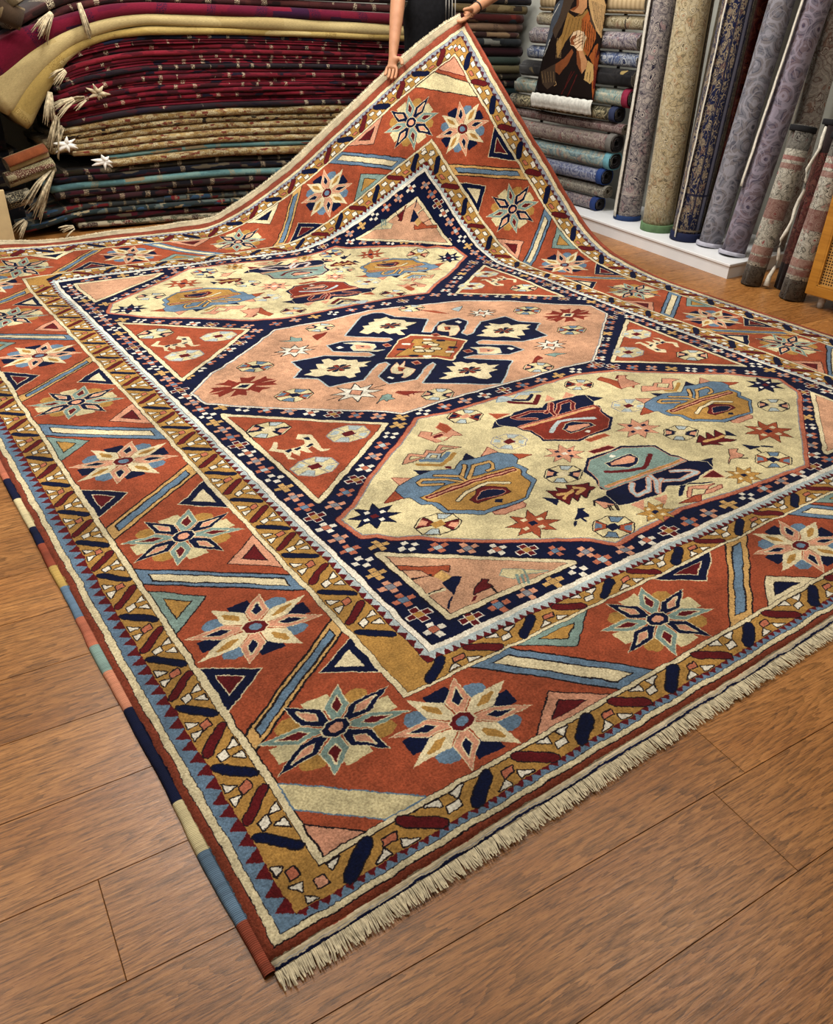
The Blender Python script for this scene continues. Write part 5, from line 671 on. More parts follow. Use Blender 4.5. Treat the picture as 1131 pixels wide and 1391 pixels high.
for key, i, path in LAY:
    sd = i*1.7+{'red': 1, 'mid': 40, 'low': 80, 'top': 120}.get(key, 0)
    fy = FY+random.uniform(-.012, .012); kw = dict(seed=sd)
    if key == 'red':
        white = i in (1, 4, 5, 9, 12)
        lab = 'folded %s rug, %s from the top of the long pile\'s red layers' % ('charcoal' if i in (6, 14) else ('navy-banded' if i == 0 else 'burgundy'), ordn[i])
        mat = red(sd, white or i % 2 == 0, *(('#2a2026', '#231a22', '#3a1a20') if i in (6, 14) else (('#232a44', '#6a1526', '#2a1a2a') if i == 0 else (('#6a1526', '#7d1c2c', '#3c1018') if i % 3 else ('#7a1a28', '#8a2030', '#55121f')))))
    elif key == 'mid':
        lab = 'folded cream patterned rug, %s from the top of the pale layers in the long pile' % ordn[i]; mat = cream(sd, i == 1)
    elif key == 'low':
        spec = [('teal', 'just under the pale layers'), ('pinkish cream', 'under the upper teal rug'), ('near-black', 'under the pinkish cream rug'), ('black and navy', 'above the lower teal rug'), ('light teal', 'in the dark lower half of the long pile'), ('dark maroon flecked', 'below the lower teal rug'), ('maroon and grey', 'below the flecked maroon rug'), ('grey multicoloured', 'with a plain grey end'), ('blue-green multicoloured', 'with a plain dark end'), ('dark red', 'above the bottom rug of the long pile'), ('green and white scroll-patterned', 'at the very bottom of the long pile')][i]
        lab = 'folded %s rug %s' % spec
        mat = [teal(sd), cream(sd), dark(sd, '#2a2418'), dark(sd, '#141826'), teal(sd), dark(sd, '#32101a'), dark(sd, '#3a2024'), multi(sd), multi(sd, '#2c3a3c'), dark(sd, '#4a1420'), rug_fabric('scroll_weave', [(0, '#4e5442'), (.35, '#3a2428'), (.55, '#a89f86'), (.75, '#6e2a2c'), (.88, '#c8bea2')], (22, 45), ('#c8bea2', .6, .4), seed=sd)][i]
    else:
        lab = ['dark brown patterned folded rug at the top of the long pile', 'folded brown rug with pale specks just above the fat crimson roll', 'fat crimson rug fold with navy motifs above the big cream one', 'thick plain cream rug fold drooping at its left end', 'thin gold-cream rug fold tucked under the thick cream one'][i]
        mat = [rug_fabric('brown_weave', [(0, '#3c2220'), (.5, '#4e2a28'), (.8, '#2a1a18')], (8, 30), (WH, .85, .5), seed=sd), rug_fabric('brown_weave', [(0, '#4a2426'), (.5, '#5a2e2c'), (.8, '#2e1a1c')], (10, 30), (WH, .8, .5), seed=sd),
               rug_fabric('crimson_weave', [(0, '#7a1630'), (.6, '#6a1230'), (.84, '#3a1436')], (5, 9), ('#2a1638', .84, .4), seed=sd),
               rug_fabric('plain_cream_weave', [(0, '#d3bd86'), (.5, '#cfb880'), (.9, '#c6ae76')], (2, 3), None, .15, seed=sd), rug_fabric('gold_cream_weave', [(0, '#c2a766'), (.5, '#b59957'), (.85, '#cdb67c')], (4, 9), ('#94773f', .8, .45), seed=sd)][i]
        fy -= .02 if i > 1 else 0
    fd = folded('folded_rug', path, fy, .56, mat, lab, 'folded rugs in the long pile by the back wall', bumps=2 if (key == 'red' and i % 4 == 1) else 1, **kw)
    piles[(key, i)] = fd
def atz(x, z, y=4.40): return (x, y, z)
# tassels hanging out of the left ends: (layer, x, z, direction, length, threads)
for lay, px, dv, L, n, spd in [(('top', 1), [0.897, 4.36, 1.103], (-0.75, -0.1, -0.75), 0.13, 26, 0.4), (('top', 1), [1.043, 4.36, 1.152], (0.2, -0.1, -1), 0.13, 18, 0.14), (('red', 6), [0.913, 4.36, 0.842], (-0.9, -0.1, -0.5), 0.09, 14, 0.4), (('red', 9), [0.93, 4.35, 0.705], (-1, -0.1, -0.35), 0.13, 24, 0.35), (('red', 10), [0.993, 4.35, 0.707], (-1, -0.1, -0.2), 0.08, 16, 0.4), (('red', 8), [0.817, 4.36, 0.742], (-0.25, -0.1, -1), 0.14, 22, 0.3), (('red', 12), [0.832, 4.36, 0.624], (-0.45, -0.1, -1), 0.17, 24, 0.28), (('red', 14), [0.851, 4.37, 0.571], (-0.8, -0.1, -0.8), 0.09, 14, 0.35), (('low', 4), [0.752, 4.34, 0.363], (-0.75, -0.12, -0.75), 0.24, 34, 0.33), (('low', 7), [0.675, 4.35, 0.205], (-0.7, -0.1, -0.6), 0.1, 14, 0.4), (('low', 8), [0.559, 4.36, 0.103], (-0.7, -0.1, -0.5), 0.09, 18, 0.5), (('low', 9), [0.808, 4.36, 0.041], (-0.9, -0.1, -0.1), 0.08, 12, 0.5)]:
    tassel(piles[tuple(lay)], px, dv, L, n, spd)
white_mat = plain('white_cotton', '#e9e6de', .9, .2, .06, 40)
for lay, p0, wht in [(('mid', 2), [0.849, 4.35, 0.484], 1), (('low', 1), [1.041, 4.35, 0.386], 1), (('red', 9), [1.067, 4.36, 0.73], 0)]:
    o = bmesh.new(); base = Vector(p0)
    for k in range(7):
        a = k*2*PI/7+rng.uniform(-.4, .4); ln = rng.uniform(.03, .075); e = Vector((math.cos(a)*1.15, rng.uniform(-.5, 0), math.sin(a)*.8)); add_tube(o, [base, base+e*ln*.5, base+e*ln], [.017, rng.uniform(.008, .014), .002], 6)
    kn = bm_obj('knotted_end', o, white_mat if wht else tass_mat, None, True)
    for v in kn.data.vertices: v.co -= Vector(piles[tuple(lay)].location)
    kn.parent = piles[tuple(lay)]
    if wht: kn['label'] = 'white knotted cotton end'
for k, (a_, b_, r_, cols, lab) in enumerate([((0.7398,4.3300,1.0687), (0.5305,4.3600,1.1690), .06, ('#4a3a2c', '#8a7658', '#2c221c'), 'brown and cream bundle in the shadowy top left corner'), ((0.7338,4.3300,1.1381), (0.6551,4.3600,1.2763), .05, ('#b8a888', '#8a7a5c', '#d0c4a8'), 'pale rolled end poking out at the top left corner')]):
    LATE.append((lab, a_, b_, r_, rug_fabric('bundle_weave', [(0, cols[0]), (.5, cols[1]), (.8, cols[2])], (18, 20), None, seed=600+k)))
# near-black rugs added to stand in for the dark gap at the pile's left end
for i, (x0, x1, zb, zt) in enumerate([(-.75, .62, FLOOR, .2), (-.8, .66, .202, .42), (-.72, .60, .422, .62), (-.78, .64, .622, .86), (-.7, .70, .862, 1.08), (-.75, .60, 1.082, 1.3)]):
    folded('folded_rug', [(x0, (zb+zt)/2, zt-zb), ((x0+x1)/2, (zb+zt)/2, zt-zb), (x1, (zb+zt)/2, zt-zb)], 4.66+.02*(i % 2), .42, dark(400+i, ['#17161b', '#1a1c22', '#141318', '#201a1c', '#191a20', '#2a2018'][i]), 'thick dark rug added in the dark gap behind the cream rug, %s from the floor' % ordn[i], 'dark rugs added to fill the gap at the left end', seed=400+i)
# pile behind the person's left side
S2 = [[3.36, 4.243, 1.217, 1.2587], [3.38, 4.214, 1.1617, 1.215], [3.4, 4.179, 1.1057, 1.1597], [3.36, 4.18, 1.0514, 1.1037], [3.38, 4.152, 1.0126, 1.0494], [3.4, 4.171, 0.9595, 1.0106], [3.36, 4.207, 0.8965, 0.9575], [3.38, 4.187, 0.8423, 0.8945], [3.4, 4.223, 0.7874, 0.8403], [3.36, 4.209, 0.7464, 0.7854], [3.38, 4.199, 0.6954, 0.7444], [3.4, 4.206, 0.6389, 0.6934]]
for i, (x0, x1, zb, zt) in enumerate(S2):
    sp = [('nearly black', dark(200+i)), ('tan lozenge-patterned', rug_fabric('tan_weave', [(0, '#7d6a46'), (.5, '#6a5638'), (.75, '#3a2e24'), (.9, '#94805a')], (9, 14), None, seed=200+i)), ('dark red and black patterned', rug_fabric('red_black_weave', [(0, '#4a1614'), (.4, '#2a1414'), (.62, '#6a2018'), (.8, '#8a6a50'), (.92, '#26303a')], (8, 12), None, seed=201+i)),
          ('dusty pink-brown', rug_fabric('dusty_weave', [(0, '#7a5c4c'), (.5, '#6a4e42'), (.8, '#8a6e58')], (6, 12), ('#4a3430', .8, .4), seed=202)), ('brown and cream medallion', rug_fabric('medallion_weave', [(0, '#4a2c28'), (.5, '#3a2220'), (.72, '#94785a'), (.9, '#5a2a28')], (9, 10), None, seed=203)),
          ('charcoal rug with pale scrolls, a', rug_fabric('charcoal_weave', [(0, '#2c3034'), (.6, '#22262a'), (.82, '#8a8a82')], (14, 22), None, seed=204)), ('plain dark maroon', rug_fabric('maroon_weave', [(0, '#35101a'), (.6, '#2c0d16')], (4, 6), None, seed=205)), ('plain grey-green', rug_fabric('grey_green_weave', [(0, '#3c4a42'), (.6, '#34403a')], (4, 6), None, seed=206)),
          ('olive-cream speckled', rug_fabric('olive_weave', [(0, '#6e6446'), (.5, '#4e4632'), (.8, '#8a8060')], (14, 12), None, seed=207)), ('thin dark olive', dark(208, '#2c281c')), ('black', dark(209)), ('dark teal', rug_fabric('dark_teal_weave', [(0, '#1f3a3c'), (.6, '#1a3033')], (4, 6), None, seed=210))][i]
    nm = sp[0].replace(' rug with pale scrolls, a', ' pale-scrolled')
    folded('folded_rug', [(x0, (zb+zt)/2, zt-zb), ((x0+x1)/2, (zb+zt)/2+.003, zt-zb), (x1, (zb+zt)/2, zt-zb)], 4.42+random.uniform(-.015, .015), .58, sp[1], 'folded %s rug in the short pile right of the standing person' % nm, 'folded rugs in the short pile by the corner', seed=300+i)
zs_ = min(s_[2] for s_ in S2)
t = thing('wooden_stand', (3.8, 4.75, FLOOR), 'low dark wooden stand carrying the short pile in the corner', 'stand')
dkw = plain('dark_stained_wood', '#2c211b', .6, .3, .15, 12)
bm = bmesh.new(); add_box(bm, (-.02, 0, zs_-FLOOR-.022), (.86, .5, .04), bev=.004); bm_obj('top', bm, dkw, t)
for sx in (-1, 1):
    for sy in (-1, 1):
        bm = bmesh.new(); h = zs_-FLOOR-.042; add_box(bm, (-.02+sx*.39, sy*.21, h/2), (.05, .05, h), bev=.003); bm_obj('leg', bm, dkw, t)
# pale board at the left edge
bm = bmesh.new(); add_box(bm, (0, 0, .15), (.22, .02, .3), bev=.004); o = bm_obj('pale_board', bm, plain('pale_plywood', '#c9b083', .8, .2, .1, 8), loc=(.355, 4.27, FLOOR+.0)); tag(o, 'pale beige board standing on edge beside the long pile', 'board')
# ================================================================== ROLLED RUGS
def oriental(name, ground, ink, light, accent, sc=13, fine=2.7, swirl=False, mottled=.5, border=None, seed=0, stretch=(1, 1), bmix=.88):
    """scrolls and rosettes of a machine-made oriental rug, mapped in metres round and along the roll"""
    m = NT(name, .95, sheen=.1, spec=.08)
    uv = m.coord('UV'); co = m.map(uv, (stretch[0], stretch[1], 1), (seed*1.3, seed*2.1, seed))
    wob = m.new('ShaderNodeVectorMath', operation='ADD')
    nz = m.new('ShaderNodeTexNoise', i_Scale=sc*1.5, i_Detail=2); m.link(co, nz.inputs['Vector'])
    nv = m.new('ShaderNodeVectorMath', operation='SCALE'); m.link(nz.outputs['Color'], nv.inputs[0]); nv.inputs['Scale'].default_value = (.25 if swirl else .75)/sc
    m.link(co, wob.inputs[0]); m.link(nv.outputs[0], wob.inputs[1]); cw = wob.outputs[0]
    d = m.vor(cw, sc, 'Distance', rnd=.75)
    cr_ = m.vor(cw, sc, 'Color', rnd=.75); cs_ = m.new('ShaderNodeSeparateColor'); m.link(cr_, cs_.inputs[0])
    fc = m.vor(cw, sc*fine, 'Color'); fs = m.new('ShaderNodeSeparateColor'); m.link(fc, fs.inputs[0])
    fe = m.vor(cw, sc*fine, 'Distance', 'DISTANCE_TO_EDGE'); fd_ = m.vor(cw, sc*fine, 'Distance')
    vine = m.math('PINGPONG', m.math('MULTIPLY', m.noise(co, sc*.9, 1), 13.), 1.)
    if swirl:
        c = m.mix(m.math('MULTIPLY', m.math('GREATER_THAN', fs.outputs[0], .55), .35), ground, accent)
        r_ = m.math('PINGPONG', m.math('MULTIPLY', d, 5.5), 1.)
        c = m.mix(m.math('MULTIPLY', m.math('GREATER_THAN', r_, .72), .75), c, light)
        c = m.mix(m.math('MULTIPLY', m.math('LESS_THAN', r_, .12), .6), c, ink)
        c = m.mix(m.math('MULTIPLY', m.math('GREATER_THAN', vine, .80), .7), c, light)
        c = m.mix(m.math('MULTIPLY', m.math('LESS_THAN', d, .10), .8), c, ink)
    else:
        c = m.ramp(fs.outputs[0], [(0, ground), (.55, light), (.72, ground), (.88, accent)], True); c = m.mix(.45, c, ground)
        c = m.mix(m.math('LESS_THAN', fd_, .15), c, ink); c = m.mix(m.math('LESS_THAN', fd_, .085), c, light)
        c = m.mix(m.math('MULTIPLY', m.math('GREATER_THAN', vine, .80), .8), c, light); c = m.mix(m.math('MULTIPLY', m.math('LESS_THAN', vine, .13), .75), c, ink)
        c = m.mix(m.math('MULTIPLY', m.math('LESS_THAN', fe, .04), .5), c, ink)
        ring = m.ramp(d, [(0, accent), (.10, light), (.14, ink), (.17, light), (.24, ground), (.29, ink), (.32, light), (.37, ink)], True)
        c = m.mix(m.math('MULTIPLY', m.math('LESS_THAN', d, .40), m.math('GREATER_THAN', cs_.outputs[0], .25)), c, ring)
    d3 = m.vor(co, sc*7.5, 'Color'); s3 = m.new('ShaderNodeSeparateColor'); m.link(d3, s3.inputs[0])
    c = m.mix(m.math('MULTIPLY', m.math('GREATER_THAN', s3.outputs[0], .8), mottled*.6), c, light)
    if border:
        sx = m.new('ShaderNodeSeparateXYZ'); m.link(uv, sx.inputs[0])
        for lo, hi, col, axis in border:
            f = m.math('MULTIPLY', m.math('GREATER_THAN', sx.outputs[axis], lo), m.math('LESS_THAN', sx.outputs[axis], hi)); c = m.mix(m.math('MULTIPLY', f, bmix), c, col)
    tex = m.noise(uv, 420, 2); c = m.mix(.7, c, m.ramp(tex, [(.25, '#a0a0a0'), (.75, '#ffffff')]), 'MULTIPLY')
    m.base(c); m.bump(tex, .25, .003)
    return m.m
backing = plain('rug_backing', '#6d6558', .95, .1, .2, 80)
black_back = plain('dark_rug_backing', '#2a2729', .95, .1, .2, 80)
def rolled(label, group, B, T, r, mat, bands=(), turns=3.2, th=None, back=None, seam=0., flat=1., wrap=None, name='rolled_rug', wob=.004, sq=False):
    B = Vector(B); ax = Vector(T)-B; L = ax.length; az = ax.normalized()
    a = az.cross(Vector((0, 0, 1))) if abs(az.z) < .8 else az.cross(Vector((0, 1, 0)))
    a.normalize(); b = az.cross(a).normalized()
    if abs(az.z) < .8 and b.z < 0: b = -b
    th = th or min(.011, r*.17); pitch = th*1.35
    t = thing(name, B, label, 'rug', group)
    NS = 26; n = int(turns*NS); K = max(int(L/.16), 4)
    def pos(rr, an, s):
        w = mnoise.noise(Vector((s*2.3+B.x*7, an*.4, B.y*3)))*wob
        q_ = ((abs(math.cos(an))/1.16)**2.7+abs(math.sin(an))**2.7)**(-1/2.7) if sq else 1
        return (a*math.cos(an)+b*math.sin(an)*flat)*(rr*q_+w)+az*s
    V = []; UV = []; F = []; fm = []
    arc = 0; prev = None
    for i in range(n+1):
        an = seam+2*PI*i/NS; ro = r-pitch*i/NS; ri = ro-th
        if ri < th: n = i-1; break
        for k in range(K+1):
            s = L*k/K; V.append(pos(ro, an, s)); UV.append((arc, s)); V.append(pos(ri, an, s)); UV.append((arc, s))
        arc += ro*2*PI/NS
    st = 2*(K+1); nn = len(V)//st
    for i in range(nn-1):
        for k in range(K):
            o = i*st+2*k; p = o+st
            F.append((o, p, p+2, o+2)); fm.append(0); F.append((o+1, o+3, p+3, p+1)); fm.append(1)
        o = i*st; p = o+st; F.append((o, o+1, p+1, p)); fm.append(1)
        o += 2*K; p += 2*K; F.append((o, p, p+1, o+1)); fm.append(1)
    for o in (0, (nn-1)*st):
        for k in range(K): q = o+2*k; F.append((q, q+2, q+3, q+1)); fm.append(1)
    mesh_obj('rolled_pile', V, F, [mat, back or backing], t, uvs=UV, fm=fm)
    for s0, s1, bm_, lab in bands:
        V = []; F = []; M = 30; e = .0025
        for s in (s0, s0+.003, s1-.003, s1):
            for k in range(M):
                an = seam+2*PI*k/M; V.append(pos(r+(e if s not in (s0, s1) else 0), an, s))
        for j in range(3):
            for k in range(M): F.append((j*M+k, j*M+(k+1) % M, (j+1)*M+(k+1) % M, (j+1)*M+k))
        for j in (0, 3):
            for k in range(M):
                an = seam+2*PI*k/M; V.append(pos(r-th, an, (s0, 0, 0, s1)[j]))
        o = 4*M
        for k in range(M):
            F.append((k, o+k, o+(k+1) % M, (k+1) % M)); F.append((3*M+k, 3*M+(k+1) % M, o+M+(k+1) % M, o+M+k))
        ob = mesh_obj('end_binding', V, F, bm_, t); ob['label'] = lab
    if wrap:
        an, w, m_, s0 = wrap; V = []; F = []; n2 = 60
        for i in range(n2+1):
            s = s0+(L-s0)*i/n2; j = mnoise.noise(Vector((s*9, B.x, 2)))*.006+mnoise.noise(Vector((s*40, B.x, 5)))*.003
            for dw, dr in ((-w/2, .0), (-w/4+j, .006), (w/2+j, .013), (w/2+j, .009), (-w/3, -.002)): V.append(pos(r+dr, an+(dw)/r, s))
        for i in range(n2):
            for k in range(5): F.append((i*5+k, i*5+(k+1) % 5, (i+1)*5+(k+1) % 5, (i+1)*5+k))
        F.append((4, 3, 2, 1, 0)); F.append(tuple(n2*5+k for k in range(5)))
        ob = mesh_obj('fringed_edge', V, F, m_, t); ob['label'] = 'white fringed edge along the roll'
    return t
GL = 'small rolls poking out at the left end of the long pile'
rolled('small roll with rust and cream stripes at the left end of the long pile', GL, (0.5170,4.3300,0.3951), (0.7367,4.3600,0.4555), .044, rug_fabric('striped_kilim', [(0, '#8a4a2a'), (.4, '#a8895a'), (.6, '#6a2f20'), (.8, '#c4ad7c')], (30, .5), None, seed=501), turns=3)
rolled('small cream patterned roll under the striped one at the left end of the long pile', GL, (0.5008,4.3300,0.3219), (0.7609,4.3600,0.3825), .044, rug_fabric('cream_kilim', [(0, '#9a8a68'), (.4, '#7d7352'), (.6, '#b5a684'), (.85, '#5a2a24')], (40, 6), ('#c8bb98', .7, .4), seed=502), turns=3)
rolled('short black and white roll end low at the left end of the long pile', GL, (0.4723,4.3300,0.2105), (0.6055,4.3600,0.2324), .045, rug_fabric('black_white_kilim', [(0, '#2a2826'), (.5, '#4a4a44'), (.75, '#b5aa92')], (60, 30), ('#c8bb98', .6, .4), seed=503), turns=3)
for lab, a_, b_, r_, m_ in LATE: rolled(lab, 'bundles in the top left corner', a_, b_, r_, m_, turns=3)
# white plinth along the right wall
pl = plain('white_laminate', '#dfe0e2', .35, .4, .03, 5)
plinth = thing('display_plinth', (3.56, 1.87, FLOOR), 'low white display plinth along the right wall with rolls standing on it', 'plinth')
def prism(bm, poly, z0, z1):
    lo = [bm.verts.new((x, y, z0)) for x, y in poly]; hi = [bm.verts.new((x, y, z1)) for x, y in poly]
    bm.faces.new(lo[::-1]); bm.faces.new(hi)
    for k in range(len(poly)): bm.faces.new((lo[k], lo[(k+1) % len(poly)], hi[(k+1) % len(poly)], hi[k]))
PT = .07
xe = lambda y: 3.552+.1176*(y-1.869)
bm = bmesh.new(); prism(bm, [(xe(1.869)-3.56+.004, .003), (.72, .003), (.72, 2.43), (xe(4.3)-3.56+.004, 2.43)], 0, PT-FLOOR-.014); bm_obj('kickboard', bm, pl, plinth)
bm = bmesh.new(); prism(bm, [(xe(1.869)-3.56-.004, -.004), (.724, -.004), (.724, 2.434), (xe(4.3)-3.56-.004, 2.434)], PT-FLOOR-.014, PT-FLOOR); bmesh.ops.bevel(bm, geom=bm.edges[:], offset=.002, segments=1, affect='EDGES'); bm_obj('top', bm, pl, plinth)
GS = 'tall rolled rugs standing on the white plinth'
wrapm = plain('white_fringe', '#dcd6c8', .9, .15, .12, 70)
def up(x, y, lean, h, z0=PT): return (x, y, z0), (x+lean*h, y, z0+h)
navyband = plain('navy_binding', '#243a66', .8, .2); greenband = plain('green_binding', '#5d7a55', .8, .2); inkband = plain('ink_navy_binding', '#1b2140', .8, .2); lavband = plain('pale_lavender_binding', '#b9b8c6', .8, .2)
B, T = up(3.882, 2.915, .012, 2.15); rolled('mauve-grey rosette roll with a blue bottom end standing on the plinth beside the stacked rolls', GS, B, T, .0845, oriental('mauve_grey_rosettes', '#8f8686', '#262438', '#b9aea6', '#b39090', 14, 2.6, border=[(.155, .162, '#b9ada4', 1), (.045, .05, '#b9ada4', 1)], seed=1), [(0, .03, navyband, 'blue bound end')], wrap=(-.42, .05, wrapm, .02))
B, T = up(3.825, 2.612, -.03, 2.1); rolled('fat cream and gold floral roll with a green bottom end standing on the plinth', GS, B, T, .103, oriental('cream_gold_floral', '#b9a883', '#6f6450', '#c9bda0', '#a98262', 15, 2.2, mottled=.4, border=[(.56, .61, '#cdb98e', 0), (.5585, .561, '#5a4a38', 0), (.609, .6115, '#5a4a38', 0)], seed=2), [(0, .045, greenband, 'green bound end')], seam=2.2)
B, T = up(3.786, 2.364, .04, 2.1); rolled('dark navy roll with cream vine stripes and a navy end standing on the plinth', GS, B, T, .0915, oriental('navy_vines', '#1d2345', '#141831', '#a8977c', '#8a6654', 20, 1.8, mottled=.45, border=[(.435, .447, '#171b38', 0), (.468, .482, '#171b38', 0), (.447, .468, '#8487a0', 0), (.53, .56, '#171b38', 0), (.395, .405, '#1a1f3c', 0), (.055, .065, '#a8977c', 1), (.25, .262, '#1a1f3c', 1)], seed=3, stretch=(1.6, .8)), [(0, .045, inkband, 'navy bound end')], wrap=(-.05, .016, wrapm, .02), seam=2.4)
rolled('cream floral roll standing behind the gap left of the navy roll', GS, (3.985, 2.53, PT), (4.03, 2.53, 2.15), .085, oriental('cream_floral_panel', '#b3a68c', '#7d6f62', '#c6bba4', '#a2705a', 12, 2.2, mottled=.3, seed=9))
B, T = up(3.783, 2.191, .13, 2.1); rolled('blue-grey roll with pale round swirls standing fourth on the plinth', GS, B, T, .0715, oriental('blue_grey_swirls', '#77767f', '#3c3f50', '#9a98a2', '#84766f', 10, 2.8, True, .3, seed=4), [(0, .022, lavband, 'pale lavender bound end')])
B, T = up(3.734, 1.997, .18, 2.1); rolled('mauve roll with lilac swirls standing at the near end of the plinth', GS, B, T, .0735, oriental('mauve_swirls', '#716a76', '#38304a', '#948b9a', '#7e6262', 10, 2.8, True, .35, seed=5), [(0, .02, lavband, 'pale lavender bound end')], wrap=(-.5, .035, wrapm, .35))
B, T = up(4.075, 1.97, .02, 1.95); rolled('pale grey floral roll leaning behind the near end of the plinth rolls', GS, (4.06, 1.965, PT), (4.12, 1.965, 1.9), .075, oriental('pale_grey_floral', '#9a948e', '#6a5450', '#b3aca4', '#8a5a48', 12, 2.2, mottled=.3, seed=6), wrap=(-.5, .03, wrapm, .3))
rolled('dark red roll standing behind the navy and blue-grey rolls', GS, (4.12, 2.42, PT), (4.15, 2.42, 2.1), .07, oriental('dark_red_floral', '#4a1616', '#2a0e10', '#6a3024', '#7d4a34', 12, 2.2, mottled=.3, seed=8))
GF = 'short rolled rugs standing on the floor'
blk = plain('black_rug_end', '#232326', .9, .1)
def panelled(name, seed):
    dk = '#2a2526'
    return oriental(name, '#aaa598', '#47443e', '#c0bbae', '#8f4a48', 15, 2.4, mottled=.4, seed=seed, bmix=.72, border=[(.12, .15, '#8a5a54', 1), (.16, .2, '#94645a', 1), (.335, .43, '#7a4640', 1), (.575, .60, '#8a5a54', 1), (.615, .635, '#8f4a48', 1), (-1, .10, dk, 1), (.665, 2, dk, 1)])
B, T = up(3.585, 1.745, .16, .765, FLOOR); rolled('short grey floral roll with black ends standing on the floor beside the plinth corner', GF, B, T, .0615, panelled('grey_floral_panels', 11), [(.745, .772, blk, 'black top end')], back=black_back)
B, T = up(3.685, 1.615, .085, .80, FLOOR); t9 = rolled('dark maroon short roll half hidden between two grey floral rolls', GF, B, T, .056, oriental('maroon_panels', '#5a2f2c', '#2a1a1c', '#6f4a40', '#7d3f3a', 17, 2.0, mottled=.3, seed=12, border=[(-1, .13, '#1f1c1e', 1), (.66, 2, '#232123', 1)]), [(.78, .805, blk, 'black top end')], back=black_back)
bm = bmesh.new(); pts = [Vector((3.588+.012*math.sin(k*.9), 1.652+.008*math.sin(k*1.7), FLOOR+.014+.76*k/16))+Vector((.105*k/16, -.03*k/16, 0)) for k in range(17)]
add_tube(bm, pts, [.016, .012]+[.0085+.002*math.sin(k*2.1) for k in range(15)], 7); 
cord_ = bm_obj('cotton_cord', bm, wrapm, None, True); tag(cord_, 'thick white twisted cord hanging between the short rolls on the floor', 'cord')
B, T = up(3.556, 1.483, .13, .76, FLOOR); rolled('short grey floral roll with black ends standing beside the cane cabinet', GF, B, T, .07, panelled('grey_floral_panels', 17), [(.74, .768, blk, 'black top end')], back=black_back)

# rolls lying in a stack on the plinth in the corner
GP = 'rolled rugs stacked lengthwise in the corner'
bl = lambda h: plain('coloured_binding', h, .8, .2)
XP = 3.9
stack = [('mauve-grey roll with a navy end at the bottom of the corner stack', .112, .042, 3.17, 4.15, oriental('stack_mauve', '#857a80', '#3a3648', '#a59a96', '#94706c', 16, 2.4, seed=21), '#24386e'),
 ('grey floral roll with a bare spiral end, second from the bottom of the corner stack', .196, .042, 3.125, 4.15, oriental('stack_grey', '#8a857c', '#4e4a48', '#a8a294', '#965f58', 15, 2.2, seed=22), None),
 ('blue scroll-patterned roll with a royal blue end in the corner stack', .286, .048, 3.145, 4.12, oriental('stack_blue', '#6f7694', '#2f3658', '#a2a5b2', '#59608a', 18, 2.4, True, seed=23), '#27417e'),
 ('sky-blue pictorial roll with a turquoise end in the corner stack', .386, .052, 3.105, 4.12, oriental('stack_sky', '#8fa9ac', '#5f7d8a', '#b9b7a4', '#b98468', 8, 2.6, mottled=.35, seed=24), '#6fa9b8'),
 ('large dusty pink-grey roll in the middle of the corner stack', .491, .053, 3.10, 4.15, oriental('stack_pink', '#8f7f7a', '#5f4a4c', '#a0978a', '#8a3f42', 14, 2.6, mottled=.35, seed=25), '#6d6a66'),
 ('thin maroon lattice-patterned roll under the tapestry', .577, .033, 3.06, 4.16, oriental('stack_lattice', '#8a7774', '#3f2026', '#a89892', '#6a2a30', 22, 1.4, mottled=.3, seed=26), None),
 ('black and cream roll right under the tapestry fringe', .655, .043, 3.115, 4.13, oriental('stack_black_cream', '#4e4a3c', '#1f1c1a', '#b5a986', '#8a8468', 14, 2.2, mottled=.5, seed=27), '#2b3350'),
 ('pale teal and cream roll with a crimson end beside the tapestry', .752, .053, 3.03, 4.08, oriental('stack_teal_cream', '#9aa79c', '#6a8a8c', '#b9b29c', '#a58a62', 10, 2.4, mottled=.4, seed=28), '#8a2440'),
 ('plain black roll with a gold motif beside the tapestry', .860, .053, 3.012, 4.03, oriental('stack_black', '#232224', '#1b1a1c', '#2c2a2a', '#a08a58', 5, 1.6, mottled=.06, seed=29), None),
 ('blue and white geometric roll beside the tapestry', .957, .044, 3.012, 3.99, oriental('stack_blue_white', '#5d6b8c', '#2c3454', '#b2b6bc', '#8a93a8', 12, 2.0, seed=30), None),
 ('mauve paisley roll, third from the top of the corner stack', 1.055, .053, 3.012, 3.96, oriental('stack_paisley', '#857c84', '#35303c', '#b0a6a2', '#94686c', 16, 2.2, mottled=.5, seed=31), None),
 ('slim cream roll with a dark band, second from the top of the corner stack', 1.150, .041, 3.012, 3.93, oriental('stack_cream', '#aa9c7c', '#75684c', '#bdb196', '#8a5a48', 12, 2.4, mottled=.3, border=[(.13, .14, '#25222a', 1)], seed=32), None)]
for i, (lab, zc, r, v0, v1, mt, bc) in enumerate(stack):
    x = XP+(.006 if i % 2 else -.006)
    rolled(lab, GP, (x, v0, zc), (x, v1, zc+(.004 if i == 5 else 0)), r, mt, [(0, .05, bl(bc), 'coloured bound end')] if bc else (), turns=3, seam=PI*.9, back=black_back if bc else backing, wob=.003, sq=True)
st = NT('striped_beige', .95, spec=.1); wv = st.new('ShaderNodeTexWave', bands_direction='Y', i_Scale=9, i_Distortion=.3); st.link(st.coord('UV'), wv.inputs[0]); st.base(st.ramp(wv.outputs['Fac'], [(.3, '#a08a68'), (.6, '#b59f7c')]))
rolled('beige ribbed roll on top of the corner stack', GP, (XP, 3.012, 1.245), (XP, 3.90, 1.245), .056, st.m, turns=3, seam=PI*1.2, sq=True)

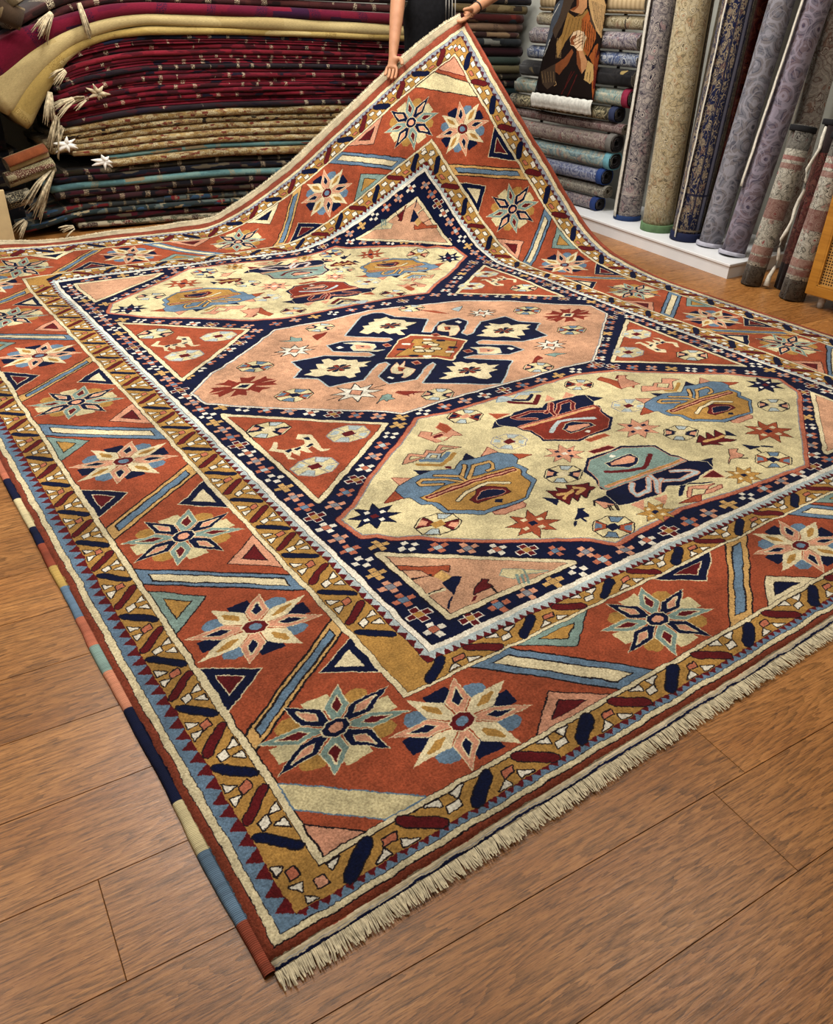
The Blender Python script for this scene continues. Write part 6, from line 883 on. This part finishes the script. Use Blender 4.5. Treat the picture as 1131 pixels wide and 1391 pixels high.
# tapestry hanging in front of the stacked rolls
TP = [["f","g",0,[[3.75,1.194],[3.674,1.252],[3.628,1.252],[3.683,1.14],[3.76,0.962],[3.803,0.918],[3.765,1.05]]],["f","h",0,[[3.641,1.274],[3.554,1.254],[3.596,1.181],[3.64,1.113],[3.685,1.042],[3.721,1.081],[3.668,1.163]]],["f","o",0,[[3.597,1.187],[3.527,1.161],[3.428,1.207],[3.381,1.149],[3.331,1.079],[3.374,0.983],[3.421,0.946],[3.522,1.089],[3.594,1.017],[3.646,0.933],[3.675,1.014],[3.631,1.067]]],["f","r",0,[[3.462,1.152],[3.417,1.196],[3.346,1.106],[3.326,1.063],[3.378,0.957],[3.421,0.992],[3.403,1.06],[3.45,1.091]]],["f","s",0,[[3.537,1.286],[3.439,1.287],[3.43,1.218],[3.467,1.179],[3.541,1.188],[3.585,1.201],[3.52,1.221]]],["f","b",0,[[3.537,1.286],[3.506,1.287],[3.502,1.222],[3.543,1.194],[3.581,1.201],[3.522,1.221]]],["l","d",0.004,[[3.585,1.198],[3.538,1.172],[3.501,1.168],[3.458,1.179],[3.421,1.218]]],["f","v",0,[[3.435,1.287],[3.306,1.268],[3.272,1.216],[3.21,1.008],[3.23,0.98],[3.274,1.054],[3.346,1.106],[3.39,1.159],[3.408,1.207]]],["f","h",0,[[3.408,1.207],[3.377,1.154],[3.341,1.106],[3.354,1.103],[3.394,1.148]]],["f","r",0,[[3.369,0.958],[3.328,1.019],[3.296,1.042],[3.25,0.99],[3.227,0.924],[3.254,0.843],[3.284,0.716],[3.315,0.816],[3.312,0.908]]],["f","d",0,[[3.331,1.079],[3.274,1.054],[3.229,0.974],[3.231,0.913],[3.284,0.977],[3.305,0.953],[3.303,1.026],[3.328,1.041]]],["f","m",0,[[3.272,0.921],[3.257,0.911],[3.268,0.727],[3.289,0.719]]],["f","b",0,[[3.518,0.992],[3.579,0.937],[3.659,0.9],[3.654,0.856],[3.609,0.84],[3.539,0.905],[3.499,0.976]]],["f","s",0,[[3.476,0.992],[3.425,0.989],[3.377,0.932],[3.381,0.892],[3.412,0.859],[3.462,0.909]]],["f","b",0,[[3.476,0.992],[3.462,0.992],[3.43,0.923],[3.412,0.859],[3.462,0.909]]],["f","w",0,[[3.526,1.083],[3.478,1.097],[3.435,1.087],[3.406,1.06],[3.423,1.025],[3.424,0.986],[3.466,0.987],[3.497,1.005],[3.536,1.014],[3.545,1.048]]],["f","b",0,[[3.543,1.048],[3.518,1.066],[3.483,1.073],[3.513,1.038],[3.494,1.011],[3.532,1.015]]],["l","b",0.004,[[3.514,1.044],[3.446,1.075]]],["l","b",0.004,[[3.506,1.027],[3.434,1.056]]],["l","b",0.004,[[3.498,1.011],[3.43,1.039]]],["l","b",0.004,[[3.477,0.995],[3.432,1.025]]],["f","h",0,[[3.791,0.846],[3.66,0.902],[3.65,0.838],[3.63,0.791],[3.713,0.747],[3.769,0.78]]],["f","y",0,[[3.374,0.938],[3.323,0.918],[3.302,0.84],[3.328,0.808],[3.389,0.83]]],["l","d",0.004,[[3.36,0.87],[3.363,0.835]]],["l","d",0.004,[[3.339,0.877],[3.337,0.82]]],["l","m",0.005,[[3.476,0.868],[3.566,0.733]]],["l","m",0.006,[[3.449,0.852],[3.51,0.723]]],["l","m",0.004,[[3.499,0.866],[3.54,0.78]]],["l","v",0.004,[[3.642,0.802],[3.624,0.783],[3.647,0.772]]],["l","g",0.004,[[3.792,0.913],[3.82,0.838],[3.813,0.733]]],["f","v",0,[[3.632,1.274],[3.635,1.393],[3.555,1.445],[3.429,1.429],[3.324,1.335],[3.306,1.268],[3.435,1.287],[3.43,1.351],[3.51,1.398],[3.574,1.361],[3.554,1.254]]],["f","s",0,[[3.568,1.329],[3.55,1.377],[3.499,1.387],[3.44,1.356],[3.427,1.314],[3.451,1.276],[3.493,1.265],[3.542,1.286]]],["l","b",0.004,[[3.54,1.324],[3.508,1.321]]],["l","b",0.004,[[3.478,1.324],[3.447,1.327]]],["l","b",0.003,[[3.494,1.319],[3.495,1.3]]],["l","m",0.004,[[3.504,1.287],[3.471,1.288]]],["l","d",0.0025,[[3.573,1.16],[3.613,1.017]]],["l","d",0.0025,[[3.543,1.158],[3.575,1.018]]],["l","d",0.0025,[[3.513,1.157],[3.537,1.02]]],["l","d",0.0025,[[3.484,1.155],[3.5,1.022]]],["l","d",0.0025,[[3.455,1.154],[3.464,1.024]]],["l","d",0.0025,[[3.426,1.153],[3.428,1.025]]],["l","d",0.0025,[[3.397,1.151],[3.392,1.027]]],["l","h",0.003,[[3.397,1.25],[3.349,1.133]]],["l","h",0.003,[[3.384,1.247],[3.337,1.122]]],["l","h",0.003,[[3.371,1.244],[3.325,1.11]]],["l","h",0.003,[[3.359,1.242],[3.313,1.099]]],["l","h",0.003,[[3.346,1.239],[3.301,1.087]]],["l","h",0.003,[[3.333,1.236],[3.289,1.076]]],["l","h",0.003,[[3.32,1.233],[3.277,1.064]]],["l","h",0.003,[[3.308,1.23],[3.265,1.053]]],["l","h",0.003,[[3.295,1.227],[3.254,1.041]]],["l","d",0.004,[[3.447,1.147],[3.431,0.997]]],["l","m",0.004,[[3.32,1.003],[3.312,0.908],[3.294,0.788]]],["l","d",0.004,[[3.428,1.14],[3.414,0.994]]],["l","m",0.004,[[3.308,0.998],[3.306,0.908],[3.29,0.789]]],["l","d",0.004,[[3.408,1.132],[3.397,0.992]]],["l","m",0.004,[[3.297,0.993],[3.3,0.908],[3.287,0.789]]],["l","d",0.004,[[3.389,1.125],[3.381,0.989]]],["l","m",0.004,[[3.285,0.988],[3.293,0.909],[3.283,0.789]]],["l","d",0.004,[[3.37,1.118],[3.364,0.987]]],["l","m",0.004,[[3.274,0.983],[3.287,0.909],[3.28,0.79]]],["l","d",0.004,[[3.351,1.111],[3.347,0.984]]],["l","m",0.004,[[3.262,0.978],[3.281,0.91],[3.276,0.79]]],["l","v",0.0025,[[3.67,1.043],[3.66,0.932]]],["l","y",0.002,[[3.781,0.847],[3.758,0.787]]],["l","v",0.0025,[[3.661,1.043],[3.649,0.933]]],["l","y",0.002,[[3.752,0.849],[3.732,0.789]]],["l","v",0.0025,[[3.651,1.044],[3.637,0.934]]],["l","y",0.002,[[3.724,0.851],[3.706,0.791]]],["l","v",0.0025,[[3.641,1.044],[3.626,0.934]]],["l","y",0.002,[[3.697,0.853],[3.68,0.793]]],["l","v",0.0025,[[3.632,1.044],[3.614,0.935]]],["l","y",0.002,[[3.669,0.855],[3.655,0.795]]],["l","c",0.004,[[3.765,1.05],[3.737,1.144],[3.68,1.23]]],["l","c",0.003,[[3.775,0.938],[3.732,1.034]]]]
TR = Raster(3.24, .60, 3.90, 1.80, .0018)
for k_, h_ in dict(k='#1a1210', v='#b89464', o='#8f6b38', r='#9c5428', s='#b8845a', w='#dcbd98', b='#7a4426', m='#571a18', g='#474c55', h='#43352a', d='#1e140f', y='#bd9a60', c='#d9d4c6').items(): TR.col(k_, h_)
TR.a[:] = TR.keys['k']
for ty, c, w, pts in TP: (TR.fill(pts, c) if ty == 'f' else TR.line(pts, c, w))
TIMG = TR.image('tapestry_design', warp=(.002, .03, .001, .008), shade=.12)
tm = NT('tapestry_weave', .95, spec=.08); tt = tm.new('ShaderNodeTexImage'); tt.image = TIMG; uvn = tm.new('ShaderNodeUVMap'); tm.link(uvn.outputs[0], tt.inputs[0])
tn = tm.noise(tm.coord(), 300, 2); tm.base(tm.mix(.6, tt.outputs[0], tm.ramp(tn, [(.25, '#b0b0b0'), (.75, '#ffffff')]), 'MULTIPLY')); tm.bump(tn, .25, .003)
tap = thing('tapestry', (3.812, 3.57, .715), 'woven tapestry of a praying woman in a veil hung in front of the stacked rolls', 'tapestry')
def cloth_strip(name, rows, cols, f, th, mat, parent, uvf=None):
    V = []; UV = []; F = []
    for i in range(rows+1):
        for j in range(cols+1): p = f(i/rows, j/cols); V.append((p[0]-3.812, p[1]-3.57, p[2]-.715)); UV.append(uvf(p) if uvf else (p[1], p[2]))
    N = len(V)
    V += [(x+th, y, z) for x, y, z in V[:N]]; UV += UV
    I = lambda i, j: i*(cols+1)+j
    for i in range(rows):
        for j in range(cols): F.append((I(i,j), I(i,j+1), I(i+1,j+1), I(i+1,j))); F.append((N+I(i+1,j), N+I(i+1,j+1), N+I(i,j+1), N+I(i,j)))
    for i in range(rows): F.append((I(i,0), I(i+1,0), N+I(i+1,0), N+I(i,0))); F.append((I(i+1,cols), I(i,cols), N+I(i,cols), N+I(i+1,cols)))
    for j in range(cols): F.append((I(0,j+1), I(0,j), N+I(0,j), N+I(0,j+1))); F.append((I(rows,j), I(rows,j+1), N+I(rows,j+1), N+I(rows,j)))
    return mesh_obj(name, V, F, mat, parent, uvs=UV)
lf = lambda z: 3.832-.225*(z-.715)
cloth_strip('woven_panel', 40, 16, lambda a, b: (3.815+.004*math.sin(b*9+a*2), 3.285+(lf(.715+1.0*a)-3.285)*b, .715+1.0*a), .006, tm.m, tap, lambda p: ((p[1]-3.24)/(TR.w*.0018), (p[2]-.60)/(TR.h*.0018)))
cloth_strip('fringe', 6, 60, lambda a, b: (3.806-.012*math.sin(PI*min(a*1.2, 1))+.0025*math.sin(b*150)*a, 3.278+.565*b, .722-.085*a+.002*math.sin(b*57)), .004, plain('white_fringe', '#dcdad2', .9, .15, .1, 50), tap)
bm = bmesh.new(); add_tube(bm, [(0, -.32, 1.0), (0, .1, 1.0)], .011, 10); bm_obj('hanging_rod', bm, plain('black_rod', '#1c1b1a', .5), tap, True)
rk = thing('metal_rack', (3.962, 3.6, PT), 'thin black metal rack frame holding the stacked rolls in the corner', 'rack')
bkm = plain('black_metal', '#161616', .45, .4)
for y_ in (3.255-3.6, 3.9-3.6):
    bm = bmesh.new(); add_box(bm, (.01, y_, .9), (.016, .016, 1.8), bev=.002); bm_obj('upright', bm, bkm, rk)
bm = bmesh.new(); add_box(bm, (.01, (3.255+3.9)/2-3.6, 1.79), (.016, .645, .016)); bm_obj('crossbar', bm, bkm, rk)

# cane-fronted cabinet at the right edge
cabw = NT('orange_varnished_wood', .35, spec=.4); g_ = cabw.noise(cabw.map(cabw.coord(), (60, 5, 60)), 1, 4); cabw.base(cabw.ramp(g_, [(.3, '#9a6420'), (.7, '#b9802f')])); cabw = cabw.m
cane = NT('woven_cane', .6, spec=.25); co = cane.coord(); 
sx = cane.new('ShaderNodeSeparateXYZ'); cane.link(co, sx.inputs[0])
gx = cane.math('PINGPONG', cane.math('MULTIPLY', sx.outputs[1], 150.), 1.); gz = cane.math('PINGPONG', cane.math('MULTIPLY', sx.outputs[2], 150.), 1.)
hole = cane.math('MULTIPLY', cane.math('GREATER_THAN', gx, .42), cane.math('GREATER_THAN', gz, .42))
cane.base(cane.mix(hole, '#b98a48', '#2a1a0c')); cane.bump(cane.math('SUBTRACT', 1., hole), .6, .003)
cab = thing('cane_cabinet', (3.5, .85, FLOOR), 'orange-brown wooden cabinet with woven cane door at the right edge of the room', 'cabinet')
L0, L1, z0, z1 = -.52, .535, .062, .78
bm = bmesh.new(); add_box(bm, (.21, (L0+L1)/2, (z0+z1)/2), (.38, L1-L0-.004, z1-z0-.002), bev=.003); bm_obj('carcass', bm, cabw, cab)
bm = bmesh.new(); add_box(bm, (.2, (L0+L1)/2, z1+.012), (.43, L1-L0+.03, .024), bev=.004); bm_obj('top', bm, cabw, cab)
for y0_, y1_ in ((L0, (L0+L1)/2-.002), ((L0+L1)/2+.002, L1)):
    bm = bmesh.new()
    for c_, s_ in (((.008, y0_+.024, (z0+z1)/2), (.024, .048, z1-z0)), ((.008, y1_-.024, (z0+z1)/2), (.024, .048, z1-z0)), ((.008, (y0_+y1_)/2, z0+.024), (.024, y1_-y0_-.09, .048)), ((.008, (y0_+y1_)/2, z1-.024), (.024, y1_-y0_-.09, .048))): add_box(bm, c_, s_, bev=.004)
    d_ = bm_obj('door', bm, cabw, cab)
    bm = bmesh.new(); add_box(bm, (.011, (y0_+y1_)/2, (z0+z1)/2), (.006, y1_-y0_-.09, z1-z0-.09)); bm_obj('cane_panel', bm, cane.m, d_)
    bm = bmesh.new(); 
    for c_, s_ in (((.001, y0_+.052, (z0+z1)/2), (.01, .009, z1-z0-.09)), ((.001, y1_-.052, (z0+z1)/2), (.01, .009, z1-z0-.09)), ((.001, (y0_+y1_)/2, z0+.052), (.01, y1_-y0_-.09, .009)), ((.001, (y0_+y1_)/2, z1-.052), (.01, y1_-y0_-.09, .009))): add_box(bm, c_, s_, bev=.002)
    bm_obj('bead', bm, cabw, d_)
for x_ in (.05, .36):
    for y_ in (L0+.06, L1-.07):
        bm = bmesh.new(); add_tube(bm, [(x_, y_, 0), (x_, y_, z0+.004)], [.016, .02], 10); o = bm_obj('leg', bm, plain('white_leg', '#cfcdc8', .4), cab, True); o['label'] = 'short white leg'
# ================================================================== PERSON holding up the far corner
def skin_mesh(name, nodes, edges, mat, parent=None, root=None, sub=2, off=(0,0,0)):
    names = list(nodes); me = bpy.data.meshes.new(name)
    me.from_pydata([nodes[k][0] for k in names], [(names.index(a), names.index(b)) for a, b in edges], [])
    o = bpy.data.objects.new(name+'_cage', me); COL.objects.link(o)
    o.modifiers.new('s', 'SKIN'); sm = o.modifiers.new('d', 'SUBSURF'); sm.levels = sub; sm.render_levels = sub
    for k, v in zip(names, me.skin_vertices[0].data):
        r = nodes[k][1]; v.radius = r if isinstance(r, tuple) else (r, r); v.use_root = (k == root)
    bpy.context.view_layer.update()
    dg = bpy.context.evaluated_depsgraph_get(); m2 = bpy.data.meshes.new_from_object(o.evaluated_get(dg))
    bpy.data.objects.remove(o); m2.name = name; m2.materials.clear(); m2.materials.append(mat)
    for v in m2.vertices: v.co -= Vector(off)
    m2.polygons.foreach_set('use_smooth', [True]*len(m2.polygons))
    return link(bpy.data.objects.new(name, m2), parent)
pc = Vector((2.84, 3.72, 0)); fd = Vector((-.57, -.82, 0)).normalized(); rt = Vector((-.82, .57, 0)).normalized()
def W(r, f, z): return tuple(pc+rt*r+fd*f+Vector((0, 0, z+FLOOR)))
sk = NT('skin', .55, spec=.35); sk.b.inputs['Subsurface Weight'].default_value = .08; sk.b.inputs['Subsurface Radius'].default_value = (.01, .004, .002)
sk.base(sk.ramp(sk.noise(sk.coord(), 25, 3), [(.3, '#a06f50'), (.7, '#b07e5e')])); sk = sk.m
cl = plain('black_cotton', '#17171a', .9, .1, .2, 50, .15); tr = plain('black_trousers', '#141417', .9, .1, .2, 50)
person = thing('person', (pc.x, pc.y, FLOOR), 'person in black T-shirt and trousers standing behind the carpet lifting its corner with both hands', 'person')
off = (pc.x, pc.y, FLOOR)
N = {'pelvis': (W(0, 0, .86), .12), 'waist': (W(0, .0, .99), .105), 'chest': (W(0, .02, 1.17), .12), 'neckb': (W(0, .02, 1.335), .06), 'neck': (W(0, .03, 1.39), .047), 'jaw': (W(0, .03, 1.45), .046)}
E = [('pelvis', 'waist'), ('waist', 'chest'), ('chest', 'neckb'), ('neckb', 'neck'), ('neck', 'jaw')]
for s, n in ((1, 'R'), (-1, 'L')):
    N['hip'+n] = (W(s*.085, 0, .80), .088); N['knee'+n] = (W(s*.1, .03, .45), .058); N['calf'+n] = (W(s*.1, .0, .32), .054); N['ank'+n] = (W(s*.105, -.015, .09), .037); N['heel'+n] = (W(s*.105, -.035, .04), .034); N['toe'+n] = (W(s*.115, .13, .028), (.03, .026))
    E += [('pelvis', 'hip'+n), ('hip'+n, 'knee'+n), ('knee'+n, 'calf'+n), ('calf'+n, 'ank'+n), ('ank'+n, 'heel'+n), ('ank'+n, 'toe'+n)]
def arm(n, sh, el, wr, pa, fdir, side, fingers):
    """shoulder, elbow, wrist, palm centre; fdir = direction of the fingers, side = across the knuckles towards the index finger"""
    fdir = Vector(fdir).normalized(); side = Vector(side).normalized(); pn = fdir.cross(side).normalized()
    N['sh'+n] = (tuple(sh), .052); m = Vector(sh).lerp(Vector(el), .5); N['ua'+n] = (tuple(m), .05); N['el'+n] = (tuple(el), .044); m = Vector(el).lerp(Vector(wr), .35); N['fa'+n] = (tuple(m), .042); N['wr'+n] = (tuple(wr), .027)
    pa = Vector(pa); N['pa'+n] = (tuple(pa), (.026, .017)); N['kn'+n] = (tuple(pa+fdir*.028), (.03, .014))
    E.extend([('neckb', 'sh'+n), ('sh'+n, 'ua'+n), ('ua'+n, 'el'+n), ('el'+n, 'fa'+n), ('fa'+n, 'wr'+n), ('wr'+n, 'pa'+n), ('pa'+n, 'kn'+n)])
    for i, (ln, curl) in enumerate(fingers):
        b = pa+fdir*.034+side*(.03-.02*i); d = Vector(fdir); prev = 'kn'+n
        for j, fr in enumerate((0, .45, .3, .25)):
            b = b+d*ln*fr; k = 'f%s%d%d' % (n, i, j); N[k] = (tuple(b), (.0092, .0088, .0082, .007)[j]); E.append((prev, k)); prev = k
            d = (d+pn*curl).normalized()
    b = pa-fdir*.02+side*.03; prev = 'pa'+n
    for j, (dx, ds, dn) in enumerate(((.0, .012, .01), (.022, .02, .018), (.026, .008, .02))):
        b = b+fdir*dx+side*ds+pn*dn; k = 't%s%d' % (n, j); N[k] = (tuple(b), (.012, .0105, .0085)[j]); E.append((prev, k)); prev = k
FG = [(.068, .28), (.076, .30), (.070, .32), (.055, .34)]
hR = Vector((2.4878,3.5750,0.8947)); hL = Vector((2.8336,3.3600,1.1610))
shR = Vector(W(.165, .02, 1.33)); shL = Vector(W(-.165, .03, 1.33))
elR = Vector((2.6082,3.7000,1.2457)); elL = Vector((3.2297,3.5000,1.3166))
wR = hR+(elR-hR).normalized()*.085; wL = hL+(elL-hL).normalized()*.085
dR = (hR-wR).normalized(); dL = (hL-wL).normalized()
arm('R', shR, elR, wR, hR+dR*-.03, dR+Vector((0, 0, -.2)), rt*-1+fd*.25, FG)
arm('L', shL, elL, wL, hL+dL*-.03, dL+Vector((-.1, 0, -.55)), fd*.9+rt*-.1, FG)
body = skin_mesh('body', N, E, sk, person, 'pelvis', 2, off)
HC = Vector(W(0, .04, 1.515))-Vector(off)
def head_shape(x, y, z):
    '''unit sphere -> head: x across, y forward, z up'''
    g = lambda u, c, w: math.exp(-((u-c)/w)**2)
    wx = .074*(1-.30*max(-z, 0)**1.6)*(1-.10*max(y, 0)); wy = .097; wz = .116
    X, Y, Z = x*wx, y*wy, z*wz
    if z < -.2 and y < .2: Y += (-z-.2)*.05*(1-max(y, 0)*5)
    if y > 0:
        Y *= 1-.12*max(-z, 0)
        Y += .026*g(x, 0, .15)*g(z, -.20, .20)*(1 if z > -.32 else max(0, 1-(-.32-z)/.1))     # nose
        Y += .008*g(x, 0, .12)*g(z, .06, .2)                                                      # bridge
        Y -= .013*(g(x, .42, .2)+g(x, -.42, .2))*g(z, .03, .14)                                   # eye sockets
        Y += .006*g(z, .24, .12)*g(x, 0, .7)                                                      # brow
        Y += .007*g(x, 0, .30)*(g(z, -.50, .05)+g(z, -.62, .06))                                  # lips
        Y += .012*g(x, 0, .3)*g(z, -.86, .16)                                                     # chin
    return HC+rt*X+fd*Y+Vector((0, 0, Z))
bm = bmesh.new(); bm.from_mesh(body.data)
hd = bmesh.ops.create_uvsphere(bm, u_segments=64, v_segments=48, radius=1)['verts']
for v in hd: v.co = head_shape(*v.co)
for s in (1, -1):
    er = bmesh.ops.create_uvsphere(bm, u_segments=14, v_segments=10, radius=1)['verts']
    for v in er:
        x, y, z = v.co; dent = .004*math.exp(-((y-.2)**2+(z-.1)**2)*4)*(1 if x*s > 0 else 0)
        v.co = HC+rt*(s*(.073+.006*abs(y*0-1)*.5)+x*.007-s*dent)+fd*(-.008+y*.017)+Vector((0, 0, -.005+z*.03))
for f in bm.faces: f.smooth = True
bm.to_mesh(body.data); bm.free()
# clothes
SN = {'a': (W(0, 0, .82), (.17, .13)), 'b': (W(0, .0, .98), (.165, .122)), 'c': (W(0, .02, 1.16), (.17, .132)), 'd': (W(0, .02, 1.30), (.10, .088)), 'e': (W(0, .022, 1.345), .072)}
SE = [('a', 'b'), ('b', 'c'), ('c', 'd'), ('d', 'e')]
for n, sh, el in (('R', shR, elR), ('L', shL, elL)):
    SN['s'+n] = (tuple(sh), .072); SN['t'+n] = (tuple(sh.lerp(el, .5)), .066); SN['u'+n] = (tuple(sh.lerp(el, .80)), .06); SE += [('d', 's'+n), ('s'+n, 't'+n), ('t'+n, 'u'+n)]
skin_mesh('t_shirt', SN, SE, cl, person, 'b', 2, off)
TN = {'w': (W(0, 0, .93), (.125, .105)), 'p': (W(0, 0, .84), (.145, .12))}; TE = [('w', 'p')]
for s, n in ((1, 'R'), (-1, 'L')):
    TN['h'+n] = (W(s*.09, 0, .77), .1); TN['k'+n] = (W(s*.1, .03, .45), .075); TN['a'+n] = (W(s*.105, -.01, .11), .062); TE += [('p', 'h'+n), ('h'+n, 'k'+n), ('k'+n, 'a'+n)]
skin_mesh('trousers', TN, TE, tr, person, 'p', 2, off)
for s in (1, -1): skin_mesh('shoe', {'h': (W(s*.105, -.04, .042), (.042, .042)), 'm': (W(s*.11, .05, .04), (.045, .038)), 't': (W(s*.115, .14, .034), (.042, .03))}, [('h', 'm'), ('m', 't')], plain('black_shoe', '#101012', .5), person, 'm', 2, off)
hm = plain('dark_hair', '#1c1512', .7, .3, .3, 60)
bm = bmesh.new(); bmesh.ops.create_uvsphere(bm, u_segments=64, v_segments=48, radius=1)
def hairline(v):
    x, y, z = v.co
    return z < (.50 if y > .45 else (-.55 if y < -.1 else -.2+(y+.1)*1.27))
bmesh.ops.delete(bm, geom=[v for v in bm.verts if hairline(v)], context='VERTS')
for v in bm.verts:
    x, y, z = v.co; k = 1.05+.05*max(z, 0)+.025*mnoise.noise(Vector((x*7, y*7, z*9))); p = head_shape(x, y, z); v.co = HC+(p-HC)*k
bmesh.ops.solidify(bm, geom=bm.faces[:], thickness=.007)
bm_obj('hair', bm, hm, person, True)
for s in (1, -1):
    ec = head_shape(s*.42, .905, .03)-fd*.0055
    bm = bmesh.new(); bmesh.ops.create_uvsphere(bm, u_segments=16, v_segments=10, radius=.0105); o = bm_obj('eye', bm, plain('eye_white', '#cfc8be', .3), person, True, loc=tuple(ec))
    bm = bmesh.new(); bmesh.ops.create_uvsphere(bm, u_segments=12, v_segments=8, radius=.0052); bm_obj('iris', bm, plain('iris_brown', '#241710', .3), o, True, loc=tuple(fd*.0064+Vector((0, 0, -.001))))
    bm = bmesh.new(); add_tube(bm, [head_shape(s*q, math.sqrt(max(1-q*q-.04, 0)), zz)+fd*.001 for q, zz in ((.2, .19), (.4, .235), (.62, .19))], [.003, .0038, .0015], 6); bm_obj('eyebrow', bm, hm, person, True)
bm = bmesh.new(); add_tube(bm, [head_shape(q, math.sqrt(1-q*q-.3), -.555)+fd*.001 for q in (-.30, -.15, 0, .15, .30)], [.0015, .004, .0048, .004, .0015], 8); bm_obj('lips', bm, plain('lips', '#94584c', .5), person, True)
bm = bmesh.new(); wc = wL+(elL-wL).normalized()*.018; axw = (elL-wL).normalized(); q1 = axw.orthogonal().normalized(); q2 = axw.cross(q1)
add_tube(bm, [wc+(q1*math.cos(k*PI/8)+q2*math.sin(k*PI/8))*.028-Vector(off) for k in range(17)], .0045, 6, False); bm_obj('bracelet', bm, plain('dark_bead', '#2a211e', .5), person, True)
bm = bmesh.new()
for k in range(4):
    a = Vector(W(-.085-.017*k, .155, 1.30)); b = Vector(W(-.09-.018*k, .168, 1.13-.01*k)); add_tube(bm, [a-Vector(off), a.lerp(b, .5)+fd*.008-Vector(off), b-Vector(off)], .0028, 5)
bm_obj('pale_cords', bm, plain('pale_cord', '#9a9690', .8), person, True)

# ================================================================== LIGHT, WORLD, CAMERA
def lamp(loc, size, power, col=(1, .93, .84), rot=(0, 0, 0)):
    l = bpy.data.lights.new('ceiling_panel', 'AREA'); l.shape = 'RECTANGLE'; l.size, l.size_y = size; l.energy = power; l.color = col
    o = bpy.data.objects.new('ceiling_panel', l); o.location = loc; o.rotation_euler = rot; COL.objects.link(o)
for x_, y_, p_, c_ in [(.5, .9, 18, (1, .92, .8)), (2.1, .3, 28, (1, .92, .8)), (.6, 2.6, 68, (1, .965, .9)), (2.4, 2.6, 62, (1, .965, .9)), (-1.2, 2.0, 34, (1, .96, .9)), (1.5, 3.9, 46, (1, .97, .92)), (3.4, 3.6, 20, (1, .97, .92))]:
    lamp((x_, y_, 2.86), (.6, .6), p_, c_)

w = bpy.data.worlds.new('world'); S.world = w; w.use_nodes = True
w.node_tree.nodes['Background'].inputs[0].default_value = (.9, .93, 1, 1); w.node_tree.nodes['Background'].inputs[1].default_value = .15
cam = bpy.data.cameras.new('camera'); co_ = bpy.data.objects.new('camera', cam); COL.objects.link(co_)
cam.sensor_fit = 'HORIZONTAL'; cam.sensor_width = 36; cam.lens = 36*1098.2/1131; cam.clip_start = .05
r_ = Vector((0.8199,-0.5716,0.0310)); u_ = Vector((0.2825,0.4512,0.8465)); f_ = Vector((0.4979,0.6853,-0.5314))
co_.matrix_world = Matrix(((r_.x, u_.x, -f_.x, -0.3659), (r_.y, u_.y, -f_.y, -0.7440), (r_.z, u_.z, -f_.z, 1.2), (0, 0, 0, 1)))
S.camera = co_
vs = S.view_settings; vs.view_transform = 'Standard'; vs.look = 'None'; vs.gamma = 1; vs.use_curve_mapping = False; vs.exposure = 0
S.cycles.max_bounces = 6; S.cycles.diffuse_bounces = 3
